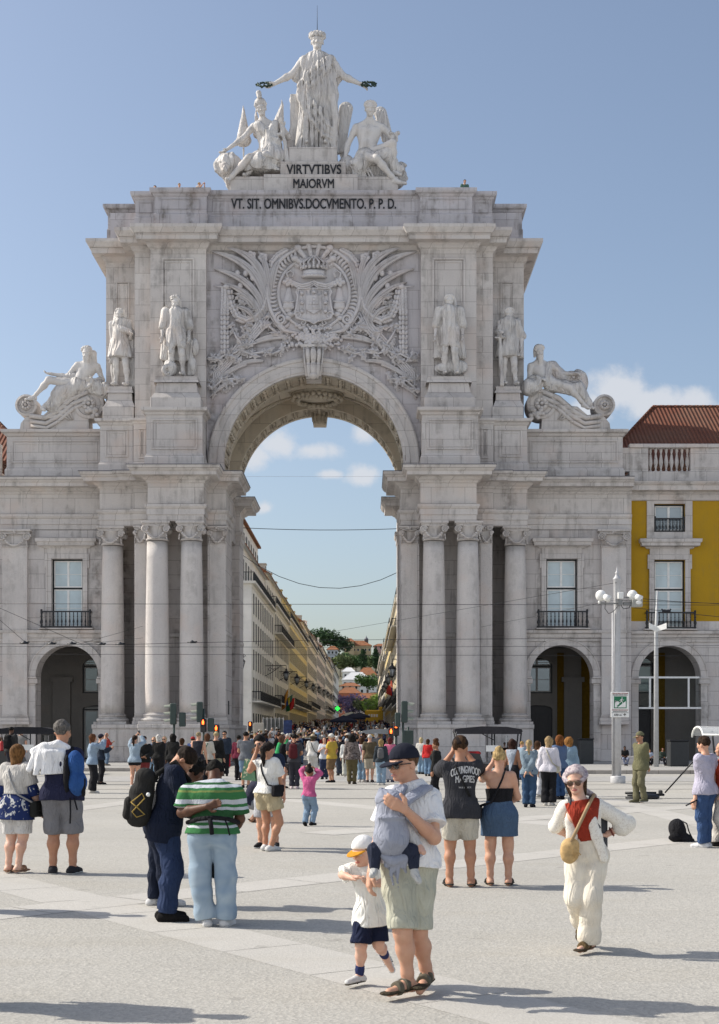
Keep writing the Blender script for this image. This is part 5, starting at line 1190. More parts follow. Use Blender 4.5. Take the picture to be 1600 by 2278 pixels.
# crowning figure: robed woman with outstretched arms, bronze wreath in each hand
st = Statue('robed crowning statue with outstretched arms holding two green wreaths', YC, (703,328), 'statue')
st.fig(dict(head=(706,93,-.1),neck=(706,120,0),chest=(706,158,0),waist=(706,190,0),pel=(706,215,0),shR=(676,134,0),elR=(649,166,-.15),wrR=(611,186,-.3),shL=(737,134,0),elL=(765,170,-.1),wrL=(800,186,-.25),
            hipL=(722,222,0),hipR=(690,222,0),knL=(722,268,-.3),knR=(688,268,-.1),anL=(725,320,-.1),anR=(684,320,0)), 6.7, 1.15)
P = []
for (x0,y0,x1,y1,r0,r1) in ((700,200,668,345,.75,.42),(706,205,695,345,.85,.5),(712,205,722,345,.8,.5),(716,195,741,345,.72,.38),(706,140,706,210,.72,.95),(690,140,690,210,.5,.8),(722,140,724,210,.5,.8)): P.append(cone(st.p(x0,y0), st.p(x1,y1), r0, r1, .25, ((0,1,0), .72)))
for x0, y0, x1, y1, r in ((676,138,660,172,.34),(737,138,752,172,.34)): P.append(cone(st.p(x0,y0), st.p(x1,y1,.1), r, .30, .1))
for o in (-12,0,12):                               # mantle thrown across, in parallel folds
    P += chain([st.p(738+o*.2,128+o*.2,-.35), st.p(716+o*.5,152+o*.8,-.58), st.p(692+o*.5,176+o*.9,-.60), st.p(668+o*.2,204+o,-.45)], [.13,.16,.17,.14], .1)
    P += chain([st.p(666,204+o,-.42), st.p(694-o*.3,246+o*1.3,-.62), st.p(724-o*.3,290+o*1.0,-.58), st.p(748,304+o*.7,-.35)], [.13,.16,.15,.1], .1)
P += chain([st.p(742,215,-.3), st.p(747,262,-.45), st.p(743,300,-.4)], [.22,.2,.14], .05)+[cone(st.p(660,172,.1), st.p(668,188,.1), .26, .1, .05), cone(st.p(752,172,.1), st.p(748,194,.1), .26, .1, .05)]
for i, x in enumerate(range(664,752,7)): P.append(cone(st.p(x*.45+706*.55, 240, -.62), st.p(x, 346, -.46+.0004*(x-706)**2*.2), .07, .11, .03))
st.add(P, [(st.p(703,342), (0,0,-1))])
P = [ell(st.K.hd(.056*math.cos(t), .060*math.sin(t)-.008, .040+.014*(k % 2)), np.array([.015,.015,.018])*6.7, None, .02) for k, t in enumerate(np.linspace(0,6.28,27))]+[ell(st.K.hd(0,-.01,.045), np.array([.052,.058,.048])*6.7, st.K.HM)]; st.add(P)
dz = folds(.055, 15, Wp(706,0,YC)[0], YC, 1., .8)
zz = [Wp(0,100,YC)[2], Wp(0,170,YC)[2]]
st.done(.06, lambda X, Y, Z: dz(X, Y, Z)*np.clip((zz[0]-Z)/1.5, 0, 1)*np.clip(1.6-np.abs(X-Wp(706,0,YC)[0]), 0, 1))
BRZ = plain('green_bronze', (.035,.06,.045), .6, .4, .3)
for (x, y) in ((588,188),(820,187)):
    m = MB(); m.smooth = True; c = Vector(Wp(x, y, YC-.4)); rg = random.Random(x)
    for k in range(44):
        a = 2*math.pi*k/44; p = c+Vector((.43*math.cos(a), .43*math.sin(a)*.8, .26*math.sin(a)+.02*math.cos(5*a)))
        t = Matrix.Rotation(a+math.pi/2+rg.uniform(-.7,.7), 3, 'Z') @ Matrix.Rotation(rg.uniform(-.8,.8), 3, 'Y'); m.ball(p+Vector((rg.uniform(-.05,.05),rg.uniform(-.05,.05),rg.uniform(-.05,.05))), (.13,.04,.055), 6, 4, t)
    m.build('wreath', BRZ, st.root)
m = MB(); a = Vector(Wp(706,78,YC)); m.tube([a, a+Vector((0,0,1.75))], [.022,.008], 6); m.build('lightning_rod', DARK, st.root)
# left seated group: helmeted woman, lion, flags, sword
st = Statue('seated helmeted statue with one hand on a lion head and stone flags behind', 82.6, (560,412))
st.fig(dict(head=(581,242,-.2),neck=(585,268,0),chest=(591,295,0),waist=(597,318,0),pel=(600,338,.1),shR=(564,282,0),elR=(538,310,-.2),wrR=(506,332,-.3),shL=(617,280,0),elL=(640,305,0),wrL=(630,282,-.4),
            hipL=(608,345,-.1),hipR=(586,345,-.1),knR=(552,352,-1.1),anR=(507,402,-.9),knL=(590,345,-1.1),anL=(545,392,-.5)), 5.6, 1.05)
h = st.K
P = [ell(h.hd(0,-.01,.045), (.35,.38,.34), None, .05)]+chain([h.hd(0,.045,.095), h.hd(0,.01,.135), h.hd(0,-.05,.125), h.hd(0,-.085,.06), h.hd(0,-.085,-.02)], [.10,.15,.15,.12,.08], .05)
st.add(P)
P = [cone(st.p(600,320), st.p(606,350,-.3), .62, .75, .2), cone(st.p(600,350,-.5), st.p(575,362,-.9), .55, .5, .2), cone(st.p(585,360,-.5), st.p(612,388,-.4), .5, .45, .2), cone(st.p(560,375,-.5), st.p(600,390,-.3), .5, .6, .2), cone(st.p(540,395,0), st.p(640,395,.2), .7, .9, .2), cone(st.p(575,280,-.25), st.p(612,318,-.35), .3, .4, .1), cone(st.p(612,278,-.2), st.p(600,318,-.35), .28, .4, .1)]
st.add(P, [(st.p(0,391), (0,0,-1))])
P = [ell(st.p(507,365,-.5), (.62,.6,.58)), ell(st.p(500,372,-1.0), (.34,.3,.3)), ell(st.p(499,380,-1.1), (.24,.22,.16)), cone(st.p(502,362,-1.1), st.p(500,374,-1.3), .10, .13, .06), cone(st.p(510,385,-.3), st.p(515,410,-.1), .5, .35)]
rg = random.Random(2)
for k in range(34): a = 2*math.pi*k/17; r = (22,17)[k % 2]; P.append(ell(st.p(506+r*math.cos(a), 368-r*.95*math.sin(a), -.45+.2*(k % 2)), (.24,.24,.22), None, .07))
for q in (-1,1): P += [ell(st.p(502+q*11,360,-.9), (.12,.1,.13)), ell(st.p(501+q*6,368,-1.22), (.06,.05,.05), None, .03)]
st.add(P)
for (x0,y0,x1,y1,w) in ((542,245,542,312,.55),(628,232,615,300,.6),(655,262,648,330,.55),(570,255,575,300,.35)):
    P = [cone(st.p(x0,y0,.7), st.p(x1,y1,.9), .07, w*.8, .05), cone(st.p(x0-1,y0-10,.7), st.p(x0,y0+4,.7), .02, .09, .03), cone(st.p(x0,y0,.7), st.p(x1,y1+40,.9), .06, .06, .02)]
    for q in (-.5,0,.5): P.append(cone(st.p(x0,y0+4,.6), st.p(x1+q*16,y1,.6), .05, .13, .05))
    st.add(P)
st.add([cone(st.p(629,286,-.5), st.p(640,358,-.6), .15, .13, .03), cone(st.p(618,300,-.5), st.p(642,296,-.5), .09, .09, .03), cone(st.p(627,272,-.5), st.p(629,290,-.5), .11, .11, .03)])
st.add([rbox(st.p(662,275,.9), (.42,.4,1.6), .05)]+[ell(st.p(660+8*math.cos(k),232+10*math.sin(k*1.7),.7), (.22,.2,.22), None, .05) for k in range(9)])
w = wrinkle(3, .08, 4.2, (1.5,1,.6)); st.done(.07, lambda X, Y, Z: w(X, Y, Z)*np.clip((Wp(0,272,82.6)[2]-Z), 0, 1))
# right seated group: winged young man
st = Statue('seated bare-chested winged male statue leaning on one arm', 82.6, (845,412))
st.fig(dict(head=(824,243,-.2),neck=(823,268,0),chest=(820,298,0),waist=(818,322,0),pel=(815,342,.1),shR=(792,284,0),elR=(774,322,.0),wrR=(767,356,-.2),shL=(852,284,0),elL=(872,305,-.1),wrL=(874,305,-.5),
            hipR=(806,348,-.1),hipL=(826,346,-.1),knR=(838,352,-1.2),anR=(880,402,-.8),knL=(874,318,-.9),anL=(876,382,-.5),toR=(902,408,-1.0),toL=(892,388,-.8)), 5.8, 1.1)
for (x0,y0,x1,y1,w,dd) in ((770,242,758,318,.42,.9),(846,252,862,300,.40,.9)):
    P = [cone(st.p(x0,y0,dd), st.p(x1,y1,dd), w, w*.75, .1, ((0,1,0), .4)), cone(st.p(x1,y1,dd), st.p(x1+(4 if x1 < 815 else 2),y1+32,dd), w*.7, .12, .1, ((0,1,0), .4))]
    for k in range(12): t = k/12; xx = x0+(x1-x0)*t; P += [ell(st.p(xx+q*5, y0+(y1-y0)*t*1.3, dd-.17), (.13,.07,.22), None, .03) for q in (-1.4,0,1.4)]
    st.add(P)
P = [cone(st.p(812,352,-.2), st.p(800,372,-.4), .6, .5, .2), cone(st.p(790,368,-.3), st.p(815,412,-.5), .4, .18, .1), cone(st.p(820,355,-.4), st.p(862,345,-.6), .4, .42, .15), cone(st.p(862,340,-.5), st.p(874,372,-.4), .42, .4, .15), cone(st.p(780,390,.4), st.p(880,395,.4), .7, .7, .2), ell(st.p(884,378,-.3), (.5,.4,.35)), ell(st.p(895,368,-.2), (.3,.2,.2)), ell(st.p(772,372,.2), (.5,.6,.7))]
P += chain([st.p(868,296,-.5), st.p(880,300,-.5), st.p(886,296,-.5)], [.1,.1,.12], .03)+[cone(st.p(882,296,-.5), st.p(882,312,-.5), .08, .1, .03)]
for k in range(7): P.append(cone(st.p(783+k*6,372,-.5), st.p(790+k*7,408-k*2,-.6), .09, .08, .03))
st.add(P, [(st.p(0,413), (0,0,-1))]); w = wrinkle(5, .07, 4.4, (1.5,1,.6)); st.done(.07, lambda X, Y, Z: w(X, Y, Z)*np.clip((Wp(0,345,82.6)[2]-Z), 0, 1))
# standing statues on the plinths
def standing(label, Y, cx, top, bot, face, robe, beard=False, extra=None, kneel=0, arms=None):
    s = Statue(label, Y, (cx, bot)); h = bot-top; Hm = h*Y/F*1.0; y = lambda f: bot-h*f; a = arms or {}
    J = dict(head=(cx,y(.925),-.12),neck=(cx,y(.85),0),chest=(cx,y(.74),0),waist=(cx,y(.63),0),pel=(cx,y(.53),0),shR=(cx-.115*h,y(.81),0),shL=(cx+.115*h,y(.81),0),elR=(cx-.165*h,y(.64),.1),elL=(cx+.165*h,y(.64),.1),wrR=(cx-.175*h,y(.49),-.2),wrL=(cx+.16*h,y(.49),-.2),
             hipR=(cx-.05*h,y(.52),0),hipL=(cx+.05*h,y(.52),0),knR=(cx-.06*h,y(.28),-.2),knL=(cx+.07*h,y(.28),-.35),anR=(cx-.06*h,y(.035),0),anL=(cx+.09*h,y(.035),-.2))
    J.update(a); s.fig(J, Hm, 1.1, beard=beard, face=face); s.y = y; s.h = h; s.cx = cx
    c = lambda x, f, d=0.: s.p(cx+x*h, y(f), d)
    if robe == 'coat':                                # long open coat with wide sleeves
        P = [cone(c(q*.09,.80,.05), c(q*.135,.24,.25), .30, .34, .15, ((0,1,0), .7)) for q in (-1,1)]+[cone(c(0,.8,.35), c(0,.24,.4), .4, .5, .2, ((0,1,0),.5))]
        P += [cone(c(q*.12,.80), c(q*.165,.62,.05), .30, .27, .1) for q in (-1,1)]; s.add(P, [(c(0,.21), (0,0,-1))])
        s.add([cone(c(-.05,.56,-.1), c(-.07,.38,-.22), .33, .27, .1), cone(c(.05,.56,-.1), c(.075,.38,-.27), .33, .27, .1), cone(c(0,.80,-.1), c(0,.58,-.1), .40, .36, .12), cone(c(0,.60,-.05), c(0,.59,-.05), .45, .45, .02)]+[cone(c(q*.045,.80,-.38), c(q*.075,.30,-.32), .10, .12, .04) for q in (-1,1)]+[cone(c(q*.06,.83,-.2), c(q*.02,.72,-.42), .12, .07, .04) for q in (-1,1)])
    if robe == 'tunic':
        P = [cone(c(0,.66), c(0,.42,-.05), .46, .60, .15), cone(c(-.06,.56), c(-.09,.38), .35, .38, .1), cone(c(.06,.56), c(.10,.38), .35, .38, .1), cone(c(0,.8), c(0,.6), .48, .45, .15), cone(c(.10,.82,.1), c(.14,.15,.35), .26, .36, .1)]
        s.add(P, [(c(0,.36), (0,0,-1))] if extra != 'cloak' else [(c(0,.12), (0,0,-1))])
    return s, c
s1, c = standing('standing bearded statue in flat cap and long coat on the left pier', 80.5, 392, 660, 837, (-.25,-1), 'coat', True)
s1.add([ell(c(-.01,.985,-.1), (.36,.36,.13), None, .06), ell(c(-.03,.97,-.28), (.24,.12,.06), None, .05)]); s1.add([ring(c(-.10,.07,-.35), (.5,-1,-.2), .26, .13), ell(c(-.07,.10,-.1), (.4,.35,.5)), ell(c(.24,.38,.2), (.22,.18,.5)), cone(c(.20,.45,-.1), c(.16,.02,.1), .05, .05), ell(c(.2,.12,.3), (.25,.3,.5))])
s1.done(.055, wrinkle(7, .06, 4.5, (1.3,1,.5)))
s2, c = standing('standing statue with long wig and knee-length coat on the right pier', 80.5, 1000, 656, 834, (.1,-1), 'coat')
s2.add([ell(c(0,.955,.14), (.33,.30,.27), None, .05)]+[cone(c(q*.055,.94,.10), c(q*.075,.81,.05), .13, .16, .05) for q in (-1,1)]+[cone(c(0,.83,-.32), c(0,.79,-.42), .09, .12, .04)]+[ell(c(.05,.10,.35), (.8,.4,.55)), ell(c(-.1,.08,.2), (.4,.4,.35)), rbox(c(.05,.20,.5), (.55,.35,.1), .04)]); s2.done(.055, wrinkle(8, .06, 4.5, (1.3,1,.5)))
s3, c = standing('standing half-nude statue with long hair and cloak at the left corner tower', 82.2, 268, 687, 860, (-.35,-1), 'tunic', False, 'x', arms=dict(wrL=(292,745,-.5),elL=(290,755,0),elR=(250,760,.1),wrR=(248,795,-.1)))
s3.add([cone(c(q*.04,.94), c(q*.07,.82,.05), .19, .14, .06) for q in (-1,1)]+chain([c(-.08,.80,-.2), c(.02,.74,-.45), c(.12,.70,-.35)], [.16,.2,.18], .05)+[cone(c(.14,.68,.1), c(.16,.14,.3), .25, .42, .1), cone(c(.2,.4,.3), c(.16,.02,.4), .2, .45, .1), cone(c(-.11,.6,0), c(-.10,.05,.05), .05, .05)]); s3.done(.055, wrinkle(9, .065, 4.5, (1.3,1,.5)))
s4, c = standing('standing bearded statue in belted tunic with a long sword at the right corner tower', 82.2, 1132, 685, 858, (.2,-1), 'tunic', True, 'x', arms=dict(wrR=(1112,745,-.5),elR=(1108,755,0)))
s4.add([cone(c(-.115,.70,-.5), c(-.09,.02,-.4), .09, .11, .03), cone(c(-.17,.62,-.5), c(-.05,.62,-.5), .06, .06, .03), cone(c(.07,.82), c(.16,.64,.05), .28, .24, .08), cone(c(-.07,.82), c(-.13,.68,.05), .28, .24, .08), cone(c(0,.60), c(0,.585), .52, .52, .03)]); s4.done(.055, wrinkle(10, .06, 4.5, (1.6,1,.35)))
# reclining river gods on scrolls
def scroll(sx, c1, c2, lab):
    """console of two volutes (big inner, small outer) with a sweeping back"""
    Y = 83.3; m = MB(); e = empty('scroll_console', tuple(Wp(c1[0], 935, Y))); tag(e, lab, 'console')
    def drum(c, r):
        p = Wp(*c, Y); n = 28; 
        for (r0, d0, r1, d1) in ((r,.9,r,-.45),(r,-.45,r*.8,-.5),(r*.8,-.5,r*.74,-.36),(r*.74,-.36,r*.5,-.36),(r*.5,-.36,r*.45,-.5),(r*.45,-.5,0,-.42)):
            vs = [(p[0]+q*math.cos(2*math.pi*i/n), Y+d, p[2]+q*math.sin(2*math.pi*i/n)) for q, d in ((r0,d0),(r1,d1)) for i in range(n)]; m.add(vs, [(i, n+i, n+(i+1) % n, (i+1) % n) for i in range(n)])
        for k in range(8): a = 2*math.pi*k/8; m.ball((p[0]+r*.3*math.cos(a), Y-.5, p[2]+r*.3*math.sin(a)), (r*.15,.09,r*.15), 6, 5)
        m.ball((p[0],Y-.55,p[2]), r*.14, 6, 5)
        if r > .7:
            rg = random.Random(int(c[0]))
            for k in range(12): m.ball((p[0]-sx*rg.uniform(-.1,.8)*r, Y-.55, p[2]-rg.uniform(.3,1.)*r), (.16,.12,.14), 6, 5)
    m.smooth = True; drum(c1, 33*Y/F); drum(c2, 24*Y/F)
    T = [(c1[0]+sx*5,c1[1]-31),(c1[0]+sx*40,c1[1]-16),(c1[0]+sx*75,c1[1]+14),(c1[0]+sx*100,c1[1]+28),(c2[0]-sx*4,c2[1]+20)]
    for off, r in ((0,.16),(12,.14),(22,.12)): m.tube([tuple(Wp(x-sx*off*.15, y+off, Y-.42)) for x, y in T], [r]*5, 7)
    m.smooth = False; L = [(Wp(x,y,Y)[0], Wp(x,y,Y)[2]) for x, y in T]; m.prism(L+[(Wp(c2[0]+sx*12,930,Y)[0], 20.1), (Wp(c2[0]+sx*14,935,Y)[0], 19.75),(Wp(c1[0],935,Y)[0], 19.75)], Y-.38, Y+.9)
    m.smooth = True
    for k in range(3): m.tube([tuple(Wp(c1[0]+sx*(38+k*4), 934, Y-.4)), tuple(Wp(c1[0]+sx*(52+k*6), 905+k*9, Y-.45)), tuple(Wp(c1[0]+sx*(80+k*4), 908+k*10, Y-.45)), tuple(Wp(c1[0]+sx*(112+k), 932, Y-.4))], [.05,.11,.1,.04], 6)
    m.build('body', LIOZ, e, fixn=True)
scroll(-1, (201,902), (62,905), 'stone scroll console under the left reclining statue'); scroll(1, (1203,902), (1342,905), 'stone scroll console under the right reclining statue')
st = Statue('reclining bearded river god statue with outstretched arm above the left wing', 83.2, (150,890))
st.fig(dict(head=(195,785,-.2),neck=(198,805,0),chest=(193,825,0),waist=(183,842,0),pel=(172,858,.1),shR=(172,812,-.1),elR=(150,838,-.2),wrR=(115,832,-.4),shL=(217,815,.1),elL=(228,845,.1),wrL=(207,845,-.5),
            hipR=(166,855,-.3),hipL=(172,862,0),knR=(108,845,-.6),anR=(75,884,-.3),knL=(125,878,-.5),anL=(95,908,-.4),toR=(58,888,-.5),toL=(100,912,-.6)), 5.0, 1.15, beard=True, face=(-.35,-1))
st.add([ell(st.p(215,862,-.2), (.62,.5,.5)), cone(st.p(215,862,-.2), st.p(232,868,-.3), .4, .5), ring(st.p(200,852,-.5), (-1,-.6,.4), .28, .1), cone(st.p(172,860,-.2), st.p(130,880,-.3), .6, .45, .15), cone(st.p(135,872,-.3), st.p(118,905,-.3), .45, .4, .15), cone(st.p(165,838,-.1), st.p(128,845,-.3), .3, .2, .1), cone(st.p(205,790,.1), st.p(212,815,.1), .3, .2)])
st.done(.07, wrinkle(12, .06, 4.4, (1.3,1,.7)))
st = Statue('reclining bearded river god statue draped in a cloak above the right wing', 83.2, (1245,880))
st.fig(dict(head=(1199,782,-.2),neck=(1200,803,0),chest=(1205,828,0),waist=(1212,842,0),pel=(1222,855,.1),shR=(1180,815,0),elR=(1178,842,-.1),wrR=(1200,842,-.6),shL=(1228,815,.1),elL=(1250,832,.1),wrL=(1275,832,-.2),
            hipR=(1228,852,-.3),hipL=(1232,856,0),knR=(1268,862,-.7),anR=(1300,900,-.5),knL=(1285,855,-.3),anL=(1312,902,-.3),toR=(1312,908,-.7),toL=(1320,908,-.4)), 5.0, 1.15, beard=True, face=(.15,-1))
st.add([cone(st.p(1188,858,-.3), st.p(1180,862,-.4), .5, .55), ring(st.p(1188,850,-.6), (-.6,-1,.3), .35, .13), ell(st.p(1287,852,.2), (.55,.4,.85)), ell(st.p(1278,834,.1), (.45,.35,.25)), cone(st.p(1225,857,-.2), st.p(1285,866,-.4), .42, .40, .12), cone(st.p(1285,865,-.3), st.p(1308,898,-.3), .42, .3, .15), cone(st.p(1230,816,.3), st.p(1258,848,.3), .34, .42, .12), cone(st.p(1222,810,-.2), st.p(1215,850,-.5), .2, .22, .1)]+[ell(st.p(1284+7*math.cos(k*2.4),848+10*math.sin(k*1.3),-.2), (.13,.12,.13), None, .04) for k in range(12)])
st.done(.07, wrinkle(13, .07, 4.4, (1.3,1,.7)))
# ================================================================ buildings beside and beyond the arch
def tile_mat(name, c):
    m, t, b = pbase(name, .85, .2); uv = t.nodes.new('ShaderNodeUVMap'); p = pos(t)
    w1 = t.nodes.new('ShaderNodeTexWave'); w1.inputs['Scale'].default_value = 1.25; t.links.new(uv.outputs[0], w1.inputs['Vector'])
    w2 = t.nodes.new('ShaderNodeTexWave'); w2.bands_direction = 'Y'; w2.wave_profile = 'SAW'; w2.inputs['Scale'].default_value = .8; t.links.new(uv.outputs[0], w2.inputs['Vector'])
    n1 = noise(t, p, 2.2, 5, .7); n2 = noise(t, p, .4, 4)
    col = mixc(t, n1, c, tuple(v*.5 for v in c)); col = mixc(t, ramp(t, n2, [(.45,0.),(.7,.5)]), col, (.20,.13,.09))
    col = mixc(t, mth(t, 'MULTIPLY', w1.outputs['Fac'], .35), tuple(v*.35 for v in c), col) if False else mixc(t, ramp(t, w1.outputs['Fac'], [(.0,.6),(.4,0.)]), col, tuple(v*.3 for v in c))
    t.links.new(col, b.inputs['Base Color']); bump(t, b, mth(t, 'ADD', w1.outputs['Fac'], mth(t, 'MULTIPLY', w2.outputs['Fac'], .4)), 1., .08); return m
TILE = tile_mat('clay_roof_tiles', (.23,.088,.055)); TILE2 = tile_mat('orange_roof_tiles', (.50,.21,.10))
def roof_uv(me):
    """u along the eaves, v up the slope"""
    uv = me.uv_layers.new(name='UVMap')
    for p in me.polygons:
        n = p.normal; e = Vector((-n.y, n.x, 0)); e = e.normalized() if e.length > 1e-3 else Vector((1,0,0)); u = n.cross(e)
        for li in p.loop_indices: c = me.vertices[me.loops[li].vertex_index].co; uv.data[li].uv = (c.dot(e), c.dot(u))
def hip_roof(x0, x1, y0, y1, ze, zr, rx0, rx1, par, mat=None, oh=.5, thick=.18, name='roof', ry=None):
    m = MB(); ry = (y0+y1)/2 if ry is None else ry; X0, X1, Y0, Y1 = x0-oh, x1+oh, y0-oh, y1+oh
    v = [(X0,Y0,ze),(X1,Y0,ze),(X1,Y1,ze),(X0,Y1,ze),(rx0,ry,zr),(rx1,ry,zr)]
    m.add(v+[(x,y,z-thick) for x,y,z in v[:4]], [(0,1,5,4),(1,2,5),(2,3,4,5),(3,0,4),(6,7,1,0),(7,8,2,1),(8,9,3,2),(9,6,0,3),(9,8,7,6)])
    a, b = Vector(v[4]), Vector(v[5])
    for p, q in ((v[4],v[5]),(v[0],v[4]),(v[1],v[5])):
        p, q = Vector(p), Vector(q); n = max(2, int((q-p).length/.45))
        for i in range(n): m.tube([p.lerp(q, i/n), p.lerp(q, (i+1.15)/n)], [.12,.10], 6)
    o = m.build(name, mat or TILE, par); roof_uv(o.data); return o
def yellow_house(s, lab, bays):
    xa = XC+s*18.66; Y = 83.4; xe = xa+s*(bays*6.4+1); b = empty('ochre_building', ((xa+xe)/2, Y, 0)); tag(b, lab, 'building'); x0, x1 = sorted((xa, xe))
    cs = [XC+s*(21.05+6.4*i) for i in range(bays)]
    m = MB(); wall_open(m, x0, x1, .16, 8.45, Y, [(c-1.85,c+1.85,.16,5.14,1.85,1.3) for c in cs]+[(c-.92,c+.92,8.0,8.45,0,.4) for c in cs], .4, 22); m.box(x0, x1, Y+.5, Y+1, 15.6, 17.3); m.build('ground_storey_wall', LIOZ_W, b)
    m = MB(); wall_open(m, x0, x1, 8.45, 15.6, Y+.03, [(c-.92,c+.92,8.45,12.1,0,.4) for c in cs]+[(c-.92,c+.92,13.75,15.42,0,.4) for c in cs], .4); m.build('plaster_wall', YELLOW, b)
    m = MB(); 
    for c in cs: arch_trim(m, c, 1.85, 5.14, Y); window_surround(m, c, 1.84, 8.45, 12.1, Y, 12.85, 13.35, 3.6); [m.box(*sorted((c+q*.92, c+q*1.35)), Y-.06, Y+.05, 13.75, 15.6, .012) for q in (-1,1)]; m.box(c-1.35, c+1.35, Y-.06, Y+.05, 13.36, 13.75, .012); m.box(c-.92, c+.92, Y-.055, Y+.05, 15.42, 15.6); m.box(c-1.6, c+1.6, Y-.5, Y+.3, 7.9, 7.98, .02)
    pth = [(x0,Y+.02),(x0,Y),(x1,Y),(x1,Y+.02)][1:3]
    m.sweep([(0,7.18),(.08,7.22),(.1,7.42),(.16,7.46),(.18,7.62),(.34,7.7),(.36,7.86),(0,7.92)], pth)
    m.sweep([(0,15.6),(.05,15.62),(.07,15.95),(.14,16.0),(.25,16.1),(.62,16.14),(.66,16.4),(.8,16.5),(.84,16.62),(-.6,16.8)], pth)
    m.build('trim', LIOZ, b)
    m = MB(); bx = [x0+(x1-x0)*i/bays for i in range(bays+1)]
    m.box(x0, x1, Y-.05, Y+.45, 16.75, 17.35, .02); m.box(x0, x1, Y-.1, Y+.5, 18.75, 18.98, .02)
    for i in range(bays):
        c = cs[i]; e0 = min(bx[i], bx[i+1]) if s > 0 else 0
        lo, hi = c-3.2, c+3.2; m.box(max(lo,x0), c-1.25, Y, Y+.4, 17.35, 18.75, .02); m.box(c+1.25, min(hi,x1), Y, Y+.4, 17.35, 18.75, .02)
        for q in (-2.2,2.2):
            if x0 < c+q-.7 and c+q+.7 < x1: m.box(c+q-.75, c+q+.75, Y-.03, Y+.02, 17.55, 18.55, .02)
    if s > 0: m.box(x0, cs[0]-3.19, Y, Y+.4, 17.35, 18.75)
    m.build('parapet', LIOZ, b)
    for c in cs:
        for i in range(8):
            m = MB(); m.lathe([(.09,0),(.09,.06),(.05,.1),(.05,.2),(.13,.55),(.12,.65),(.06,1.0),(.05,1.1),(.08,1.2),(.09,1.3),(.09,1.4)], (c-1.09+i*.312, Y+.2, 17.35), 10); m.build('baluster', LIOZ, b)
        window_unit(b, c, 1.84, 8.05, 12.1, Y+.26, CURT if s > 0 else GLASS, DARK, WHITEP, 2, 10.35, 2); window_unit(b, c, 1.84, 13.78, 15.42, Y+.26, GLASS, DARK, WHITEP, 2, None, 1)
        balcony(b, c, 2.95, 7.98, 1.0, Y); balcony(b, c, 1.8, 13.75, .85, Y+.22, .2, 9)
    if s > 0:
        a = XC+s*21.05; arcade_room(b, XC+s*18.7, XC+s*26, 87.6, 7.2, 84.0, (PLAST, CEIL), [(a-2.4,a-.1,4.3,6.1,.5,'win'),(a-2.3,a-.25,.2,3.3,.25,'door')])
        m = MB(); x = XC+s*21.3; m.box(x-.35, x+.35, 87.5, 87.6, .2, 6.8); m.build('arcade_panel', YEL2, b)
    hip_roof(*sorted((xa-s*.7, xe+s*20)), 86, 99, 18.4, 23.3, *( (18.9, xe) if s > 0 else (xe, XC-22.0)), b)
    return b
yellow_house(1, 'ochre yellow arcaded building with red tiled roof right of the arch', 3)
yellow_house(-1, 'arcaded building with tiled roof at the far left edge beyond the wing', 2)
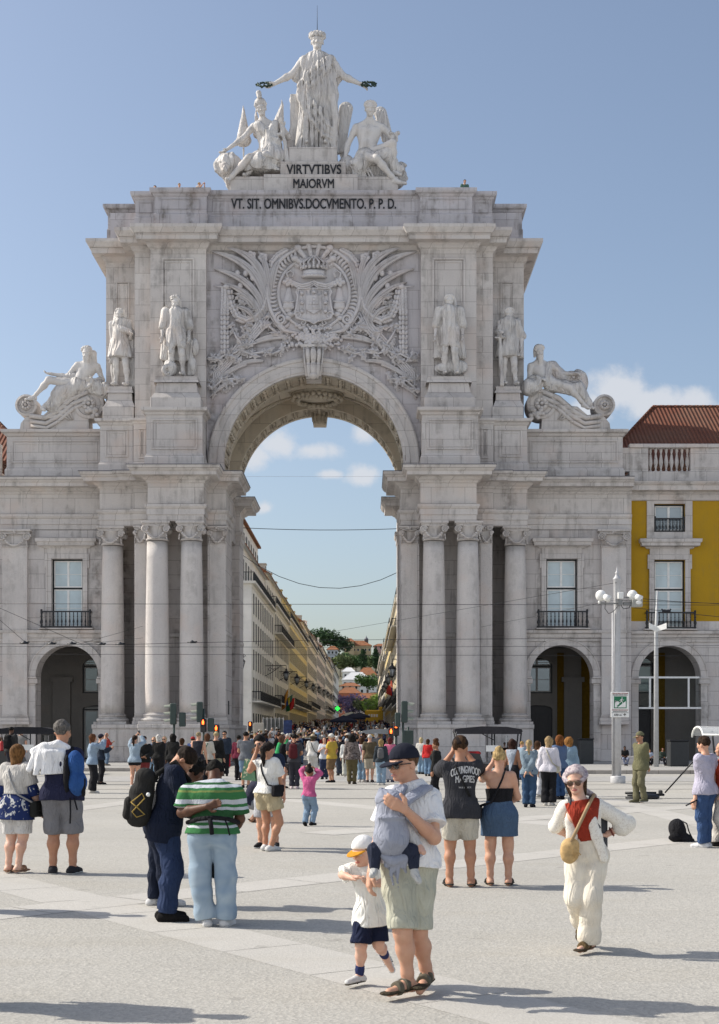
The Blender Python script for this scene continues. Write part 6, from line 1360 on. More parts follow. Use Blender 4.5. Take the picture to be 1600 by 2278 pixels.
# ---- houses along the street (side 1: facade looks along sgn*x)
SHUT = plain('dark_window_glass', (.03,.033,.036), .7, .08); FRAMEW = plain('window_frame_white', (.62,.62,.60), .6)
def street_house(lab, x, sg, y0, y1, zc, col, floors=4, attic=True, bal=(), gap=3.1, top=None, dorm=0, roofc=None, ah=3.6, pent=0.):
    """facade in the plane x, looking towards sg; windows copied from one mesh"""
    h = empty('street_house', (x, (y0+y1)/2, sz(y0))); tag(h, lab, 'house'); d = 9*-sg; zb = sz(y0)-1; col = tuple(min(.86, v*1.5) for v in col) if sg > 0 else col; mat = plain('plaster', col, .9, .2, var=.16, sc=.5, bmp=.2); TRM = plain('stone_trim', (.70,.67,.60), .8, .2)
    m = MB(); m.box(x, x+d, y0, y1, zb, zc); m.build('wall', mat, h)
    m = MB(); m.box(x+.05*sg, x-.3*sg, y0-.05, y1+.05, zc-.5, zc-.1); m.box(x+.42*sg, x+d, y0-.32, y1, zc-.1, zc+.16); m.box(x+.04*sg, x-.3*sg, y0-.03, y1, zb+5.1, zb+5.35)
    for yy in (y0+.39, y1-.39): m.box(x+.02*sg, x-.2*sg, yy-.36, yy+.36, zb, zc-.5)
    m.build('cornice', TRM, h)
    n = max(2, int((y1-y0-1.6)/gap)); fh = (zc-.7-(zb+5.3))/(floors-1) if floors > 1 else 3.
    wm = MB(); wm.box(.05*sg, -.1*sg, -.62, .62, 0, 2.15); wm.mi = 1
    for a, b_, c, e in ((-.72,-.58,0,2.0),(.58,.72,0,2.0),(-.72,.72,2.0,2.16),(-.78,.78,-.14,0)): wm.box(.03*sg, -.1*sg, a, b_, c, e+(.15 if c == 0 else 0))
    wm.box(.06*sg, 0, -.03, .03, 0, 2.15); wmesh = wm.mesh('window', [SHUT, TRM]); cnt = 0
    for f in range(floors-1):
        for i in range(n):
            if cnt >= 99: break
            o = bpy.data.objects.new('window', wmesh); COL.objects.link(o); o.parent = h; o.location = Vector((x, y0+.8+(y1-y0-1.6)*(i+.5)/n, zb+5.3+fh*(f+.18)))-h.location; cnt += 1
    m = MB()
    for i in range(n): yy = y0+.8+(y1-y0-1.6)*(i+.5)/n; m.box(x+.02*sg, x-.2*sg, yy-.95, yy+.95, zb, zb+4.2); 
    m.mi = 1
    for i in range(n): yy = y0+.8+(y1-y0-1.6)*(i+.5)/n; m.box(x+.03*sg, x-.2*sg, yy-1.1, yy-.95, zb, zb+4.3); m.box(x+.03*sg, x-.2*sg, yy+.95, yy+1.1, zb, zb+4.3)
    m.build('shopfront', [SHUT, TRM], h)
    for zz in bal:
        m = MB(); z = zb+5.3+fh*zz+fh*.06; m.box(x, x+1.0*sg, y0+.4, y1-.4, z-.16, z); m.mi = 1
        for k in range(int((y1-y0)/.28)): m.box(x+.95*sg, x+.91*sg, y0+.5+k*.28-.02, y0+.5+k*.28+.02, z, z+.95)
        m.box(x+.97*sg, x+.90*sg, y0+.4, y1-.4, z+.95, z+1.02); m.box(x, x+.95*sg, y0+.4, y0+.46, z+.9, z+1.0)
        for k in range(6): m.box(x+.16*k*sg, x+(.16*k+.04)*sg, y0+.4, y0+.44, z, z+.95)
        m.build('balcony', [TRM, IRON], h)
    zt = zc
    if attic:
        m = MB(); m.box(x-1.1*sg, x+d, y0+.3, y1-.3, zc, zc+ah); zt = zc+ah; m.build('attic', mat, h)
        m = MB(); m.box(x-.7*sg, x-1.5*sg, y0, y1, zt-.05, zt+.14); m.build('eaves', FRAMEW, h)
        m = MB(); 
        for k in range(int((y1-y0)/.28)): m.box(x+.28*sg, x+.24*sg, y0+.1+k*.28-.018, y0+.1+k*.28+.018, zc+.1, zc+1.05)
        m.box(x+.3*sg, x+.22*sg, y0, y1, zc+1.05, zc+1.12)
        for k in range(10): m.box(x+(.26-.3*k)*sg, x+(.22-.3*k)*sg, y0-.1, y0-.06, zc+.1, zc+1.05)
        m.box(x+.3*sg, x-3*sg, y0-.12, y0-.06, zc+1.05, zc+1.12); m.build('railing', IRON, h)
        for i in range(n):
            o = bpy.data.objects.new('window', wmesh); COL.objects.link(o); o.parent = h; o.location = Vector((x-1.1*sg, y0+.8+(y1-y0-1.6)*(i+.5)/n, zc+.6))-h.location
    if pent:
        m = MB(); m.box(x-1.9*sg, x+d, y0+.1, y1-2, zt, zt+pent); m.build('penthouse', mat, h); m = MB(); m.box(x-1.5*sg, x+d, y0-.2, y1-1.6, zt+pent, zt+pent+.22); m.build('penthouse_eaves', TILE2, h)
        for i in range(n): o = bpy.data.objects.new('window', wmesh); COL.objects.link(o); o.parent = h; o.location = Vector((x-1.9*sg, y0+.8+(y1-y0-1.6)*(i+.5)/n, zt+.7))-h.location
    m = MB(); ex = x+(.25 if not attic else -.6)*sg; rx = x-4.5*sg; zr = zt+(2.6 if top is None else top)
    m.add([(ex,y0-.2,zt),(ex,y1,zt),(rx,y1,zr),(rx,y0-.2,zr),(x+d,y0-.2,zt),(x+d,y1,zt),(ex,y0-.2,zt-.15),(ex,y1,zt-.15)], [(0,1,2,3),(3,2,5,4),(0,3,4),(1,5,2),(6,7,1,0)])
    rf = m.build('roof', roofc or TILE2, h); roof_uv(rf.data); rg = random.Random(int(y0))
    if dorm:
        m = MB()
        for k in range(dorm): yy = y0+(y1-y0)*(k+.5)/dorm; m.box(ex-.9*sg, ex-3.5*sg, yy-.8, yy+.8, zt+.1, zt+1.7); m.box(ex-.8*sg, ex-3.6*sg, yy-.9, yy+.9, zt+1.7, zt+1.82); m.mi = 1; m.box(ex-.88*sg, ex-1.0*sg, yy-.5, yy+.5, zt+.5, zt+1.5); m.mi = 0
        m.build('dormer', [plain('dormer_plaster', tuple(v*.8 for v in col), .9), SHUT], rf)
    for k in range(max(1, int((y1-y0)/16))):
        m = MB(); yy = rg.uniform(y0+2, y1-2); xx = rx+rg.uniform(-1,2)*sg; hh = rg.uniform(1.,2.2); m.box(xx-.3, xx+.3, yy-.5, yy+.5, zr-1, zr+hh); m.box(xx-.36, xx+.36, yy-.56, yy+.56, zr+hh, zr+hh+.12); m.build('chimney', mat, rf)
    return h
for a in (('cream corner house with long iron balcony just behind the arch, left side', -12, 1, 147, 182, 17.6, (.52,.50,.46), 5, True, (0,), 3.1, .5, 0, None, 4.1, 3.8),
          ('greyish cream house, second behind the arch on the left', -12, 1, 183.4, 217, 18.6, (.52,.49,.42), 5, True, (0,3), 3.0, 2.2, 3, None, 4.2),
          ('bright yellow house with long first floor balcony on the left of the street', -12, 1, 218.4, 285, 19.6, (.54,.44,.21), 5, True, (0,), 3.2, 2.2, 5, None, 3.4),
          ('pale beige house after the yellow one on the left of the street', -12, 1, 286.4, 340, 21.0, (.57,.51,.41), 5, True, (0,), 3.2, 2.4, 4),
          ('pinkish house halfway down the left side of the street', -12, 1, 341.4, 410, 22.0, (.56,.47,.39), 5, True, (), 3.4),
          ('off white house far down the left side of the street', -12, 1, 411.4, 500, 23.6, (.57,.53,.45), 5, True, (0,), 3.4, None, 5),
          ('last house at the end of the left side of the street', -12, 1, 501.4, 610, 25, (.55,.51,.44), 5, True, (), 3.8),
          ('sunlit pale house hidden behind the right pier', 4.4, -1, 147, 190, 19.6, (.58,.53,.42), 5, True, (0,), 3.1),
          ('sunlit cream house first seen on the right of the street', 4.4, -1, 191.4, 250, 20.6, (.58,.50,.34), 5, True, (0,3), 3.1),
          ('sunlit yellow house on the right of the street', 4.4, -1, 251.4, 330, 21.4, (.60,.48,.24), 5, True, (0,), 3.2, None, 5),
          ('sunlit white house on the right of the street', 4.4, -1, 331.4, 420, 23.2, (.60,.56,.48), 5, True, (3,), 3.4),
          ('sunlit house with tiled roof at the far end of the right side', 4.4, -1, 421.4, 520, 25, (.58,.49,.36), 5, True, (0,), 3.8, None, 6)): street_house(*a)
# ---- houses on the hill
def hill_house(lab, px0, px1, pyb, pye, pyr, Y, col, mat=None, wins=(3,2), dep=14):
    a, b = Wp(px0, pyb, Y), Wp(px1, pye, Y); zr = Zp(pyr, Y); h = empty('hill_house', ((a[0]+b[0])/2, Y, a[2])); tag(h, lab, 'house')
    m = MB(); m.box(a[0], b[0], Y, Y+dep, a[2]-8, b[2]); m.build('wall', plain('plaster', col, .9, .2, var=.1, sc=.3), h)
    w = b[0]-a[0]; hip_roof(a[0], b[0], Y, Y+dep, b[2], zr, a[0]+w*.3, b[0]-w*.3, h, mat or TILE2, .6)
    n, r = wins; wm = MB(); wm.box(-.6,.6,-.06,.1,0,1.7); wm.mi = 1; wm.box(-.75,.75,-.1,.1,-.15,0); wm.box(-.75,-.6,-.1,.1,0,1.85); wm.box(.6,.75,-.1,.1,0,1.85); wme = wm.mesh('window', [SHUT, FRAMEW])
    for i in range(n):
        for j in range(r):
            o = bpy.data.objects.new('window', wme); COL.objects.link(o); o.parent = h; o.location = Vector((a[0]+w*(i+.5)/n, Y, a[2]+(b[2]-a[2])*(j+.25)/r))-h.location
    return h
for a in (('orange roofed house at the foot of the hill', 778, 862, 1592, 1560, 1541, 640, (.55,.47,.38), None, (6,1)),
          ('red plastered house with orange roof left at the foot of the hill', 752, 802, 1592, 1542, 1528, 700, (.42,.16,.10), None, (4,2)),
          ('long white building with pale roof halfway up the hill', 762, 824, 1545, 1512, 1494, 820, (.75,.75,.74), plain('pale_roof', (.62,.62,.62), .7), (5,2)),
          ('white house with orange roof right of the long white building', 795, 838, 1530, 1502, 1484, 860, (.72,.72,.70), None, (4,2)),
          ('small white turret house with pointed pale roof on the hillside', 762, 789, 1510, 1494, 1484, 900, (.72,.72,.70), plain('pale_roof', (.62,.62,.62), .7), (2,1)),
          ('small orange roofed house above the red one', 757, 800, 1535, 1526, 1518, 770, (.60,.52,.44), None, (3,1)),
          ('ochre hilltop palace with orange roof under the sky', 768, 826, 1452, 1436, 1424, 1080, (.50,.40,.24), None, (7,1)),
          ('square tower house with tiled roof on the hilltop', 766, 788, 1440, 1427, 1419, 1075, (.52,.42,.27), None, (2,1)),
          ('pink hilltop house right of the palace', 832, 862, 1445, 1437, 1431, 1085, (.55,.36,.32), None, (3,1)),
          ('grey blue hillside house behind the street roofs', 728, 752, 1470, 1445, 1436, 1000, (.42,.45,.48), None, (3,2)),
          ('pale terraced house among the hillside trees', 750, 790, 1478, 1464, 1455, 1010, (.60,.52,.46), None, (4,1))): hill_house(*a)
m = MB(); e = empty('hilltop_dome', tuple(Wp(815,1424,1090))); tag(e, 'small grey dome on the hilltop palace roof', 'dome'); p = Wp(815,1428,1090); m.lathe([(1.6,-2),(1.6,1.5),(1.8,1.6),(1.3,2.8),(.5,3.6),(.2,4.4),(0,5.2)], tuple(p), 14); m.build('cupola', plain('dome_lead', (.16,.16,.18), .6), e)
# ---- trees
LEAF = {}
def leafm(c):
    if c in LEAF: return LEAF[c]
    m, t, b = pbase('foliage', .75, .2); k0 = c; c = tuple(v*1.75 for v in c); f = noise(t, pos(t), .6, 4, .6); g = noise(t, pos(t), 6, 2)
    col = mixc(t, ramp(t, f, [(.35,0.),(.65,1.)]), tuple(v*.55 for v in c), tuple(v*1.35 for v in c)); col = mixc(t, mth(t, 'MULTIPLY', g, .4), col, tuple(v*.5 for v in c))
    t.links.new(col, b.inputs['Base Color']); b.inputs['Transmission Weight'].default_value = 0; LEAF[k0] = m; return m
BARK = plain('bark', (.10,.075,.055), .9, .2, .3, 3., .5)
def tree(lab, px, pyt, pyb, Y, rx, col, seed, shape='round', n=60, leaf=.5, lobes=11, group=None):
    """tapered trunk with limbs and a crown of separate leaf clumps"""
    rg = random.Random(seed); top = Wp(px, pyt, Y); bot = Wp(px, pyb, Y); H = top[2]-bot[2]; e = empty('tree', tuple(bot)); tag(e, lab, 'tree', group); b = Vector(bot)
    m = MB(); m.tube([b-Vector((0,0,4)), b, b+Vector((.1,0,H*.3)), b+Vector((0,0,H*.7))], [H*.035,H*.03,H*.022,H*.008], 8); cl = []
    if shape == 'cypress':
        for i in range(26): t = i/25; r = rx*math.sin(math.pi*min(1, t*.9+.1))**.6; a = i*2.4; cl.append((b+Vector((r*.45*math.cos(a), r*.45*math.sin(a), H*(.05+.92*t))), r*.75))
    else:
        for i in range(lobes):
            a = i*2.399+rg.uniform(-.4,.4); f = rg.uniform(.25,.95); zz = rg.uniform(.42,.92); k = rx*f*(1-((zz-.62)/.5)**2*.7); c = b+Vector((k*math.cos(a), k*math.sin(a), H*zz)); cl.append((c, rx*rg.uniform(.30,.48)))
            m.tube([b+Vector((0,0,H*.28+.3*H*zz*.3)), b.lerp(c,.6)+Vector((0,0,H*.08)), c], [H*.014,H*.009,H*.003], 5)
        cl.append((b+Vector((0,0,H*.72)), rx*.5))
    m.build('trunk', BARK, e); V = []; Q = []
    for c, r in cl:
        for i in range(n):
            d = Vector((rg.gauss(0,1),rg.gauss(0,1),rg.gauss(0,1))).normalized(); p = c+d*r*rg.uniform(.45,1.08)**.8; s = leaf*rg.uniform(.6,1.5)
            u = Vector((rg.gauss(0,1),rg.gauss(0,1),rg.gauss(0,.6))).normalized(); w = u.orthogonal().normalized(); w = (w+u.cross(w)*rg.uniform(-1,1)).normalized(); k = len(V)
            V += [p-u*s, p+w*s*.55, p+u*s, p-w*s*.55+d*s*.3]; Q.append((k,k+1,k+2,k+3))
    link('crown', np_mesh('crown', np.array([tuple(v) for v in V]), np.array(Q), leafm(col), False), e); return e
for i, a in enumerate((('purple flowering jacaranda tree at the end of the street', 782, 1548, 1604, 590, 6.5, (.17,.13,.22), 1, 'round', 150, .42), ('olive green tree beside the jacaranda', 812, 1552, 1604, 585, 4.5, (.12,.13,.06), 2, 'round', 130, .42),
          ('bright green tree at the right end of the street', 838, 1548, 1606, 570, 5.2, (.13,.19,.035), 3, 'round', 150, .42), ('round dark green tree in front of the white hillside building', 817, 1506, 1540, 800, 7.5, (.05,.09,.025), 4, 'round', 130, .6),
          ('tall dark cypress on the hillside', 808, 1443, 1492, 930, 2.8, (.022,.045,.018), 5, 'cypress', 70, .5), ('thin cypress right of the tall cypress', 836, 1440, 1488, 935, 2.2, (.025,.05,.02), 6, 'cypress', 70, .5),
          ('broad dark pine on the ridge above the left houses', 712, 1400, 1442, 1050, 10, (.03,.06,.022), 7, 'round', 130, .8), ('dark pine right of the broad pine on the ridge', 735, 1408, 1446, 1045, 11, (.026,.05,.02), 8, 'round', 130, .8),
          ('dark tree at the right end of the ridge wood', 755, 1420, 1456, 1040, 9, (.024,.045,.02), 9, 'round', 130, .8), ('bushy tree below the palace, left', 772, 1456, 1490, 960, 7.5, (.06,.10,.03), 10, 'round', 130, .7),
          ('bushy tree below the palace, middle', 792, 1458, 1492, 955, 7, (.05,.09,.03), 11, 'round', 130, .7), ('grey green tree below the palace, right', 825, 1458, 1494, 950, 7, (.07,.10,.04), 12, 'round', 130, .7), ('dark tree at the right edge of the hillside wood', 850, 1458, 1494, 945, 7, (.04,.075,.028), 13, 'round', 130, .7),
          ('low olive tree left on the hillside wood', 757, 1462, 1494, 940, 8, (.07,.09,.035), 14, 'round', 120, .7))): tree(*a)
e = empty('palm_tree', tuple(Wp(761,1440,1060))); tag(e, 'lone palm tree silhouetted on the ridge', 'palm'); b = Vector(Wp(761,1446,1060)); t_ = Vector(Wp(761,1420,1060)); m = MB(); m.tube([b, b.lerp(t_,.5)+Vector((.3,0,0)), t_], [.5,.4,.35], 7); m.build('trunk', BARK, e)
m = MB()
for k in range(22):
    a = k*2.4; d = Vector((math.cos(a), math.sin(a), 0)); u = .2+.9*((k*7) % 5)/5; P = [t_, t_+d*1.6+Vector((0,0,1.2*u)), t_+d*3.0+Vector((0,0,.8*u-.4)), t_+d*3.9+Vector((0,0,.1*u-1.6))]; n = Vector((-d.y,d.x,0))
    for i in range(3): w0, w1 = (.35,.5,.35,.05)[i], (.35,.5,.35,.05)[i+1]; m.add([P[i]-n*w0, P[i]+n*w0, P[i+1]+n*w1-Vector((0,0,.2)), P[i+1]-n*w1-Vector((0,0,.2))], [(0,1,2,3)])
m.build('crown', leafm((.035,.06,.025)), e)
# ================================================================ street furniture, vehicles, wires
def thing(name, lab, cat, loc, group=None): e = empty(name, tuple(loc)); tag(e, lab, cat, group); return e
PG = plain('signal_green_paint', (.035,.055,.05), .5, .4)
def signal_head(e, c, dx, lit=None, n=3, w=.3, back=False):
    """housing seen from its side (dx = the way its visors look) or, with lit, from the front"""
    h = .34*n; m = MB(); m.box(c[0]-w/2, c[0]+w/2, c[1]-.15, c[1]+.15, c[2], c[2]+h, .04); m.build('housing', PG if lit is None else DARK, e)
    if lit is None and not back:
        for i in range(n):
            m = MB(); z = c[2]+.34*i+.17; X = c[0]+dx*w/2; vs = []
            for k in range(13):
                t = math.pi*k/12; vs += [(X, c[1]+.13*math.cos(t), z-.02+.13*math.sin(t)), (X+dx*(.34 if 3 < k < 9 else .26), c[1]+.13*math.cos(t), z-.05+.13*math.sin(t))]
            m.add(vs, [(2*j,2*j+1,2*j+3,2*j+2) for j in range(12)]); m.build('visor', plain('visor', (.30,.32,.26), .5), e)
    if lit is not None:
        for i in range(n):
            on = i == n-1; m = MB(); z = c[2]+.34*i+.17; m.box(c[0]-w*.36, c[0]+w*.36, c[1]-.175, c[1]-.15, z-.13, z+.13, .01)
            if on:
                m.mi = 1; y = c[1]-.18; m.ball((c[0],y,z+.075), (.035,.012,.035), 8, 6); m.box(c[0]-.05,c[0]+.05,y-.008,y+.004,z-.04,z+.04,.008); m.box(c[0]-.045,c[0]-.01,y-.008,y+.004,z-.12,z-.04); m.box(c[0]+.01,c[0]+.045,y-.008,y+.004,z-.12,z-.04); m.mi = 0
            m.build('lens', [plain('lens_on', (.10,.012,.006), .3) if on else plain('lens_off', (.03,.03,.03), .3), glow('red_man', (1.,.13,.02), 5.)], e)
def pole(e, x, y, z0, z1, r=.055, mat=None, name='pole'): m = MB(); m.tube([(x,y,z0),(x,y,z1)], r, 10); m.lathe([(r*2.2,0),(r*2.2,.08),(r*1.2,.2)], (x,y,z0), 10); return m.build(name, mat or PG, e)
def tlight(lab, px, pyt, Y, dx, heads, z0=.15):
    x, _, zt = Wp(px, pyt, Y); e = thing('traffic_light', lab, 'traffic light', (x,Y,z0)); pole(e, x, Y+.05, z0, zt-.1)
    for k, ox, oz, arg in heads: signal_head(e, (x+ox, Y-.05, zt+oz), arg.get('dx', dx), arg.get('lit'), arg.get('n', 3), arg.get('w', .3), arg.get('back', False))
tlight('traffic light with three grey visors before the bright left column', 387, 1563, 67, -1, [(0,-.02,-1.05,{}),(0,.42,-1.15,{'n':2,'back':True})])
tlight('traffic light with visors above a red pedestrian signal, left of the passage', 453, 1572, 70, -1, [(0,-.18,-.78,{}),(0,0,-1.28,{'lit':1,'n':2}),(0,.38,-1.25,{'n':2,'back':True})])
tlight('low red pedestrian signal beside the left passage pier', 482, 1612, 72, -1, [(0,0,-.68,{'lit':1,'n':2})])
tlight('small red pedestrian signal before the construction hoarding', 557, 1605, 100, 1, [(0,0,-.68,{'lit':1,'n':2})], 0)
tlight('traffic light with visors facing right before the right passage pier', 897, 1570, 66, 1, [(0,.06,-.80,{}),(0,-.26,-1.0,{'n':2,'back':True,'w':.26})])
tlight('red pedestrian signal on the right of the passage, taller one', 881, 1606, 68, 1, [(0,0,-.68,{'lit':1,'n':2})]); tlight('red pedestrian signal on the right of the passage, lower one', 870, 1619, 71, 1, [(0,0,-.68,{'lit':1,'n':2})]); tlight('green backed signal box with white poles right of the passage', 908, 1612, 67, 1, [(0,0,-.95,{'n':2,'back':True,'w':.5})])
# --- floodlight mast with the evacuation sign
Y = 50.3; x = Wp(1373,0,Y)[0]; z = lambda py: Zp(py, Y); X = lambda px: Wp(px,0,Y)[0]
e = thing('floodlight_mast', 'tall white mast with two globe floodlights before the right wing', 'lamp mast', (x,Y,0)); WM = plain('mast_white', (.46,.46,.47), .45, .5)
m = MB(); m.lathe([(.26,0),(.27,.02),(.27,.24),(.24,.27),(0,.28)], (x+.03,Y,0), 24); m.build('base', WM, e)
m = MB(); m.lathe([(.15,.25),(.14,3.2),(.135,3.22),(.115,z(1365)),(.13,z(1290)),(.145,z(1289)),(.145,z(1287)),(.10,z(1284)),(.05,z(1277)),(.075,z(1275)),(.075,z(1274)),(.03,z(1271)),(.008,z(1261))], (x,Y,0), 20); m.build('pole', WM, e)
m = MB(); m.tube([(x-.17,Y-.08,.2),(x-.17,Y-.08,z(1362))], .035, 8); m.build('conduit', WM, e)
m = MB(); m.box(X(1331), X(1404), Y-.22, Y-.14, z(1345), z(1342)); m.box(X(1372), X(1382), Y-.30, Y-.14, z(1348), z(1336)); m.box(X(1385), X(1404), Y-.24, Y-.12, z(1348), z(1340)); m.build('crossarm', plain('galvanised', (.22,.22,.22), .5, .5, .5), e)
for cx, sg in ((1338,-1),(1408,-1)):
    m = MB(); c = Vector((X(cx-3),Y-.2,z(1326))); m.ball(c, (.19,.18,.20), 16, 10); m.tube([c+Vector((.10,-.1,-.06)), c+Vector((.28,-.2,-.15))], [.12,.12], 14); m.tube([c+Vector((-.06,0,-.2)), (c.x-.06,c.y,z(1344))], .04, 8); m.build('floodlight', WHITEP, e)
m = MB(); m.box(X(1372), X(1384), Y-.32, Y-.15, z(1334), z(1319), .015); m.build('junction_box', WHITEP, e)
m = MB(); m.box(X(1402), X(1425), Y-.42, Y-.16, z(1352), z(1335), .02); m.mi = 1; m.ball((X(1416),Y-.43,z(1343)), (.11,.03,.07), 12, 6); m.build('camera_housing', [plain('camera_grey', (.35,.35,.32), .5), WHITEP], e)
m = MB(); m.tube([(X(1345),Y-.2,z(1336)),(X(1344),Y-.2,z(1355)),(X(1352),Y-.2,z(1366)),(X(1362),Y-.2,z(1362)),(X(1372),Y-.2,z(1350))], .012, 5); m.tube([(X(1378),Y-.2,z(1345)),(X(1384),Y-.28,z(1356)),(X(1396),Y-.28,z(1354)),(X(1402),Y-.2,z(1344))], .015, 5); m.build('cable', DARK, e)
sg = thing('evacuation_sign', 'white and green tsunami evacuation route sign on the white mast', 'sign', (x,Y-.2,z(1594))); ys = Y-.24
m = MB(); m.box(X(1356.5), X(1397), ys, ys+.03, z(1596), z(1540), .012); m.build('board', WHITEP, sg)
GR = plain('sign_green', (.012,.16,.075), .5); RD = plain('sign_red', (.32,.05,.04), .5); BK = plain('sign_black', (.02,.02,.02), .5)
m = MB(); m.box(X(1363.5), X(1391.5), ys-.004, ys+.001, z(1576), z(1549.5)); m.build('green_panel', GR, sg)
m = MB(); q = lambda px, py: (X(px), z(py)); m.prism([q(1371,1574),q(1389.5,1560),q(1389.5,1574)], ys-.010, ys-.003)
P = arc_pts(X(1370.5), z(1564.5), .075, -math.pi*.5, math.pi*.95, 12); m.prism([q(1365.5,1559),q(1368,1558.5)]+[(a, b) for a, b in P[::-1]][:10]+[q(1369,1571),q(1372,1572),q(1369,1574),q(1365.5,1574)], ys-.009, ys-.003)
m.ball((X(1381.2),ys-.006,z(1553.4)), (.026,.006,.026), 10, 6)
for a, b, r in ((( 1380.5,1555.5),(1379.5,1560),.02),((1379.5,1560),(1383,1562.5),.012),((1383,1562.5),(1382,1565.5),.011),((1379.5,1560),(1377.5,1563),.012),((1377.5,1563),(1374.8,1563.5),.011),((1380.5,1556),(1377.5,1557.2),.01),((1377.5,1557.2),(1376.5,1559.5),.009),((1381,1556.2),(1383.5,1558.2),.01),((1383.5,1558.2),(1385.5,1557),.009)):
    m.tube([(q(*a)[0],ys-.007,q(*a)[1]),(q(*b)[0],ys-.007,q(*b)[1])], r, 6)
m.build('pictogram', WHITEP, sg)
def sign_text(txt, px0, px1, py0, py1, mat, bold=.03):
    me = text_mesh(txt, X(px1)-X(px0), z(py0)-z(py1), .004, bold); me.materials.append(mat); o = bpy.data.objects.new('lettering', me); COL.objects.link(o); o.parent = sg; o.location = Vector(((X(px0)+X(px1))/2, ys-.003, (z(py0)+z(py1))/2))-sg.location
sign_text('ZONA DE PERIGO DE TSUNAMI', 1360, 1394, 1542, 1544.3, RD); sign_text('TSUNAMI HAZARD ZONE', 1361, 1393, 1545.4, 1547.7, BK)
sign_text('CAMINHO DE EVACUACAO', 1359, 1395, 1578.4, 1580.7, RD); sign_text('EVACUATION ROUTE', 1362, 1392, 1581.7, 1584, BK); sign_text('630 m', 1364, 1380, 1588.5, 1592.3, BK, .06)
m = MB(); m.box(X(1358), X(1395.5), ys-.004, ys+.001, z(1586.3), z(1585.5)); m.box(X(1386.6), X(1388), ys-.006, ys+.001, z(1593), z(1588)); m.prism([q(1384,1590.2),q(1387.3,1587),q(1390.6,1590.2),q(1390,1591.2),q(1387.3,1589),q(1384.6,1591.2)], ys-.006, ys); m.build('arrow', BK, sg)
# --- slim pole with angled panels
Y = 69; x = Wp(1460,0,Y)[0]; e = thing('slim_pole', 'slim grey pole with angled white panels before the second right arch', 'pole', (x,Y,.15)); m = MB(); m.tube([(x,Y,.15),(x,Y,Zp(1405,Y)),(x+.06,Y,Zp(1314,Y))], [.13,.10,.035], 12); m.build('pole', GREYP, e)
for sx_ in (-1, 1):
    m = MB(); a = Vector((x, Y-.12, Zp(1406,Y))); w_ = sx_*.42; m.add([a, a+Vector((w_,-.3,.14)), a+Vector((w_,-.3,.42)), a+Vector((0,0,.26)), a+Vector((0,.05,0)), a+Vector((w_,-.25,.14)), a+Vector((w_,-.25,.42)), a+Vector((0,.05,.26))], [(0,1,2,3),(7,6,5,4),(0,4,5,1),(1,5,6,2),(2,6,7,3),(3,7,4,0)]); m.build('panel', WHITEP, e, fixn=True)
m = MB(); m.box(x+.1, x+.48, Y-.12, Y+.2, Zp(1398,Y), Zp(1386,Y), .01); m.build('solar_panel', plain('solar', (.03,.035,.05), .3, .6), e)
# --- framed glass screen hung in the second right arch
Y = 82.9; e = thing('glass_screen', 'steel framed glass screen hung in the second arch on the right', 'glass screen', Wp(1490,1575,Y)); m = MB(); X = lambda px: Wp(px,0,Y)[0]; z = lambda py: Zp(py,Y)
m.box(X(1421),X(1560),Y-.06,Y+.06,z(1577),z(1573)); m.box(X(1421),X(1556),Y-.05,Y+.05,z(1509),z(1505)); m.box(X(1444),X(1448),Y-.05,Y+.05,z(1573),z(1509)); m.box(X(1530),X(1534),Y-.05,Y+.05,z(1573),z(1509)); m.build('frame', WHITEP, e)
gm, gt, gb = pbase('clear_glass', .03, .5); gb.inputs['Base Color'].default_value = (.9,.95,.95,1); gb.inputs['Transmission Weight'].default_value = 1.; gb.inputs['IOR'].default_value = 1.1
m = MB(); m.box(X(1426),X(1556),Y-.01,Y+.01,z(1573),z(1509)); m.build('pane', gm, e)
# --- lanterns
def lantern(lab, px, py, Y, s=1., arm=None, group=None):
    x, _, z0 = Wp(px, py, Y); e = thing('wall_lantern', lab, 'lantern', (x,Y,z0), group); m = MB(); r = .36*s
    m.lathe([(.0,-.95*s),(.07*s,-.9*s),(.10*s,-.78*s)], (x,Y,z0), 6); 
    for k in range(6): a = 2*math.pi*k/6; m.tube([(x+.18*s*math.cos(a),Y+.18*s*math.sin(a),z0-.72*s),(x+r*math.cos(a),Y+r*math.sin(a),z0)], .035*s, 4)
    m.lathe([(.2*s,-.78*s),(.2*s,-.70*s)], (x,Y,z0), 6); m.lathe([(r*1.1,0),(r*1.1,.06*s),(.16*s,.34*s),(.10*s,.36*s),(.14*s,.5*s),(.04*s,.6*s),(.02*s,.95*s)], (x,Y,z0), 6); m.build('cage', IRON, e)
    m = MB(); m.lathe([(.16*s,-.7*s),(r*.9,-.01)], (x,Y,z0), 6); m.build('pane', plain('lantern_glass', (.42,.44,.45), .3), e)
    if arm:
        m = MB(); xa = arm; d = x-xa; m.tube([(xa,Y,z0+.9*s),(x,Y,z0+.95*s)], .045*s, 5); m.tube([(xa,Y,z0-.3*s),(xa+d*.3,Y,z0+.1*s),(xa+d*.55,Y,z0+.55*s),(xa+d*.75,Y,z0+.9*s)], .04*s, 5)
        for f, rr in ((.22,.28),(.45,.2)): m.tube([(xa+d*f+rr*s*(1-.06*k)*math.cos(k*.6),Y,z0+.45*s+rr*s*(1-.06*k)*math.sin(k*.6)) for k in range(14)], .03*s, 4)
        m.build('bracket', IRON, e)
lantern('single wall lantern on the corner house left of the passage', 536, 1472, 144, 1.15, -12.6)
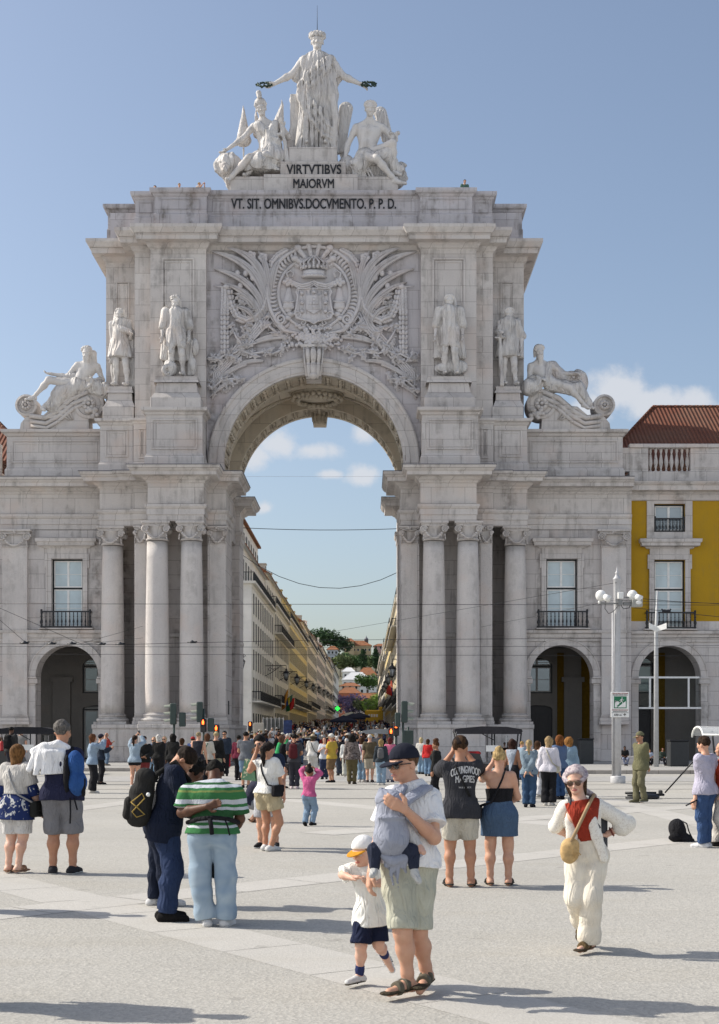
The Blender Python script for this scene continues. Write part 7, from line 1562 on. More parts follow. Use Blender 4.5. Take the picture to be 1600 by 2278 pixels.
for i, (px, py, Y) in enumerate(((637,1498,167),(661,1509,193),(682,1519,223),(697,1527,252),(710,1532,283),(721,1538,316),(730,1543,350),(737,1547,385),(743,1550,420))): lantern(('bracket lantern nearest the arch on the left row' if i == 0 else 'second bracket lantern from the arch in the left row' if i == 1 else 'third bracket lantern from the arch in the left row' if i == 2 else 'small lantern farther down the left row of the street'), px, py, Y, 1.0, -12, 'lanterns along the left side of the street')
for i, (px, py, Y) in enumerate(((873,1488,150),(864,1507,178),(859,1519,208),(854,1529,240),(851,1536,275))): lantern(('bracket lantern nearest the right pier in the right row' if i == 0 else 'second bracket lantern from the right pier' if i == 1 else 'small lantern farther down the right row of the street'), px, py, Y, 1.1, 4.4, 'lanterns along the right side of the street')
# --- flags on the houses
def flag(lab, px0, py0, px1, py1, Y, cols, w=16, h=26):
    a, b = Vector(Wp(px0,py0,Y)), Vector(Wp(px1,py1,Y)); e = thing('flag', lab, 'flag', a); m = MB(); m.tube([a,b], .05, 6); m.build('flagpole', plain('pole_white', (.5,.5,.48), .5), e)
    m = MB(); n = 9; d = (b-a); W_ = w*Y/F; H_ = h*Y/F; s = b-d*.75
    for j in range(n+1):
        t = j/n
        for i in range(7): u = i/6; p = s+d*.75*u; m.v.append(tuple(p+Vector((.25*W_*t*math.sin(u*5), .35*math.sin(u*6+t*3), -H_*t)))) 
    for j in range(n):
        for i in range(6): m.f.append((j*7+i, j*7+i+1, j*7+i+8, j*7+i+7)); m.m.append(min(int((i/6)*len(cols)), len(cols)-1)); m.sm.append(True)
    m.build('cloth', [plain('flag_cloth', c, .9) for c in cols], e)
flag('orange flag hanging from the second left house', 622, 1562, 642, 1532, 190, [(.50,.20,.03),(.55,.26,.04)], 14, 26); flag('blue and yellow flag between the orange and red ones', 626, 1560, 652, 1545, 192, [(.03,.10,.30),(.5,.42,.05),(.05,.15,.10)], 14, 16); flag('red flag hanging lowest on the second left house', 630, 1562, 656, 1552, 194, [(.02,.16,.05),(.45,.02,.02),(.45,.02,.02)], 14, 24)
flag('red flag among the lanterns on the right of the street', 878, 1535, 862, 1520, 225, [(.03,.05,.25),(.45,.03,.03),(.5,.05,.04)], 12, 22); flag('orange red flag behind the red one on the right', 884, 1530, 870, 1512, 232, [(.5,.12,.03),(.45,.08,.05)], 12, 22)
# --- pharmacy cross, umbrellas, van, stall tent
x, Y, z0 = Wp(751,1576,400); e = thing('pharmacy_cross', 'lit green cross sign high on the left of the street', 'sign', (x,Y,z0)); m = MB(); s = .62
for a, b in ((s,s*.34),(s*.34,s)): m.tube([(x-a,Y,z0+b),(x+a,Y,z0+b)], .07, 5); m.tube([(x-a,Y,z0-b),(x+a,Y,z0-b)], .07, 5); m.tube([(x-a,Y,z0-b),(x-a,Y,z0+b)], .07, 5); m.tube([(x+a,Y,z0-b),(x+a,Y,z0+b)], .07, 5)
m.ball((x,Y,z0), .3, 8, 6); m.build('neon', glow('green_neon', (.05,1.,.12), 1.3), e); m = MB(); m.box(x-s*1.1,x+s*1.1,Y+.1,Y+.3,z0-s*1.1,z0+s*1.1,.1); m.build('housing', DARK, e); m = MB(); m.tube([(-12,Y+.2,z0),(x,Y+.2,z0)], .06, 5); m.build('arm', IRON, e)
def umbrella(lab, px, py, Y, w, col):
    x, _, z0 = Wp(px, py, Y); e = thing('cafe_umbrella', lab, 'umbrella', (x,Y,sz(Y))); m = MB(); n = 4; c = (x,Y,z0)
    vs = [c]+[(x+sx_*w/2, Y+sy*w/2, z0-w*.2) for sx_, sy in ((-1,-1),(1,-1),(1,1),(-1,1))]+[(x+sx_*w/2, Y+sy*w/2, z0-w*.2-.22) for sx_, sy in ((-1,-1),(1,-1),(1,1),(-1,1))]
    m.add(vs, [(0,1,2),(0,2,3),(0,3,4),(0,4,1),(1,5,6,2),(2,6,7,3),(3,7,8,4),(4,8,5,1)]); m.build('canopy', cloth(col), e); m = MB(); m.tube([(x,Y,sz(Y)),(x,Y,z0)], .05, 8); m.build('pole', GREYP, e)
    m = MB()
    for sx_, sy in ((-1,-1),(1,-1),(1,1),(-1,1)): m.tube([(x,Y,z0-.1),(x+sx_*w*.49,Y+sy*w*.49,z0-w*.2-.05)], .025, 4)
    m.build('rib', WHITEP, e)
umbrella('large navy cafe umbrella nearest in the crowded street', 765, 1591, 170, 3.3, (.03,.035,.06)); umbrella('second navy cafe umbrella behind the nearest one', 787, 1586, 196, 3.4, (.028,.032,.055)); umbrella('third dark cafe umbrella farther up the street', 800, 1584, 222, 3.4, (.035,.04,.06)); umbrella('pale cafe umbrella behind the navy ones', 781, 1583, 250, 3.4, (.5,.5,.42))
Y = 300; x = Wp(832,0,Y)[0]; z0 = sz(Y); e = thing('yellow_van', 'bright yellow food van beyond the umbrellas in the street', 'van', (x,Y,z0)); m = MB(); m.box(x-1.9,x+1.5,Y,Y+2,z0+.4,z0+3.7,.2); m.box(x+1.1,x+2.0,Y+.1,Y+1.9,z0+.4,z0+4.4,.15); m.build('body', plain('van_yellow', (.62,.38,.02), .4), e); m = MB()
for k in range(4): m.box(x-1.2+k*.55,x-.8+k*.55,Y-.02,Y,z0+2.2,z0+2.8)
m.build('window', WHITEP, e)
for k in (-1.2,1.0): m = MB(); m.tube([(x+k,Y-.02,z0+.4),(x+k,Y+.3,z0+.4)], .4, 14); m.build('wheel', DARK, e)
def car(lab, px, py, Y, L=4.3, col=(.72,.72,.72), dirx=-1):
    x, _, _ = Wp(px, py, Y); e = thing('white_car', lab, 'car', (x,Y,0)); q = dirx; side = [(-2.05,.35),(-2.1,.75),(-1.9,.95),(-1.0,1.05),(-.35,1.45),(.6,1.50),(1.35,1.40),(1.95,1.0),(2.08,.9),(2.1,.35)]
    m = MB(); n = len(side); m.smooth = False
    rows = [(-.82,.96),(-.86,.5),(-.86,0)]; 
    m.prism([(x-q*-1*a if q > 0 else x+a, b) for a, b in side], Y-.84, Y+.84); m.build('body', plain('car_white', col, .25, .6), e)
    m = MB(); gl = [(-.88,1.03),(-.32,1.40),(.55,1.44),(1.25,1.34),(1.6,1.05)]; m.prism([(x+a, b) for a, b in gl], Y-.86, Y-.82); m.build('side_window', GLASSD, e)
    m = MB(); m.add([(x-1.0,Y-.7,1.06),(x-.37,Y-.62,1.455),(x-.37,Y+.62,1.455),(x-1.0,Y+.7,1.06)], [(0,1,2,3)]); m.build('windscreen', GLASSD, e)
    for k in (-1.35,1.3): m = MB(); m.tube([(x+k,Y-.88,.33),(x+k,Y-.6,.33)], .33, 18); m.build('wheel', DARK, e)
    m = MB(); m.box(x-2.11,x-1.95,Y-.8,Y-.45,.72,.86,.03); m.build('headlight', WHITEP, e); m = MB(); m.box(x-.02,x+.0,Y-.875,Y-.84,.45,1.05); m.build('door_seam', DARK, e); m = MB(); m.box(x-.95,x-.8,Y-1.0,Y-.84,1.0,1.12,.02); m.build('mirror', DARK, e)
car('white car standing behind the crowd left of the passage', 668, 1640, 93)
# --- tuk-tuks
def tuktuk(lab, x, Y, zg, dirx, roofc, bodyc, clear=False, seat=(.35,.01,.015)):
    e = thing('tuk_tuk', lab, 'tuk-tuk', (x,Y,zg)); q = dirx; B = plain('tuk_body', bodyc, .35, .5); m = MB(); P = [(-1.3,.35),(-1.35,.9),(-1.2,1.02),(-.5,.95),(-.35,.55),(.45,.5),(.6,.9),(1.0,1.05),(1.25,.8),(1.3,.4)]
    m.prism([(x+q*a, zg+b) for a, b in P], Y-.62, Y+.62); m.build('body', B, e)
    m = MB(); T = [(-1.55,1.86),(-1.5,1.98),(-.4,2.08),(.6,2.06),(1.2,1.96),(1.25,1.86)]
    if clear:
        cm, ct, cbs = pbase('clear_canopy', .2, .4); cbs.inputs['Base Color'].default_value = (.85,.87,.88,1); cbs.inputs['Alpha'].default_value = .38; n = 10; vs = []
        for i in range(n+1): a = math.pi*i/n; vs += [(x-1.5, Y-.72*math.cos(a), zg+1.72+.30*math.sin(a)), (x+1.5, Y-.72*math.cos(a), zg+1.62+.30*math.sin(a))]
        m.add(vs, [(2*i,2*i+1,2*i+3,2*i+2) for i in range(n)]); m.build('canopy', cm, e); m = MB()
        for xx in (-1.5,-.5,.5,1.5): m.tube([(x+xx, Y-.73*math.cos(math.pi*i/10), zg+1.67+.32*math.sin(math.pi*i/10)) for i in range(11)], .03, 6)
        m.tube([(x-1.5,Y-.73,zg+1.75),(x+1.5,Y-.73,zg+1.68)], .03, 6); m.build('canopy_hoop', WHITEP, e)
    else: m.prism([(x+q*a, zg+b) for a, b in T], Y-.72, Y+.72); m.box(x-1.45,x+1.2,Y-.73,Y-.70,zg+1.76,zg+1.88); m.build('canopy', cloth(roofc), e)
    m = MB()
    for a, b in ((-1.3,-1.5),(.1,.1),(1.1,1.2)):
        for yy in (-.6,.6): m.tube([(x+q*a,Y+yy,zg+.9),(x+q*b,Y+yy,zg+1.86)], .03, 6)
    m.tube([(x+q*.1,Y-.6,zg+1.5),(x-q*.5,Y-.6,zg+1.82)], .02, 5); m.build('frame', DARK, e)
    m = MB(); m.box(x-q*1.1,x-q*.45,Y-.58,Y+.58,zg+.9,zg+1.05,.05); m.box(x-q*1.25,x-q*1.1,Y-.58,Y+.58,zg+1.0,zg+1.45,.05); m.build('seat', plain('red_vinyl', seat, .4, .5), e)
    for k, yy in ((-.95,-.6),(-.95,.5),(.95,-.05)): m = MB(); m.tube([(x+q*k,Y+yy,zg+.26),(x+q*k,Y+yy+.12,zg+.26)], .26, 16); m.build('wheel', DARK, e)
    m = MB(); m.box(x+q*.62,x+q*.66,Y-.5,Y+.5,zg+1.05,zg+1.7); m.build('windscreen', gm, e)
    m = MB(); m.box(x-q*.25,x+q*.25,Y-.64,Y-.62,zg+1.05,zg+1.3); m.build('notice', WHITEP, e); return e
tuktuk('black tuk-tuk with red seats parked before the right columns', Wp(1092,0,58)[0], 58, 0, 1, (.045,.043,.048), (.02,.02,.022)); tuktuk('black canopied tuk-tuk behind the man with the white towel', Wp(70,0,62)[0], 62, 0, 1, (.03,.03,.035), (.03,.03,.03))
tuktuk('white tuk-tuk with clear plastic canopy at the right edge', Wp(1606,0,43.5)[0]+.75, 43.5, 0, -1, (.6,.6,.6), (.60,.60,.58), True, (.1,.1,.1)); tuktuk('white roofed tuk-tuk in the crowd under the arch', Wp(850,0,88)[0], 88, 0, -1, (.72,.72,.70), (.3,.3,.3), False)
# --- hoarding and poster
Y = 138; e = thing('hoarding', 'grey corrugated metal hoarding before the first left house', 'hoarding', Wp(608,1650,Y)); m = MB(); x0, x1 = Wp(586,0,Y)[0], Wp(631,0,Y)[0]; n = 30
vs = [(x0+(x1-x0)*i/n, Y+(.06 if i % 2 else -.06), zz) for i in range(n+1) for zz in (0, Zp(1598,Y))]; m.add(vs, [(2*i,2*i+2,2*i+3,2*i+1) for i in range(n)]); m.build('sheet', plain('corrugated_steel', (.36,.37,.36), .4, .6, .5, .3, 2.), e); m = MB()
for k in range(6): m.tube([(x0+(x1-x0)*k/5,Y-.12,0),(x0+(x1-x0)*k/5,Y-.12,Zp(1596,Y))], .05, 6)
m.build('post', plain('post_grey', (.2,.2,.2), .5), e)
e = thing('poster_panel', 'blue advertising panel at the end of the metal hoarding', 'panel', Wp(640,1650,Y)); m = MB(); x0, x1 = Wp(631,0,Y)[0], Wp(650,0,Y)[0]; m.box(x0,x1,Y-.3,Y-.15,.2,Zp(1602,Y)); m.build('board', plain('poster_blue', (.03,.055,.16), .5, .4, 0, .7, 2.), e)
e = thing('utility_cabinet', 'pale street cabinet at the foot of the corner house', 'cabinet', Wp(575,1650,128)); m = MB(); x0, x1 = Wp(564,0,128)[0], Wp(586,0,128)[0]; m.box(x0,x1,128,129,0,Zp(1608,128),.03); m.build('body', plain('cabinet_beige', (.5,.47,.4), .6), e)
# --- overhead tram wires
def wire(lab, pts, Y, r=.017, sag=0., ins=()):
    P = []
    for a, b in zip(pts, pts[1:]):
        for i in range(9):
            t = i/8; q = Wp(a[0]+(b[0]-a[0])*t, a[1]+(b[1]-a[1])*t+sag*4*t*(1-t), (a[2] if len(a) > 2 else Y)*(1-t)+(b[2] if len(b) > 2 else Y)*t); P.append(tuple(q))
    e = thing('overhead_wire', lab, 'overhead wire', P[0], 'tram wires across the square'); m = MB(); m.tube(P, r*.62, 5); m.build('cable', DARK, e)
    for (px, py) in ins:
        m = MB(); c = Wp(px, py, Y); m.lathe([(.02,.09),(.05,.06),(.16,.0),(.17,-.03)], tuple(c), 8); m.tube([(c[0]-.2,c[1],c[2]),(c[0]+.2,c[1],c[2]+.03)], .025, 5); m.build('insulator', DARK, e)
wire('tram wire across at window height, topmost of the long ones', [(-20,1343),(1620,1346)], 56, .016); wire('long tram wire with insulators at arch height on the left', [(-20,1432),(270,1434),(420,1430),(700,1424),(1620,1418)], 57, .015, 0, ((55,1430),(115,1432),(160,1432),(225,1433),(268,1433),(428,1429)))
wire('lower long tram wire below the string course', [(-20,1455),(1620,1459)], 56, .013); wire('long tram wire just over the arcade arches on the right', [(-20,1438),(760,1440),(1620,1436)], 60, .013); wire('slanting wire at the far left edge, upper', [(-20,1344),(180,1432)], 57, .015); wire('slanting wire at the far left edge, lower', [(-20,1362),(56,1428)], 57, .015)
wire('wire from the insulators to the left column pair, upper', [(180,1432,57),(318,1393,80.6)], 57, .015); wire('wire from the insulators to the left column pair, lower', [(180,1434,57),(318,1419,80.6)], 57, .015); wire('dark cable hanging across the passage near its top', [(535,1174),(890,1176)], 93, .035, 4); wire('sagging cable across the street behind the arch', [(530,1228),(892,1270)], 120, .045, 58)
wire('slanting wire rising from the street to the white mast', [(730,1407,90),(1372,1296,50)], 60, .014); wire('upper wire from the mast to the right edge', [(1384,1328),(1500,1338),(1620,1344)], 50, .016); wire('second wire from the mast to the right edge', [(1384,1336),(1620,1343)], 50, .013); wire('lower wire from the mast to the right edge', [(1410,1352),(1500,1362),(1620,1374)], 50, .016); wire('wire from the mast back to the right columns', [(1372,1334,50),(1070,1395,80.9)], 60, .012)
for i, (px, d) in enumerate(((1478,-1),(1487,1))):
    c = Vector(Wp(px, 1359, 82.95)); e = thing('pigeon', ('left' if i == 0 else 'right')+' one of two dark pigeons on the balcony rail by the yellow wall', 'pigeon', c); P = [ell(c, (.15,.07,.085)), ell(c+Vector((d*.13,0,.09)), (.045,.04,.045)), cone(c+Vector((-d*.1,0,0)), c+Vector((-d*.3,0,-.05)), .05, .02), cone(c+Vector((d*.16,0,.09)), c+Vector((d*.21,0,.08)), .015, .005)]; sculpt('body', P, .02, plain('pigeon_grey', (.03,.03,.035), .7), e, .03)
for lab, px, Y, w, h in (('dark bin inside the first right arcade arch', 1303, 76, .75, 1.3), ('dark container before the second right arcade arch', 1508, 70, .95, 1.25)):
    x = Wp(px,0,Y)[0]; e = thing('waste_bin', lab, 'bin', (x,Y,.15)); m = MB(); m.box(x-w/2,x+w/2,Y-.4,Y+.4,.15,.15+h,.04); m.build('body', plain('bin_grey', (.03,.033,.036), .6), e); m = MB(); m.box(x-w/2-.03,x+w/2+.03,Y-.43,Y+.43,.152+h,.22+h,.02); m.build('lid', DARK, e)
for i, (px, Y) in enumerate(((1400,74),(1446,75),(1470,75))): x = Wp(px,0,Y)[0]; e = thing('stone_bench_block', ('left' if i == 0 else 'middle' if i == 1 else 'right')+' white bench block before the right arcade', 'bench', (x,Y,.15)); m = MB(); m.box(x-.5,x+.5,Y-.25,Y+.25,.15,.6,.03); m.build('block', LIOZ, e)
# ================================================================ the people on the square
WH, BKC, NV, DEN, LDEN, GRY, BEI = (.66,.66,.66), (.016,.016,.019), (.016,.023,.055), (.035,.075,.17), (.22,.33,.45), (.16,.16,.165), (.46,.40,.29)
BRN, BLK, BLD, GNG, WHT = (.055,.026,.013), (.010,.009,.008), (.30,.20,.085), (.17,.062,.018), (.52,.50,.47)
WIDE = [(0,.059),(.35,.054),(.85,.048),(1.,.048),(1.5,.050),(2.,.054)]; JEAN = [(0,.058),(.35,.051),(.85,.041),(1.,.038),(1.4,.036),(2.,.034)]; FLARE = [(0,.058),(.35,.051),(.85,.040),(1.,.038),(1.4,.042),(2.,.056)]
def lump(name, lab, cat, groups, vox, mat, k=.02, disp=None, part='body'): g = [p for G in groups for p in G[0]]; b = [pbb(q) for q in g]; c = (np.min([x[0] for x in b], 0)+np.max([x[1] for x in b], 0))/2; r = empty(name, tuple(c)); tag(r, lab, cat); sculpt(part, groups, vox, mat, r, k, disp); return r
# --- father with a baby in a carrier, and a boy at his hand
p = Person('man in navy cap and white polo shirt carrying a baby, walking in front', 905, 2217, 1655, 200, 'l', .0072, yaw=32, pitch=6, w=1.0,
  ov=dict(head=(899,1701,-.03), neck=(917,1748,0), chest=(915,1810,0), waist=(912,1868,0), pel=(908,1915,0), shR=(876,1774,-.02), shL=(957,1778,.05), elL=(966,1864,-.10), wrL=(903,1802,-.345), elR=(846,1862,.0), wrR=(826,1942,-.16),
          hipR=(884,1928,-.02), hipL=(933,1928,.04), knR=(896,2076,-.10), anR=(909,2187,-.02), knL=(930,2076,.02), anL=(951,2170,.16), toR=(866,2208,-.16), toL=(934,2204,-.06)),
  hands=dict(L=dict(curl=.28, fdir=(-.75,-.12,.42), nrmal=(.35,.9,.1), thumb=(0,0,1)), R=dict(curl=.75, fdir=(-.15,-.1,-1), nrmal=(.9,.2,0), thumb=(0,-1,0))))
p.body().top((.86,.86,.87), .66, .015, .016, 'polo_shirt', .012, .010, sleeve_flare=.022).bottom((.50,.50,.41), .93, .012, .016, wr=.008)
m_ = cloth((.86,.86,.87)); n_ = p.J['neck']; hu = nrm(p.J['head']-p.J['neck'])
sculpt('collar', [([ring(n_+hu*.015, nrm(hu-p.fw*.25), .068, .018)], [])], .0075, m_, p.root, .01)
p.hair('short', (.10,.055,.03)).cap((.018,.02,.032)).glasses().face((.45,.19,.16), brow=(.12,.07,.04)).shoes((.10,.088,.065), (.055,.045,.03), True, plain('sandal_leather', (.10,.088,.06), .7))
q = lambda x, y, d: Wp(x, y, p.Y+d)
CG = cloth((.33,.35,.42), .8)
cr = lump('baby_carrier', 'grey fabric baby carrier tied to the chest of the man in front', 'baby carrier', [([ell(q(871,1842,-.23), (.108,.11,.16)), ell(q(870,1870,-.24), (.114,.12,.115)), ell(q(868,1800,-.23), (.088,.09,.09)), ell(q(868,1776,-.22), (.074,.075,.055)), cone(q(848,1775,-.24), q(847,1757,-.23), .022, .012), ell(q(880,1806,-.29), (.085,.04,.03), None, .02), ell(q(872,1818,-.30), (.095,.05,.02), None, .02)], [])], .0075, CG, .06, wrinkle(4, .007, 13, (.6,.6,1.5)), part='pouch')
P = []
for x0, x1, d in ((905,884,-.02),(914,960,.0)):
    for o in (-9,0,9): P += chain([q(876+(x1-876)*.15+o*.4,1800,-.29), q((876+x1)/2+o,1772,-.20), q(x1-(x1-915)*.25+o,1752,-.09), q(x1-(x1-915)*.3+o*.9,1757,.10)], [.014,.020,.02,.018], .012)
sculpt('strap', [(P, [])], .0075, CG, cr, .012, wrinkle(6, .003, 30))
P = chain([q(848,1900,-.26), q(872,1915,-.29), q(895,1910,-.26), q(925,1900,-.2), q(945,1895,-.02)], [.022,.032,.034,.032,.03], .012)
for x, y, l, w_ in ((874,1918,52,.018),(888,1918,80,.014),(866,1912,24,.024),(902,1912,30,.024),(880,1916,36,.02)): P += chain([q(x,y,-.28), q(x-4,y+l*.5,-.27), q(x+2,y+l,-.24)], [w_,w_*.8,w_*.5], .01, (np.array([0,1,0]),.4))
sculpt('waist_tie', [(P, [])], .0075, CG, cr, .012, wrinkle(9, .006, 26, (1,1,.4)))
bb = empty('person', tuple(q(872,1860,-.25))); tag(bb, 'baby in navy trousers riding in the grey carrier', 'person'); SK = skinm((.60,.38,.29))
sculpt('body', [([ell(q(872,1845,-.22), (.085,.085,.14)), ell(q(868,1778,-.22), (.068,.07,.065)), cone(q(872,1825,-.22), q(870,1790,-.22), .035, .035)]+chain([q(905,1840,-.2), q(922,1868,-.22), q(937,1888,-.26), q(942,1896,-.28)], [.028,.024,.018,.02])+chain([q(855,1880,-.25), q(834,1895,-.26), q(833,1938,-.28)], [.04,.035,.025])+chain([q(892,1885,-.24), q(922,1895,-.24), q(924,1940,-.28)], [.04,.035,.025]), [])], .008, SK, bb, .02)
sculpt('trousers', [(chain([q(852,1882,-.25), q(833,1890,-.26), q(834,1926,-.28)], [.05,.044,.037])+chain([q(895,1885,-.24), q(919,1893,-.24), q(921,1926,-.28)], [.05,.046,.038]), [])], .0075, cloth((.03,.036,.06)), bb, .02, wrinkle(3, .005, 16))
for k_, P in enumerate(([cone(q(834,1928,-.28), q(832,1940,-.30), .026, .027), cone(q(832,1940,-.30), q(828,1947,-.35), .027, .022)], [cone(q(921,1928,-.28), q(923,1942,-.29), .027, .028), cone(q(923,1943,-.29), q(932,1960,-.33), .028, .022)])): sculpt('sock', [(P, [])], .0075, cloth((.55,.55,.53)), bb, .01)
sculpt('sleeve', [(chain([q(900,1836,-.2), q(922,1868,-.22), q(931,1880,-.24)], [.04,.034,.027]), [])], .0075, cloth((.55,.54,.53)), bb, .01)
b = Person('small boy in white cap with orange peak and navy shorts holding the father\'s hand', 812, 2192, 1850, 205, 'p', .0072, kid=True, yaw=12,
  ov=dict(head=(809,1896,-.02), neck=(818,1925,0), chest=(822,1955,0), waist=(824,1990,0), pel=(825,2022,0), shR=(788,1935,-.02), elR=(762,1946,-.06), wrR=(782,1953,-.17), shL=(846,1934,.03), elL=(852,1962,-.02), wrL=(834,1968,-.12),
          hipR=(813,2032,-.02), hipL=(838,2034,.02), knR=(803,2106,-.08), anR=(800,2172,-.02), knL=(842,2102,-.02), anL=(858,2128,.20), toR=(776,2186,-.12), toL=(872,2158,.22)),
  hands=dict(R=dict(curl=.7, fdir=(.8,-.35,.1)), L=dict(curl=.6, fdir=(-.7,-.3,.25))))
b.body().top((.86,.86,.82), .92, .10, .018, 'shirt', .02, .008, sleeve_flare=.02).bottom((.013,.018,.045), .92, .018, .02).socks((.03,.04,.12), 1.62).hair('short', (.22,.12,.05)).cap((.78,.78,.78), (.62,.29,.03)).face((.5,.17,.13))
b.shoes((.66,.66,.65), (.10,.085,.06))
for n in 'LR':
    m = MB(); a, t = b.J['an'+n], b.toe(n); d = nrm(t-a); s_ = nrm(np.cross(d, b.J['kn'+n]-a)); u_ = np.cross(s_, d); u_ = u_ if u_@(b.J['kn'+n]-a) > 0 else -u_
    for sg_ in (-1,1):
        for k in range(3): c = a+d*(.028+.016*k)*b.H; m.tube([c+s_*sg_*.0275*b.H-u_*.024*b.H, c+s_*sg_*.0275*b.H-u_*.014*b.H-d*.006*b.H, c+s_*sg_*.021*b.H-u_*.002*b.H-d*.01*b.H], .0040*b.H, 5)
    m.build('shoe_stripes', DARK, b.root)
# --- two passers-by just left of the frame, whose shadows fall into it
for lab, X_, Y_, tc in (('passer-by in dark jacket just outside the left edge, nearest', -2.86, 9.22, NV), ('passer-by in grey just outside the left edge, farther back', -4.28, 14.1, GRY)):
    Person(lab, PX+X_*F/Y_, PY+CH*F/Y_, PY+(CH-1.74)*F/Y_, 80, 'l', .02, walk=.8).body().top(tc, 2., .05).bottom(NV, 1.98, .013, 0, pr=JEAN).hair('short', BRN).shoes(BKC, BKC)
# --- walking woman in cream
p = Person('woman in cream cardigan and wide trousers with patterned headscarf, hands on hips', 1300, 2120, 1696, 192, 'p', .0078, fem=True, yaw=6, pitch=-4,
  ov=dict(head=(1281,1738,-.02), neck=(1290,1784,0), chest=(1294,1824,0), waist=(1302,1858,0), pel=(1306,1892,0), shR=(1258,1797,.0), elR=(1238,1838,.08), wrR=(1262,1858,.10), shL=(1327,1792,.02), elL=(1396,1832,.10), wrL=(1352,1855,.12),
          hipR=(1284,1905,0), hipL=(1326,1905,0), knR=(1279,1998,-.05), anR=(1298,2052,.30), knL=(1316,2002,-.10), anL=(1310,2098,0), toL=(1290,2113,-.12), toR=(1290,2075,.33)))
p.body().top((.30,.040,.022), 0, -.055, .013, 'red_top', .0, .007).bottom((.76,.70,.58), 1.96, .008, .008, pr=[(0,.056),(.35,.049),(.85,.042),(1.,.041),(1.5,.043),(2.,.046)], wr=.005, mat=cloth((.78,.72,.61), .6)).shoes((.13,.09,.045), (.06,.045,.03), True)
CC = patterned((.80,.77,.70), (.62,.57,.50), 90, .55, .6)
G = [(p.torso(.012), [(p.J['pel']-p.up*.005, (0,0,-1)), (p.J['neck']+p.up*.03, (0,0,1)), (p.J['chest']-p.rt*.0+p.fw*.055, p.fw*1.+0*p.rt)]), (p.arm('R', .010, 0, 1.05, .014, True), []), (p.arm('L', .011, 0, 1.35, .026, True), [])]
for q_, n in ((1,'R'),(-1,'L')): c0 = p.J['neck']*.45+p.J['sh'+n]*.55; G.append((chain([c0+p.up*.02+p.fw*.03, p.J['chest']+p.rt*q_*.085+p.fw*.10, p.J['waist']+p.rt*q_*.10+p.fw*.11, p.J['pel']+p.rt*q_*.14+p.fw*.10-p.up*.05], [.035,.042,.045,.035], .02, (p.fw, .45)), []))
sculpt('cardigan', G, .0085, CC, p.root, .03, wrinkle(5, .004, 11))
SC = patterned((.30,.24,.27), (.50,.44,.44), 22, .42, .58)
h = p.hs; p.hair('bob', (.07,.045,.03)).glasses((.07,.028,.012), (.12,.07,.03), True).face((.42,.13,.12))
sculpt('headscarf', [([ell(p.hd(0,-.014,.034), np.array([.057,.066,.056])*h, p.HM)], [(p.hd(0,.03,.040), p.hf*.8-p.hu*.75), (p.hd(0,-.03,-.035), -p.hu*.8+p.hf*.5)]), ([ring(p.hd(0,-.006,.028), nrm(p.hu*.9+p.hf*.42), .058*h, .012*h)], []), (chain([p.hd(-.01,-.062,-.03), p.hd(-.03,-.07,-.07), p.hd(-.085,-.06,-.10)], [.022*h,.02*h,.012*h]), [])], .008, SC, p.root, .01*h, wrinkle(8, .006, 40))
m = MB(); m.tube([p.J['neck']+p.rt*.06+p.fw*.03, p.J['neck']+p.rt*.03+p.fw*.085-p.up*.045, p.J['neck']+p.fw*.10-p.up*.075, p.J['neck']-p.rt*.03+p.fw*.085-p.up*.045, p.J['neck']-p.rt*.06+p.fw*.03], .0045, 6); m.ball(p.J['neck']+p.fw*.105-p.up*.085, .012, 8, 6); m.build('necklace', plain('gold', (.55,.34,.08), .3, .6, .8), p.root)
q = lambda x, y, d: Wp(x, y, p.Y+d)
bg_ = lump('straw_handbag', 'tan straw saddle bag on the hip of the woman in cream', 'bag', [([ell(q(1267,1896,-.16), (.075,.05,.095)), ell(q(1270,1880,-.17), (.07,.048,.06))], [])], .008, plain('straw', (.52,.35,.16), .8, .3, 0, .25, 30., .3), .03, wrinkle(2, .004, 30), part='bag')
m = MB(); m.tube([q(1268,1878,-.20), q(1290,1832,-.19), q(1310,1790,-.14), q(1322,1768,-.03), q(1318,1768,.08)], .014, 6); m.build('strap', plain('woven_strap', (.36,.25,.14), .8), bg_); m = MB()
for k in range(5): m.tube([q(1275,1880,-.21), q(1278+k*2,1895,-.215), q(1276+k*4,1908-k*1.5,-.205)], .005, 5)
m.build('tassel', plain('straw', (.52,.35,.16), .8, .3, 0, .25, 30., .3), bg_)
r = lump('backpack', 'dark grey backpack behind the woman in cream', 'backpack', [([rbox(p.J['chest']-p.fw*.20-p.up*.14-p.rt*.06, (.14,.08,.22), .06, np.stack([p.rt,p.fw,p.up],1))], [])], .01, cloth((.07,.075,.085)), .02, part='bag')
m = MB()
for s_, n in ((1,'R'),(-1,'L')): c0 = p.J['neck']*.3+p.J['sh'+n]*.7; m.tube([c0+p.up*.055-p.fw*.06, c0+p.up*.06+p.fw*.03, c0*.6+p.J['chest']*.4+p.fw*.115, p.J['chest']*.5+p.J['waist']*.5+p.rt*s_*.13+p.fw*.06], .019, 6)
m.build('strap', cloth((.07,.075,.085)), r)
m = MB(); w_ = p.J['wrL']*.8+p.J['elL']*.2; m.tube([tuple(w_+(nrm(np.cross(p.J['wrL']-p.J['elL'], p.up))*math.cos(a)+nrm(np.cross(np.cross(p.J['wrL']-p.J['elL'], p.up), p.J['wrL']-p.J['elL']))*math.sin(a))*.036) for a in np.linspace(0, 6.28, 14)[:-1]], .008, 5, closed=True); m.build('bracelet', plain('red_beads', (.16,.03,.02), .4), p.root)
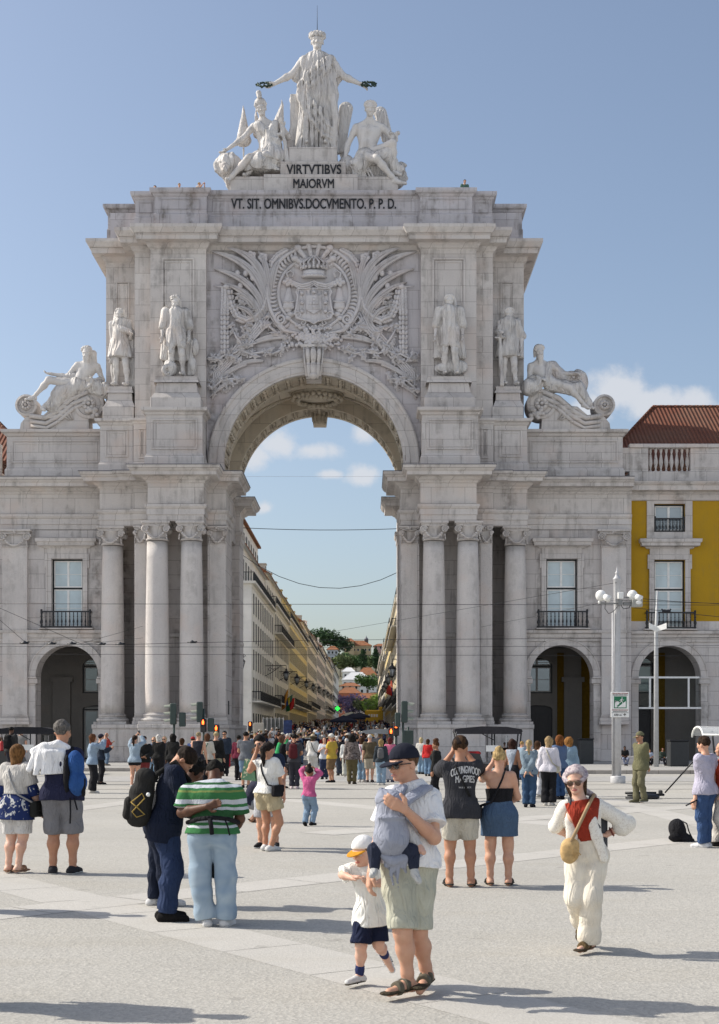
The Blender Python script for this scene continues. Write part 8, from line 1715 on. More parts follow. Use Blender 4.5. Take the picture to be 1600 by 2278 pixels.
# --- couple seen from behind
p = Person('man in dark grey long sleeved shirt with big arched white lettering on the back', 1024, 1973, 1641, 2, 'm', .0095, aL='phone', aR='phone', stance=.95, pitch=2)
p.body().top((.042,.043,.050), 1.1, .065, .02, 'shirt', .015, .008, sleeve_flare=.012).bottom((.50,.47,.40), .80, .016, .02).hair('thick', (.05,.027,.014)).cap((.022,.015,.013)).shoes((.03,.03,.03), (.05,.045,.04), True)
sh_ = [o for o in COL.objects if o.parent == p.root and o.name.startswith('shirt')][0]; bv = BVHTree.FromPolygons([tuple(v.co) for v in sh_.data.vertices], [tuple(q.vertices) for q in sh_.data.polygons])
TW = plain('shirt_print', (.50,.50,.50), .9)
def back_text(txt, px0, px1, py0, py1, arch_=0., bold=.02):
    a, b2 = Wp(px0, py1, p.Y), Wp(px1, py0, p.Y); me = text_mesh(txt, b2[0]-a[0], b2[2]-a[2], .002, bold); cx, cz = (a[0]+b2[0])/2, (a[2]+b2[2])/2; w2 = (b2[0]-a[0])/2
    for v in me.vertices:
        X = cx+v.co.x; Z = cz+v.co.z+arch_*(1-(v.co.x/w2)**2); r_ = bv.ray_cast(Vector((X, p.Y-2, Z)), Vector((0,1,0))); yq = r_[0].y if r_[0] else p.Y-.1; v.co = (X, yq-.013+v.co.y, Z)
    me.materials.append(TW); me.update(); return link('lettering', me, p.root)
back_text('COLLINGWOOD', 1002, 1068, 1712, 1728, .045, .03); back_text('MAGPIES', 1012, 1054, 1726, 1741, .01, .03); back_text('SIDE BY SIDE', 1019, 1047, 1749, 1752.5, 0, 0)
crossbag(p, 'small black camera bag worn by the man with lettering on his back', (.02,.02,.022), 'R', .7, .56, .10, .10, (.02,.02,.02))
p = Person('blonde woman in black strapless top and blue denim mini skirt, from behind', 1111, 1970, 1668, 5, 'l', .0095, fem=True, aL='phone', aR='front', stance=.85, pitch=-4, w=1.08)
p.body().top(BKC, 0, -.075, .008, 'top', 0, .003, strapless=-.005).skirt((.07,.115,.19), .62, .008, .014).hair('bun', (.42,.30,.14)).shoes((.02,.02,.02), (.05,.04,.03), True)
crossbag(p, 'boxy black camera bag at the hip of the woman in the strapless top', (.02,.02,.022), 'L', .95, .545, -.02, .15, BKC)
# --- pair bending over something
p = Person('man in navy jacket and jeans with bowed head and black rucksack', 368, 2047, 1640, 78, 'm', .0085, lean=10, pitch=-34, ov=dict(head=(408,1692,.03), anL=(368,2028,.05), anR=(372,2034,-.12)), aL='front', aR='front')
p.body().top((.013,.018,.036), 2., .10, .02, 'jacket', .01, .011).bottom((.026,.042,.095), 2., .014, 0, pr=[(0,.060),(.35,.054),(.85,.044),(1.,.041),(1.4,.038),(2.,.037)], wr=.011).hair('thick', (.022,.014,.010)).shoes((.012,.011,.011), (.01,.01,.01))
r = backpack(p, 'black hiking rucksack with yellow cord on the man in navy', (.028,.027,.026), None, size=1.18, off=(0,.0,-.03))
m = MB(); q = lambda x, y, d: Wp(x, y, p.Y+d); P = [(287,1785),(300,1775),(312,1765),(318,1776),(305,1790),(290,1806),(300,1818),(318,1812),(300,1795),(288,1785)]; m.tube([q(x+4,y,-.235-.01*math.sin(i)) for i, (x,y) in enumerate(P)], .006, 5); m.build('cord', plain('cord_yellow', (.36,.24,.05), .7), r)
m = MB(); m.ball(q(331,1767,-.24), (.02,.012,.02), 10, 6); m.build('badge', WHITEP, r)
p = Person('person with curly black hair bending beside the man in navy, white sneakers', 350, 2016, 1668, 80, 'd', .0095, lean=20, pitch=-20, ov=dict(head=(434,1716,.12), neck=(420,1742,.1), anL=(344,2008,.1), anR=(372,2002,.02)), aL='front', aR='front')
p.body().top((.012,.013,.016), 2., .04, .016, 'jacket').bottom((.018,.024,.045), 2., .012, pr=JEAN).hair('curly', (.009,.008,.007)).shoes((.62,.62,.62), (.62,.62,.62))
p = Person('heavy man in green and white striped polo shirt and light jeans, hand behind back', 474, 2060, 1664, 3, 'd', .0085, w=1.16, stance=.85, ov=dict(head=(478,1721,.17), neck=(474,1746,.06), shL=(420,1764,.02), shR=(524,1764,.02), elL=(405,1808,-.02), wrL=(460,1794,-.22), elR=(534,1822,.05), wrR=(512,1858,.20), hipL=(449,1862,0), hipR=(498,1862,0), knL=(446,1955,-.02), knR=(503,1955,-.02), anL=(461,2046,0), anR=(503,2046,0)), pitch=-25,
  hands=dict(L=dict(curl=.55, fdir=(.9,-.1,.25), nrmal=(.1,-1,.2))))
gz = lambda y: Wp(0, y, p.Y)[2]; zl, zh = gz(1860), gz(1700); fr = lambda y: (gz(y)-zl)/(zh-zl); g1, w1, g2, t1 = (.045,.165,.06), (.50,.53,.57), (.03,.10,.04), (.17,.22,.07)
ST = stripes(g1, [(0,g1),(fr(1838),w1),(fr(1832),g1),(fr(1826),w1),(fr(1822),g2),(fr(1800),w1),(fr(1794),g1),(fr(1788),w1),(fr(1778),g1),(fr(1762),t1),(fr(1758),g1),(fr(1752),w1),(fr(1746),g2),(fr(1740),w1),(fr(1732),g1),(fr(1722),t1),(fr(1718),g1)], zl, zh)
p.body().top(None, .80, .005, .022, 'polo_shirt', .02, .010, mat=ST, sleeve_flare=.018).bottom((.26,.34,.42), 2., .014, .006, pr=[(0,.056),(.35,.053),(.85,.047),(1.,.044),(1.5,.042),(2.,.043)], wr=.012, mat=patterned((.23,.31,.40),(.34,.42,.49), 3, .35, .65)).hair('short', (.009,.008,.007)).shoes((.60,.60,.60), (.60,.60,.60))
q = lambda x, y, d: Wp(x, y, p.Y+d); e = empty('waist_pack', tuple(q(474,1822,0))); tag(e, 'black waist strap and pouch worn over the striped polo shirt', 'bag'); m = MB(); m.tube([q(417,1830,0), q(440,1822,-.20), q(474,1819,-.235), q(508,1822,-.20), q(531,1830,0)], .021, 6); m.tube([q(467,1820,-.245), q(470,1838,-.245), q(472,1856,-.235)], .022, 6); m.tube([q(500,1822,-.22), q(507,1840,-.22), q(511,1858,-.20)], .008, 5); m.build('strap', cloth(BKC), e)
thing_sculpt('sling_bag', 'black bag hanging between the knees of the man in striped polo', 'bag', [ell(q(476,1905,.16), (.05,.05,.12)), ell(q(478,1935,.15), (.06,.06,.08))], .009, cloth((.02,.02,.024)), .03, part='bag')
# --- left edge pair
p = Person('grey haired man with white towel on his shoulders raising a phone to his face', 138, 1944, 1606, 4, 'm', .0095, w=1.12, yaw=18, ov=dict(anL=(118,1931,.02), anR=(162,1931,0), shL=(97,1680,0), shR=(170,1680,0), elR=(172,1700,.12), wrR=(143,1652,.16)), aL='phone')
p.body().top((.022,.024,.055), .6, .04, .02, 'shirt', .01, .009).bottom((.20,.20,.215), 1.02, .018, .03, wr=.009).hair('thick', (.12,.11,.10)).shoes((.03,.03,.035), (.55,.55,.54))
q = lambda x, y, d: Wp(x, y, p.Y+d); P = chain([q(75,1672,-.05), q(100,1662,-.10), q(130,1656,-.10), q(150,1664,-.06)], [.05,.055,.055,.05])
for x0, x1, y1, d in ((82,66,1712,-.10),(92,80,1722,-.15),(104,97,1728,-.17),(116,113,1731,-.17),(128,128,1732,-.16),(138,140,1730,-.14)): P.append(cone(q(x0,1675,d*.9), q(x1,y1,d), .048, .040, .035))
thing_sculpt('towel', 'white towel draped over the shoulders of the grey haired man', 'towel', [(P, [(q(0,1729,0), (0,0,-1))])] and P, .009, cloth((.86,.86,.87)), .03, None, wrinkle(4, .010, 14, (1.4,.6,.25)), [(q(0,1729,0), (.06,0,-1))], part='cloth')
r = thing_sculpt('backpack', 'blue and black backpack on the grey haired man, hanging at his right side', 'backpack', [ell(q(168,1700,-.15), (.115,.11,.17), np.array([[.97,.2,-.12],[-.2,.97,0],[.12,0,.99]])), ell(q(172,1740,-.16), (.125,.13,.17), np.array([[.97,.2,-.12],[-.2,.97,0],[.12,0,.99]]))], .01, cloth((.03,.09,.27)), .02, None, wrinkle(3, .008, 14), part='bag')
sculpt('side_panel', [([ell(q(150,1722,-.17), (.05,.11,.25)), cone(q(186,1735,-.2), q(186,1768,-.22), .03, .025)], [])], .01, cloth(BKC), r, .02)
m = MB(); m.tube([q(150,1672,.05), q(162,1664,-.05), q(160,1680,-.18)], .02, 6); m.tube([q(156,1775,-.2), q(157,1805,-.22), q(156,1832,-.22)], .011, 5); m.tube([q(165,1775,-.2), q(172,1802,-.2)], .011, 5); m.build('strap', cloth(BKC), r)
p = Person('woman with brown bob in white jacket and navy leaf print tunic at the left edge', 38, 1942, 1656, 18, 'p', .010, fem=True, w=1.12, ov=dict(anL=(18,1930,.0), anR=(40,1930,-.05), knR=(52,1862,.02)), aR='loose')
p.body().top(None, 1.3, .11, .014, 'tunic', .03, .007, mat=patterned((.016,.028,.10), (.45,.46,.46), 13, .60, .62, (1,1,.7))).top((.55,.53,.50), .75, -.085, .026, 'jacket', .02, .010, sleeve_flare=.02).bottom((.62,.61,.60), .86, .014, .03).hair('bob', (.15,.075,.028)).shoes((.36,.22,.14), (.25,.15,.1), True)
crossbag(p, 'dark leather shoulder bag at the side of the woman in leaf print', (.02,.021,.02), 'R', 1.25, .50, .02, .17, (.35,.35,.35))
# --- phone pair, crouching person, child
p = Person('man with dark hair and sunglasses in navy shirt and pale shorts facing the camera', 597, 1886, 1641, 190, 'l', .011, yaw=20, ov=dict(head=(580,1655,0)), stance=.95, aR='read')
p.body().top((.02,.03,.06), .6, .06, .016).bottom((.42,.43,.46), .98, .016, .02).hair('thick', (.012,.010,.009)).glasses().shoes((.025,.025,.028), (.6,.6,.6))
p = Person('dark haired woman with ponytail in white blouse and beige shorts looking at a phone', 596, 1893, 1652, 34, 'm', .010, fem=True, ov=dict(wrL=(570,1674,.06), elL=(556,1714,0), wrR=(634,1722,.25), elR=(626,1752,.05), anL=(590,1882,.05), anR=(602,1884,-.05), knR=(622,1830,-.02)), stance=.5)
p.body().top((.80,.79,.75), .5, -.005, .026, 'blouse', .03, .012, sleeve_flare=.04).bottom((.46,.39,.255), .52, .018, .03).hair('pony', (.018,.013,.011)).shoes((.62,.62,.61), (.62,.62,.61)); phone(p, 'phone in the hand of the woman with ponytail', 'R')
crossbag(p, 'black crossbody bag at the right hip of the woman in the white blouse', BKC, 'R', 1.1, .56, -.05, .15, BKC)
q = lambda x, y, d: Wp(x, y, p.Y+d); e = empty('paper_bag', tuple(q(551,1740,.1))); tag(e, 'green printed paper shopping bag beside the woman in the white blouse', 'bag'); m = MB(); A = [q(545,1688,.15), q(566,1696,.05), q(568,1738,.05), q(536,1734,.15)]; B_ = [v+np.array([.03,.12,0]) for v in A]; m.add(A+B_, [(0,1,2,3),(7,6,5,4),(0,4,5,1),(1,5,6,2),(2,6,7,3),(3,7,4,0)]); m.build('bag', patterned((.08,.16,.10), (.36,.36,.26), 9, .54, .56), e, fixn=True)
p = Person('person in navy shirt and grey shorts crouching on the ground', 548, 1830, 1708, 70, 't', .012, Hs=.76, sit=.35, lean=28, aL='read', aR='read'); p.body().top((.028,.03,.05), .6, .02, .014).bottom((.25,.255,.27), 1., .014, .01).hair('short', BLK).shoes((.05,.04,.035), (.04,.035,.03), True)
p = Person('small child in pink sweater and jeans with hair puff, hands on head', 688, 1838, 1704, 25, 't', .0115, kid=True, aL='head', aR='brow', ov=dict(anL=(679,1831,0), anR=(694,1831,0)))
p.body().top((.56,.12,.27), 1.9, .02, .016, 'sweater').bottom((.22,.31,.42), 1.98, .016, 0, pr=JEAN).hair('puffs', (.018,.012,.010)).shoes((.012,.012,.013), (.012,.012,.012))
# --- right hand side
p = Person('man in olive cap, hoodie and joggers standing with hands behind his back', 1425, 1786, 1629, -118, 'm', .014, aL='back', aR='back', walk=.3); p.body().top((.155,.15,.085), 2., .06, .018, 'hoodie').bottom((.165,.155,.095), 2., .012, 0, pr=JEAN).hair('short', BLK).cap((.15,.145,.085)).shoes((.12,.115,.07), (.3,.3,.28))
p = Person('man in lavender t-shirt and jeans holding a black stick at the right edge', 1568, 1886, 1640, -42, 'l', .0105, ov=dict(wrL=(1546,1778,-.1), elL=(1556,1730,0), anL=(1564,1878,0), anR=(1572,1876,.1)), stance=.6)
p.body().top((.46,.44,.54), .55, .045, .018, 'shirt', .015, .010).bottom((.045,.085,.19), 2., .014, 0, pr=JEAN, wr=.010).hair('thick', (.035,.02,.012)).shoes((.62,.62,.63), (.6,.6,.6))
q = lambda x, y, d: Wp(x, y, p.Y+d); e = empty('black_stick', tuple(q(1535,1785,-.1))); tag(e, 'short black stick in the left hand of the man in lavender', 'stick'); m = MB(); m.tube([q(1551,1780,-.12), q(1526,1792,-.18)], .013, 8); m.build('stick', DARK, e)
p = Person('person in white trousers and red top cut off by the right edge', 1610, 1884, 1650, -80, 'l', .012, fem=True, walk=.4); p.body().top((.45,.06,.03), 1., .02, .016).bottom((.55,.52,.48), 2., .014, 0, pr=WIDE).hair('bob', BLD).shoes((.02,.02,.02))
Y = gY(1872); q = lambda x, y, d=0: Wp(x, y, Y+d); r = thing_sculpt('rucksack', 'black rucksack standing on the ground beside the man in lavender', 'backpack', [ell(q(1508,1846), (.135,.14,.165)), ell(q(1516,1866,.02), (.17,.16,.10)), ell(q(1502,1838,.02), (.10,.11,.11)), ell(q(1524,1872,.0), (.13,.12,.07))], .011, cloth((.018,.018,.021)), .06, None, wrinkle(5, .012, 12), [(q(0,1882.5), (0,0,-1))], part='bag')
sculpt('pocket', [([ell(q(1502,1863,-.12), (.11,.07,.075))], [])], .012, cloth((.014,.014,.016)), r, .03, wrinkle(2, .008, 20)); m = MB(); m.tube([q(1516,1826), q(1528,1832,-.05), q(1533,1850,-.08), q(1542,1868,-.06)], .012, 6); m.tube([q(1542,1866,-.05), q(1546,1878,-.05)], .016, 6); m.build('strap', DARK, r)
Y = gY(1778); q = lambda x, y, d=0: Wp(x, y, Y+d); e = empty('folded_stand', tuple(q(1436,1778))); tag(e, 'folded black metal stand lying on the ground behind the man in olive', 'stand'); m = MB()
for (x0,y0,x1,y1,d) in ((1391,1764,1460,1764,.6),(1396,1769,1478,1768,.4),(1394,1777,1458,1778,0),(1392,1774,1456,1773,.3)): m.tube([q(x0,y0,d), q(x1,y1,d)], .035, 8)
m.ball(q(1440,1773,.1), (.35,.2,.10), 10, 6); m.box(*sorted((q(1473,0)[0], q(1480,0)[0])), Y+.3, Y+.5, q(0,1769)[2], q(0,1759)[2], .02); m.build('frame', DARK, e)
e = empty('long_pole', tuple(q(1478,1765))); tag(e, 'long thin black pole slanting up to the right edge', 'pole'); m = MB(); m.tube([q(1480,1763,.4), q(1562,1672,-.5)], .022, 8); m.build('pole', DARK, e)
# --- the rest of the front crowd, one line each
C = lambda *v: tuple(x/100 for x in v)
def quick(lab, px, fy, ty, face, skin, hair, hc, tc, sl, bt, bc, sc, aL='down', aR='down', z=0., hat=None, bag=None, kid=False, fem=None, walk=0., gl=False, sit=None, Hs=1., mat=None, topname='shirt', hem=.04, **kw):
    fem = fem if fem is not None else hair in ('long','wavy','bob','pony','bushy','updo','bun')
    p = Person(lab, px, fy, ty, face, skin, None, aL=aL, aR=aR, z=z, kid=kid, fem=fem, walk=walk, sit=sit, Hs=Hs, **kw); p.body()
    if bt in ('pants','wide','flare'): p.bottom(bc, 1.98, .013, 0, pr={'pants': JEAN, 'wide': WIDE, 'flare': FLARE}[bt])
    elif bt == 'skirt': p.skirt(bc, .6)
    else: p.bottom(bc, bt, .016, .02)
    p.top(tc, sl, hem, .016, topname, .01, .008, mat=mat)
    if hair: p.hair(hair, hc)
    if hat: p.cap(hat[1], hat[2] if len(hat) > 2 else None, bucket=hat[0] == 'bucket')
    if gl: p.glasses()
    p.shoes(sc, sc)
    if bag: bag(p)
    return p
PL = .16; bk = lambda lab, c, s=1.: (lambda p: backpack(p, lab, c, None, size=s, pocket=False)); cb = lambda lab, c, side='R': (lambda p: crossbag(p, lab, c, side, 1., .52))
ph = lambda lab, n='R': (lambda p: phone(p, lab, n))
FRONT = [
 ('man in grey t-shirt and sunglasses behind the woman with the brown bob', 47,1716,1620,188,'l','short',BRN,C(24,23,22),.6,'pants',BKC,BKC,'down','down',0,None,None,False,None,0,True),
 ('dark haired person with black backpack at the far left', 25,1714,1619,20,'d','short',BLK,C(4,4,4),2.,'pants',C(3,3,4),BKC,'down','down',0,None,bk('black backpack on the dark haired person at the far left', (.012,.012,.013))),
 ('person in red at the very left edge behind the others', 3,1714,1640,90,'l','bob',BRN,C(28,4,4),2.,'pants',DEN,BKC),
 ('woman in light denim jacket and black trousers photographing with her phone, left', 206,1758,1633,72,'l','bushy',(.10,.04,.018),C(26,34,44),2.,'wide',BKC,WHT,'phone','phone',0,None,ph('phone held up by the woman in denim jacket and black trousers')),
 ('person in dark cap standing close behind the woman in denim, green bag', 224,1752,1634,70,'l','short',BLK,C(3,4,6),2.,'pants',BKC,BKC,'read','read',0,('cap',C(3,3,5))),
 ('bald man in red shirt and jeans standing alone by the left pedestal', 237,1703,1630,60,'m',None,None,C(38,5,4),1.1,'pants',C(14,20,28),C(20,18,15),'down','read',PL),
 ('woman with long ponytail in denim jacket and black shorts holding a phone high', 300,1757,1636,12,'l','pony',(.03,.018,.012),C(30,38,46),2.,.32,BKC,WHT,'phonehi','phonehi',0,None,ph('phone held high by the woman in black shorts'),False,None,.25),
 ('bald man in black by the left column pair', 321,1738,1637,170,'t','short',BLK,C(2,2,2),2.,'pants',C(20,4,4),BKC,'front','front'),
 ('blonde woman in sunglasses and blue denim jacket with scarf', 343,1742,1640,-165,'l','bob',(.30,.19,.09),C(9,15,27),2.,'pants',LDEN,WHT,'down','down',0,None,None,False,None,0,True),
 ('white haired person in black beside the woman with scarf', 353,1735,1634,10,'l','bob',WHT,C(2,2,2),2.,'pants',BKC,BKC),
 ('blonde woman in sunglasses and dark top left of the tall signal', 366,1730,1638,190,'l','bob',(.42,.32,.18),C(4,4,5),1.,'pants',C(3,3,4),BKC,'front','front',0,None,None,False,None,0,True),
 ('person with big black hair in black jacket before the tall signal', 385,1745,1633,15,'d','bushy',BLK,C(2,2,2),2.,'pants',BKC,BKC),
 ('brown haired person half hidden behind the bowed man', 405,1742,1642,20,'l','bob',BRN,C(5,4,4),2.,'pants',BKC,BKC),
 ('person in red cap and blue shirt', 429,1738,1640,30,'l','short',BRN,C(5,8,20),1.,'pants',BKC,BKC,'down','down',0,('cap',C(38,4,4))),
 ('grey blond man in black vest beside the red cap', 442,1740,1629,12,'l','short',(.28,.22,.13),C(3,3,4),.0,'pants',C(3,3,4),BKC),
 ('woman in cream top with long brown hair and green tote bag', 461,1752,1632,8,'l','long',(.10,.045,.024),C(60,56,48),1.2,'wide',BKC,BKC,'down','down',0,None,cb('green tote bag on the shoulder of the woman in the cream top', C(5,16,11), 'L')),
 ('blond man in black jacket and khaki trousers', 481,1748,1628,15,'l','short',(.40,.32,.18),C(2,2,2),2.,'pants',C(32,31,22),BKC),
 ('tall dark man in sunglasses under the red signal', 500,1735,1626,185,'m','short',BLK,C(3,4,6),2.,'pants',BKC,BKC,'down','down',0,None,None,False,None,0,True),
 ('girl in white tank top and bright red trousers with crossed arms', 507,1712,1641,200,'m','pony',BLK,C(60,58,57),.15,'pants',C(40,2,4),WHT,'cross','front'),
 ('person in maroon hoodie beside the man in grey t-shirt', 531,1736,1636,20,'d','short',BLK,C(13,2,4),2.,'pants',BKC,BKC),
 ('man in grey t-shirt and denim shorts seen from behind', 547,1742,1628,5,'m','short',BLK,C(15,16,18),.6,.98,C(16,24,34),BKC,'front','front'),
 ('woman in straw hat and sunglasses', 577,1732,1637,195,'l','bob',BRN,C(52,40,28),.3,'wide',C(3,3,4),BKC,'front','front',0,('bucket',C(52,44,28)),None,False,None,0,True),
 ('woman in black with green scarf photographing with raised phone', 627,1760,1637,62,'l','bushy',(.10,.05,.03),BKC,.3,.4,BKC,BKC,'brow','phone',0,None,ph('phone raised by the woman with the green scarf')),
 ('fair haired man in white shirt behind the woman with green scarf', 640,1728,1632,30,'l','short',WHT,C(50,52,55),.6,'pants',C(5,6,9),BKC),
 ('person in dark checked shirt with maroon backpack and pale sneakers', 655,1742,1633,6,'m','short',BLK,C(6,6,7),.7,'pants',C(4,4,5),C(60,50,50),'front','front',0,None,bk('maroon backpack on the person in checked shirt', (.09,.018,.022))),
 ('woman in beige bucket hat and all white clothes seen from behind', 696,1738,1634,10,'l','bob',(.06,.05,.03),C(66,64,60),1.3,'wide',C(62,60,55),WHT,'front','front',0,('bucket',C(46,38,28)),cb('small bag of the woman in all white', (.05,.04,.03))),
 ('grey haired man in yellow t-shirt, white cap and brown shorts', 738,1736,1633,-62,'m','short',WHT,C(58,40,7),.7,1.0,C(20,13,7),BKC,'front','pocket',0,('cap',C(64,63,58))),
 ('man with large black backpack right of the yellow t-shirt', 757,1726,1638,-10,'l','short',BRN,C(4,4,5),2.,'pants',C(5,6,8),BKC,'down','down',0,None,bk('large black backpack right of the yellow t-shirt', (.012,.013,.016), 1.2)),
 ('woman in white shirt with sunglasses at her neck facing the camera', 722,1728,1640,185,'l','bob',BLK,C(60,62,66),1.,'pants',C(3,4,8),BKC,'read','read'),
 ('woman in loose white blouse with headscarf', 771,1730,1643,5,'l','short',WHT,C(62,62,60),2.,'wide',C(50,50,44),WHT),
 ('person in camouflage jacket and olive trousers with strap across the back', 783,1738,1633,8,'d','bushy',BLK,C(20,18,17),2.,'pants',C(12,10,5),C(4,3,2),'down','down',0,None,None,False,None,0,False,None,1.,'camo'),
 ('elderly man in brown shirt and beige shorts seen from behind', 823,1738,1634,6,'l','short',WHT,C(10,8,5),.8,.95,C(42,38,30),C(5,4,4)),
 ('person with pink bag between the camouflage jacket and the brown shirt', 805,1734,1640,15,'l','bob',BRN,C(60,60,62),1.,'pants',LDEN,WHT,'down','down',0,None,cb('bright pink shoulder bag left of the elderly man', C(40,5,16))),
 ('blonde woman in dark top and light jeans with small grey backpack', 848,1736,1643,5,'l','long',BLD,C(4,5,6),2.,'pants',C(26,36,46),WHT,'down','down',0,None,bk('small grey backpack on the blonde woman in jeans', (.13,.13,.135), .85)),
 ('red haired woman in pink top and white trousers', 868,1736,1640,8,'l','bob',(.10,.02,.02),C(60,16,26),2.,'pants',C(60,58,60),C(10,10,14)),
 ('blonde woman in white cardigan by the right pedestal', 937,1728,1641,20,'l','bob',(.45,.36,.2),C(60,58,54),2.,'pants',LDEN,BKC),
 ('dark haired woman in bright red cardigan and jeans', 952,1734,1645,25,'l','bob',BRN,C(50,3,3),2.,'pants',C(15,24,36),BKC),
 ('woman with curly updo and black leather jacket looking left', 971,1770,1648,-70,'t','updo',(.07,.03,.014),C(2,2,2),2.,'pants',BKC,BKC,'down','strap'),
 ('woman with dark curls in grey vest and black trousers', 1140,1782,1645,30,'t','bushy',(.03,.014,.01),C(34,38,44),.0,'pants',BKC,BKC),
 ('fair child half hidden behind the woman in denim jacket', 1161,1740,1650,60,'l','short',(.34,.22,.09),C(26,34,42),1.,'pants',DEN,BKC),
 ('blonde woman in grey denim jacket and dark jeans with hands behind her back', 1177,1784,1645,15,'l','pony',(.36,.27,.14),C(20,26,31),2.,'pants',C(4,8,15),BKC,'back','back'),
 ('dark haired woman between the denim jacket and the white blouse', 1196,1770,1648,60,'m','long',BRN,C(55,53,52),2.,'wide',C(58,58,60),WHT),
 ('woman with long fair hair in white blouse and black flared trousers', 1221,1785,1638,12,'l','long',(.30,.21,.11),C(66,64,70),2.,'flare',BKC,WHT,'down','down',0,None,cb('cream tote bag of the woman in flared trousers', C(58,54,42))),
 ('red haired woman holding a phone behind the long fair hair', 1245,1768,1636,-30,'l','bushy',GNG,C(10,15,26),2.,'pants',DEN,BKC,'phone','front'),
 ('woman with ginger curls in pale denim jacket and pale jeans', 1266,1774,1640,10,'l','bushy',(.26,.12,.035),C(24,34,43),2.,'wide',C(30,40,50),WHT,'strap','down')]
CAMO = patterned((.20,.17,.16), (.07,.055,.05), 20, .48, .52)
rs = random.Random(8); FRONT = [r+('down','down',0)[len(r)-13:] if len(r) < 16 else r for r in FRONT]
for r in FRONT:
    r = list(r); f_ = rs.uniform(-9, 13) if r[15] == 0 else 0; r[3] = PY+(r[3]-PY)*(r[2]+f_-PY)/(r[2]-PY); r[2] += f_
    if len(r) > 24: r[24] = CAMO
    p = quick(*r)
    if 'green scarf' in r[0]: sculpt('scarf', [([cone(p.J['neck']-p.fw*.05, p.J['pel']-p.fw*.16-p.rt*.06, .09, .12), ring(p.J['neck'], p.up, .07, .04)], [])], .03, cloth(C(5,36,13)), p.root, .03)
# seated and standing people in the arcade, driver, hoarding worker
for r in (('person in black seated in the shade on a bench block', 1390,1703,1660,180,'d','short',BLK,C(2,2,2),1.,'pants',C(20,22,30),BKC,'front','front',PL), ('person in white t-shirt seated on a bench block by the slim pole', 1446,1703,1666,185,'m','short',BLK,C(44,50,62),.8,'pants',BKC,BKC,'front','front',PL),
          ('person in dark green seated at the right arcade', 1474,1703,1664,160,'m','bob',BRN,C(6,8,6),2.,'pants',C(4,4,5),BKC,'front','front',PL), ('person in white seated far right in the arcade', 1494,1702,1664,190,'l','short',BRN,C(45,46,52),.8,'pants',BKC,BKC,'front','front',PL)):
    quick(*r, sit=1., Hs=.755)
quick('dark clothed driver standing in the tuk-tuk canopy', 1124,1716,1640,180,'d','short',BLK,C(2,2,2),2.,'pants',BKC,BKC,Y=58.6,Hs=1.)
quick('worker in yellow vest with yellow backpack before the hoarding', 576,1676,1620,75,'m','short',BLK,C(50,52,8),.7,'pants',C(5,5,6),BKC,Y=112,bag=bk('yellow backpack on the worker before the hoarding', C(45,30,2)))
# visitors on the roof terrace: standing on the roof behind the parapet
for lab, px, Y, ty, f, tc, hc, a in (('dark head of a visitor on the roof terrace, far left', 345, 84, 413, 180, C(5,5,6), BLK, 'down'), ('fair visitor on the roof terrace beside the one with a phone', 399, 84, 408, 150, C(50,42,38), (.3,.2,.1), 'front'), ('visitor taking a picture on the roof terrace left of the statues', 443, 84, 406, 120, C(52,44,40), (.35,.25,.12), 'phone'), ('visitor in green on the roof terrace right of the statues', 1034, 84, 400, 170, C(9,16,13), BLK, 'down')):
    zr = Zp(ty, Y)-1.72; quick(lab, px, ty+1.72*F/Y, ty, f, 'l', 'short', hc, tc, .7, 'pants', BKC, BKC, a, a, zr, Y=Y)
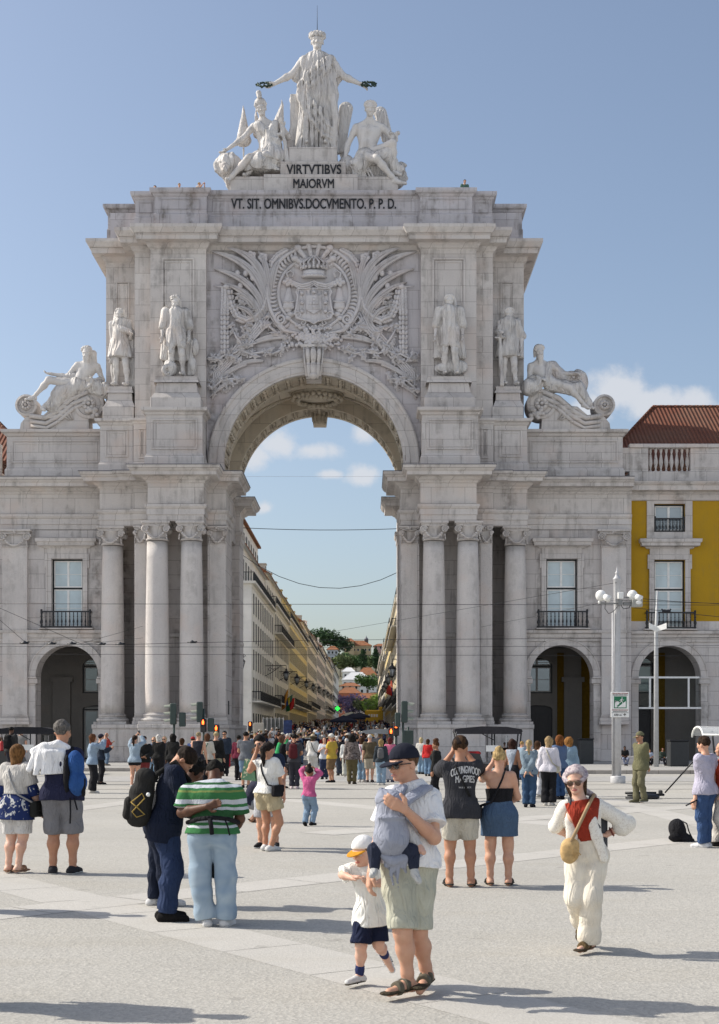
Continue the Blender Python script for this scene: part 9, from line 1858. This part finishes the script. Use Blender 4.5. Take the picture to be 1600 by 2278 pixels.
# --- the packed crowd in the street: 22 kinds of visitor, copied
rg = random.Random(21); COLS = [('black',BKC),('white',C(60,60,60)),('navy',NV),('grey',GRY),('beige',BEI),('red',C(36,4,4)),('denim',C(14,22,34)),('brown',C(12,8,5)),('pale blue',C(30,38,50)),('olive',C(12,12,6)),('ochre',C(45,30,8))]
KINDS = []; names = list(bpy.data.objects)
for k in range(22):
    tn, tc = COLS[(k*7) % 11] if k % 3 else COLS[k % 2 == 0 and 0 or 2]; bn, bc = COLS[(k*5+3) % 11] if k % 2 else COLS[(0,2,3,6)[k//2 % 4]]
    hs_ = ('short','bob','long','pony','short','curly')[k % 6]; hc = (BLK,BRN,BLD,BLK,BRN,WHT)[(k*5) % 6]; f = rg.choice((0,10,-15,180,170,195,60,-70)); Y0 = 70+k*.8
    p = Person('person in %s top and %s bottoms in the packed street crowd, kind' % (tn, bn), PX+rg.uniform(-60,20), PY+CH*F/Y0, PY+CH*F/Y0-rg.uniform(1.58,1.84)*F/Y0, f, rg.choice('llmmtd'), .034, aL=rg.choice(('down','loose','front','pocket')), aR=rg.choice(('down','loose','phone','strap')), fem=k % 2 == 1, walk=rg.choice((0,0,.5)), group='packed crowd in the street')
    p.root['label'] = 'visitor in %s top, %s bottoms and %s hair in the packed street crowd' % (tn, bn, {BLK:'black',BRN:'brown',BLD:'blond',WHT:'white'}[hc]); p.body()
    p.bottom(bc, (1.98,1.98,.9)[k % 3], .014, .01).top(tc, (.6,2.,.3,1.2)[k % 4], .05, .018).hair(hs_, hc); p.shoes(BKC, BKC); KINDS.append(p.root)
    if k % 5 == 2: p.cap(C(55,52,46), bucket=k % 2 == 0)
kmap = {o: [c for c in COL.objects if c.parent == o] for o in KINDS}; sub = {c: [d for d in COL.objects if d.parent == c] for v in kmap.values() for c in v}
spots = []
for row in range(400):
    Y = 74+190*(row/400)**1.25; X = rg.uniform(-7.0, 1.0) if Y < 95 else rg.uniform(-11.0, 3.6)
    if all((X-a)**2+(Y-b_)**2 > (.36+(.02*(Y-74)))**2*.5 for a, b_ in spots[-60:]) and not (90 < Y < 96 and -5.9 < X < -1.2) and not (86 < Y < 90 and -.6 < X < 2.6): spots.append((X, Y))
for i, (X, Y) in enumerate(spots[:270]):
    o = KINDS[i % 22]; c = o if i < 22 else o.copy()
    if i >= 22:
        COL.objects.link(c)
        for ch in kmap[o]:
            d = ch.copy(); COL.objects.link(d); d.parent = c
            for g in sub[ch]: h2 = g.copy(); COL.objects.link(h2); h2.parent = d
    c.location = (X, Y, sz(Y)); c.rotation_euler = (0, 0, rg.uniform(-.5,.5)); c.scale = (1,1,1)
# beyond that the crowd reads as one mass
m = MB(); m.smooth = True
for i in range(420):
    Y = rg.uniform(255, 470); X = rg.uniform(-11, 3.6); z0 = sz(Y); h = rg.uniform(1.55,1.85); m.mi = rg.choice((0,0,0,1,2,3,4)); m.lathe([(.16,0),(.2,h*.45),(.23,h*.7),(.2,h*.82),(.07,h*.86)], (X,Y,z0), 6, ry=.7); m.mi = 5; m.ball((X,Y,z0+h*.93), (.09,.1,.12), 6, 5)
o = m.build('crowd', [cloth(BKC), cloth(C(55,55,55)), cloth(NV), cloth(C(30,10,8)), cloth(BEI), skinm((.20,.11,.07))]); tag(o, 'distant mass of people filling the far end of the street', 'crowd', None, 'stuff')
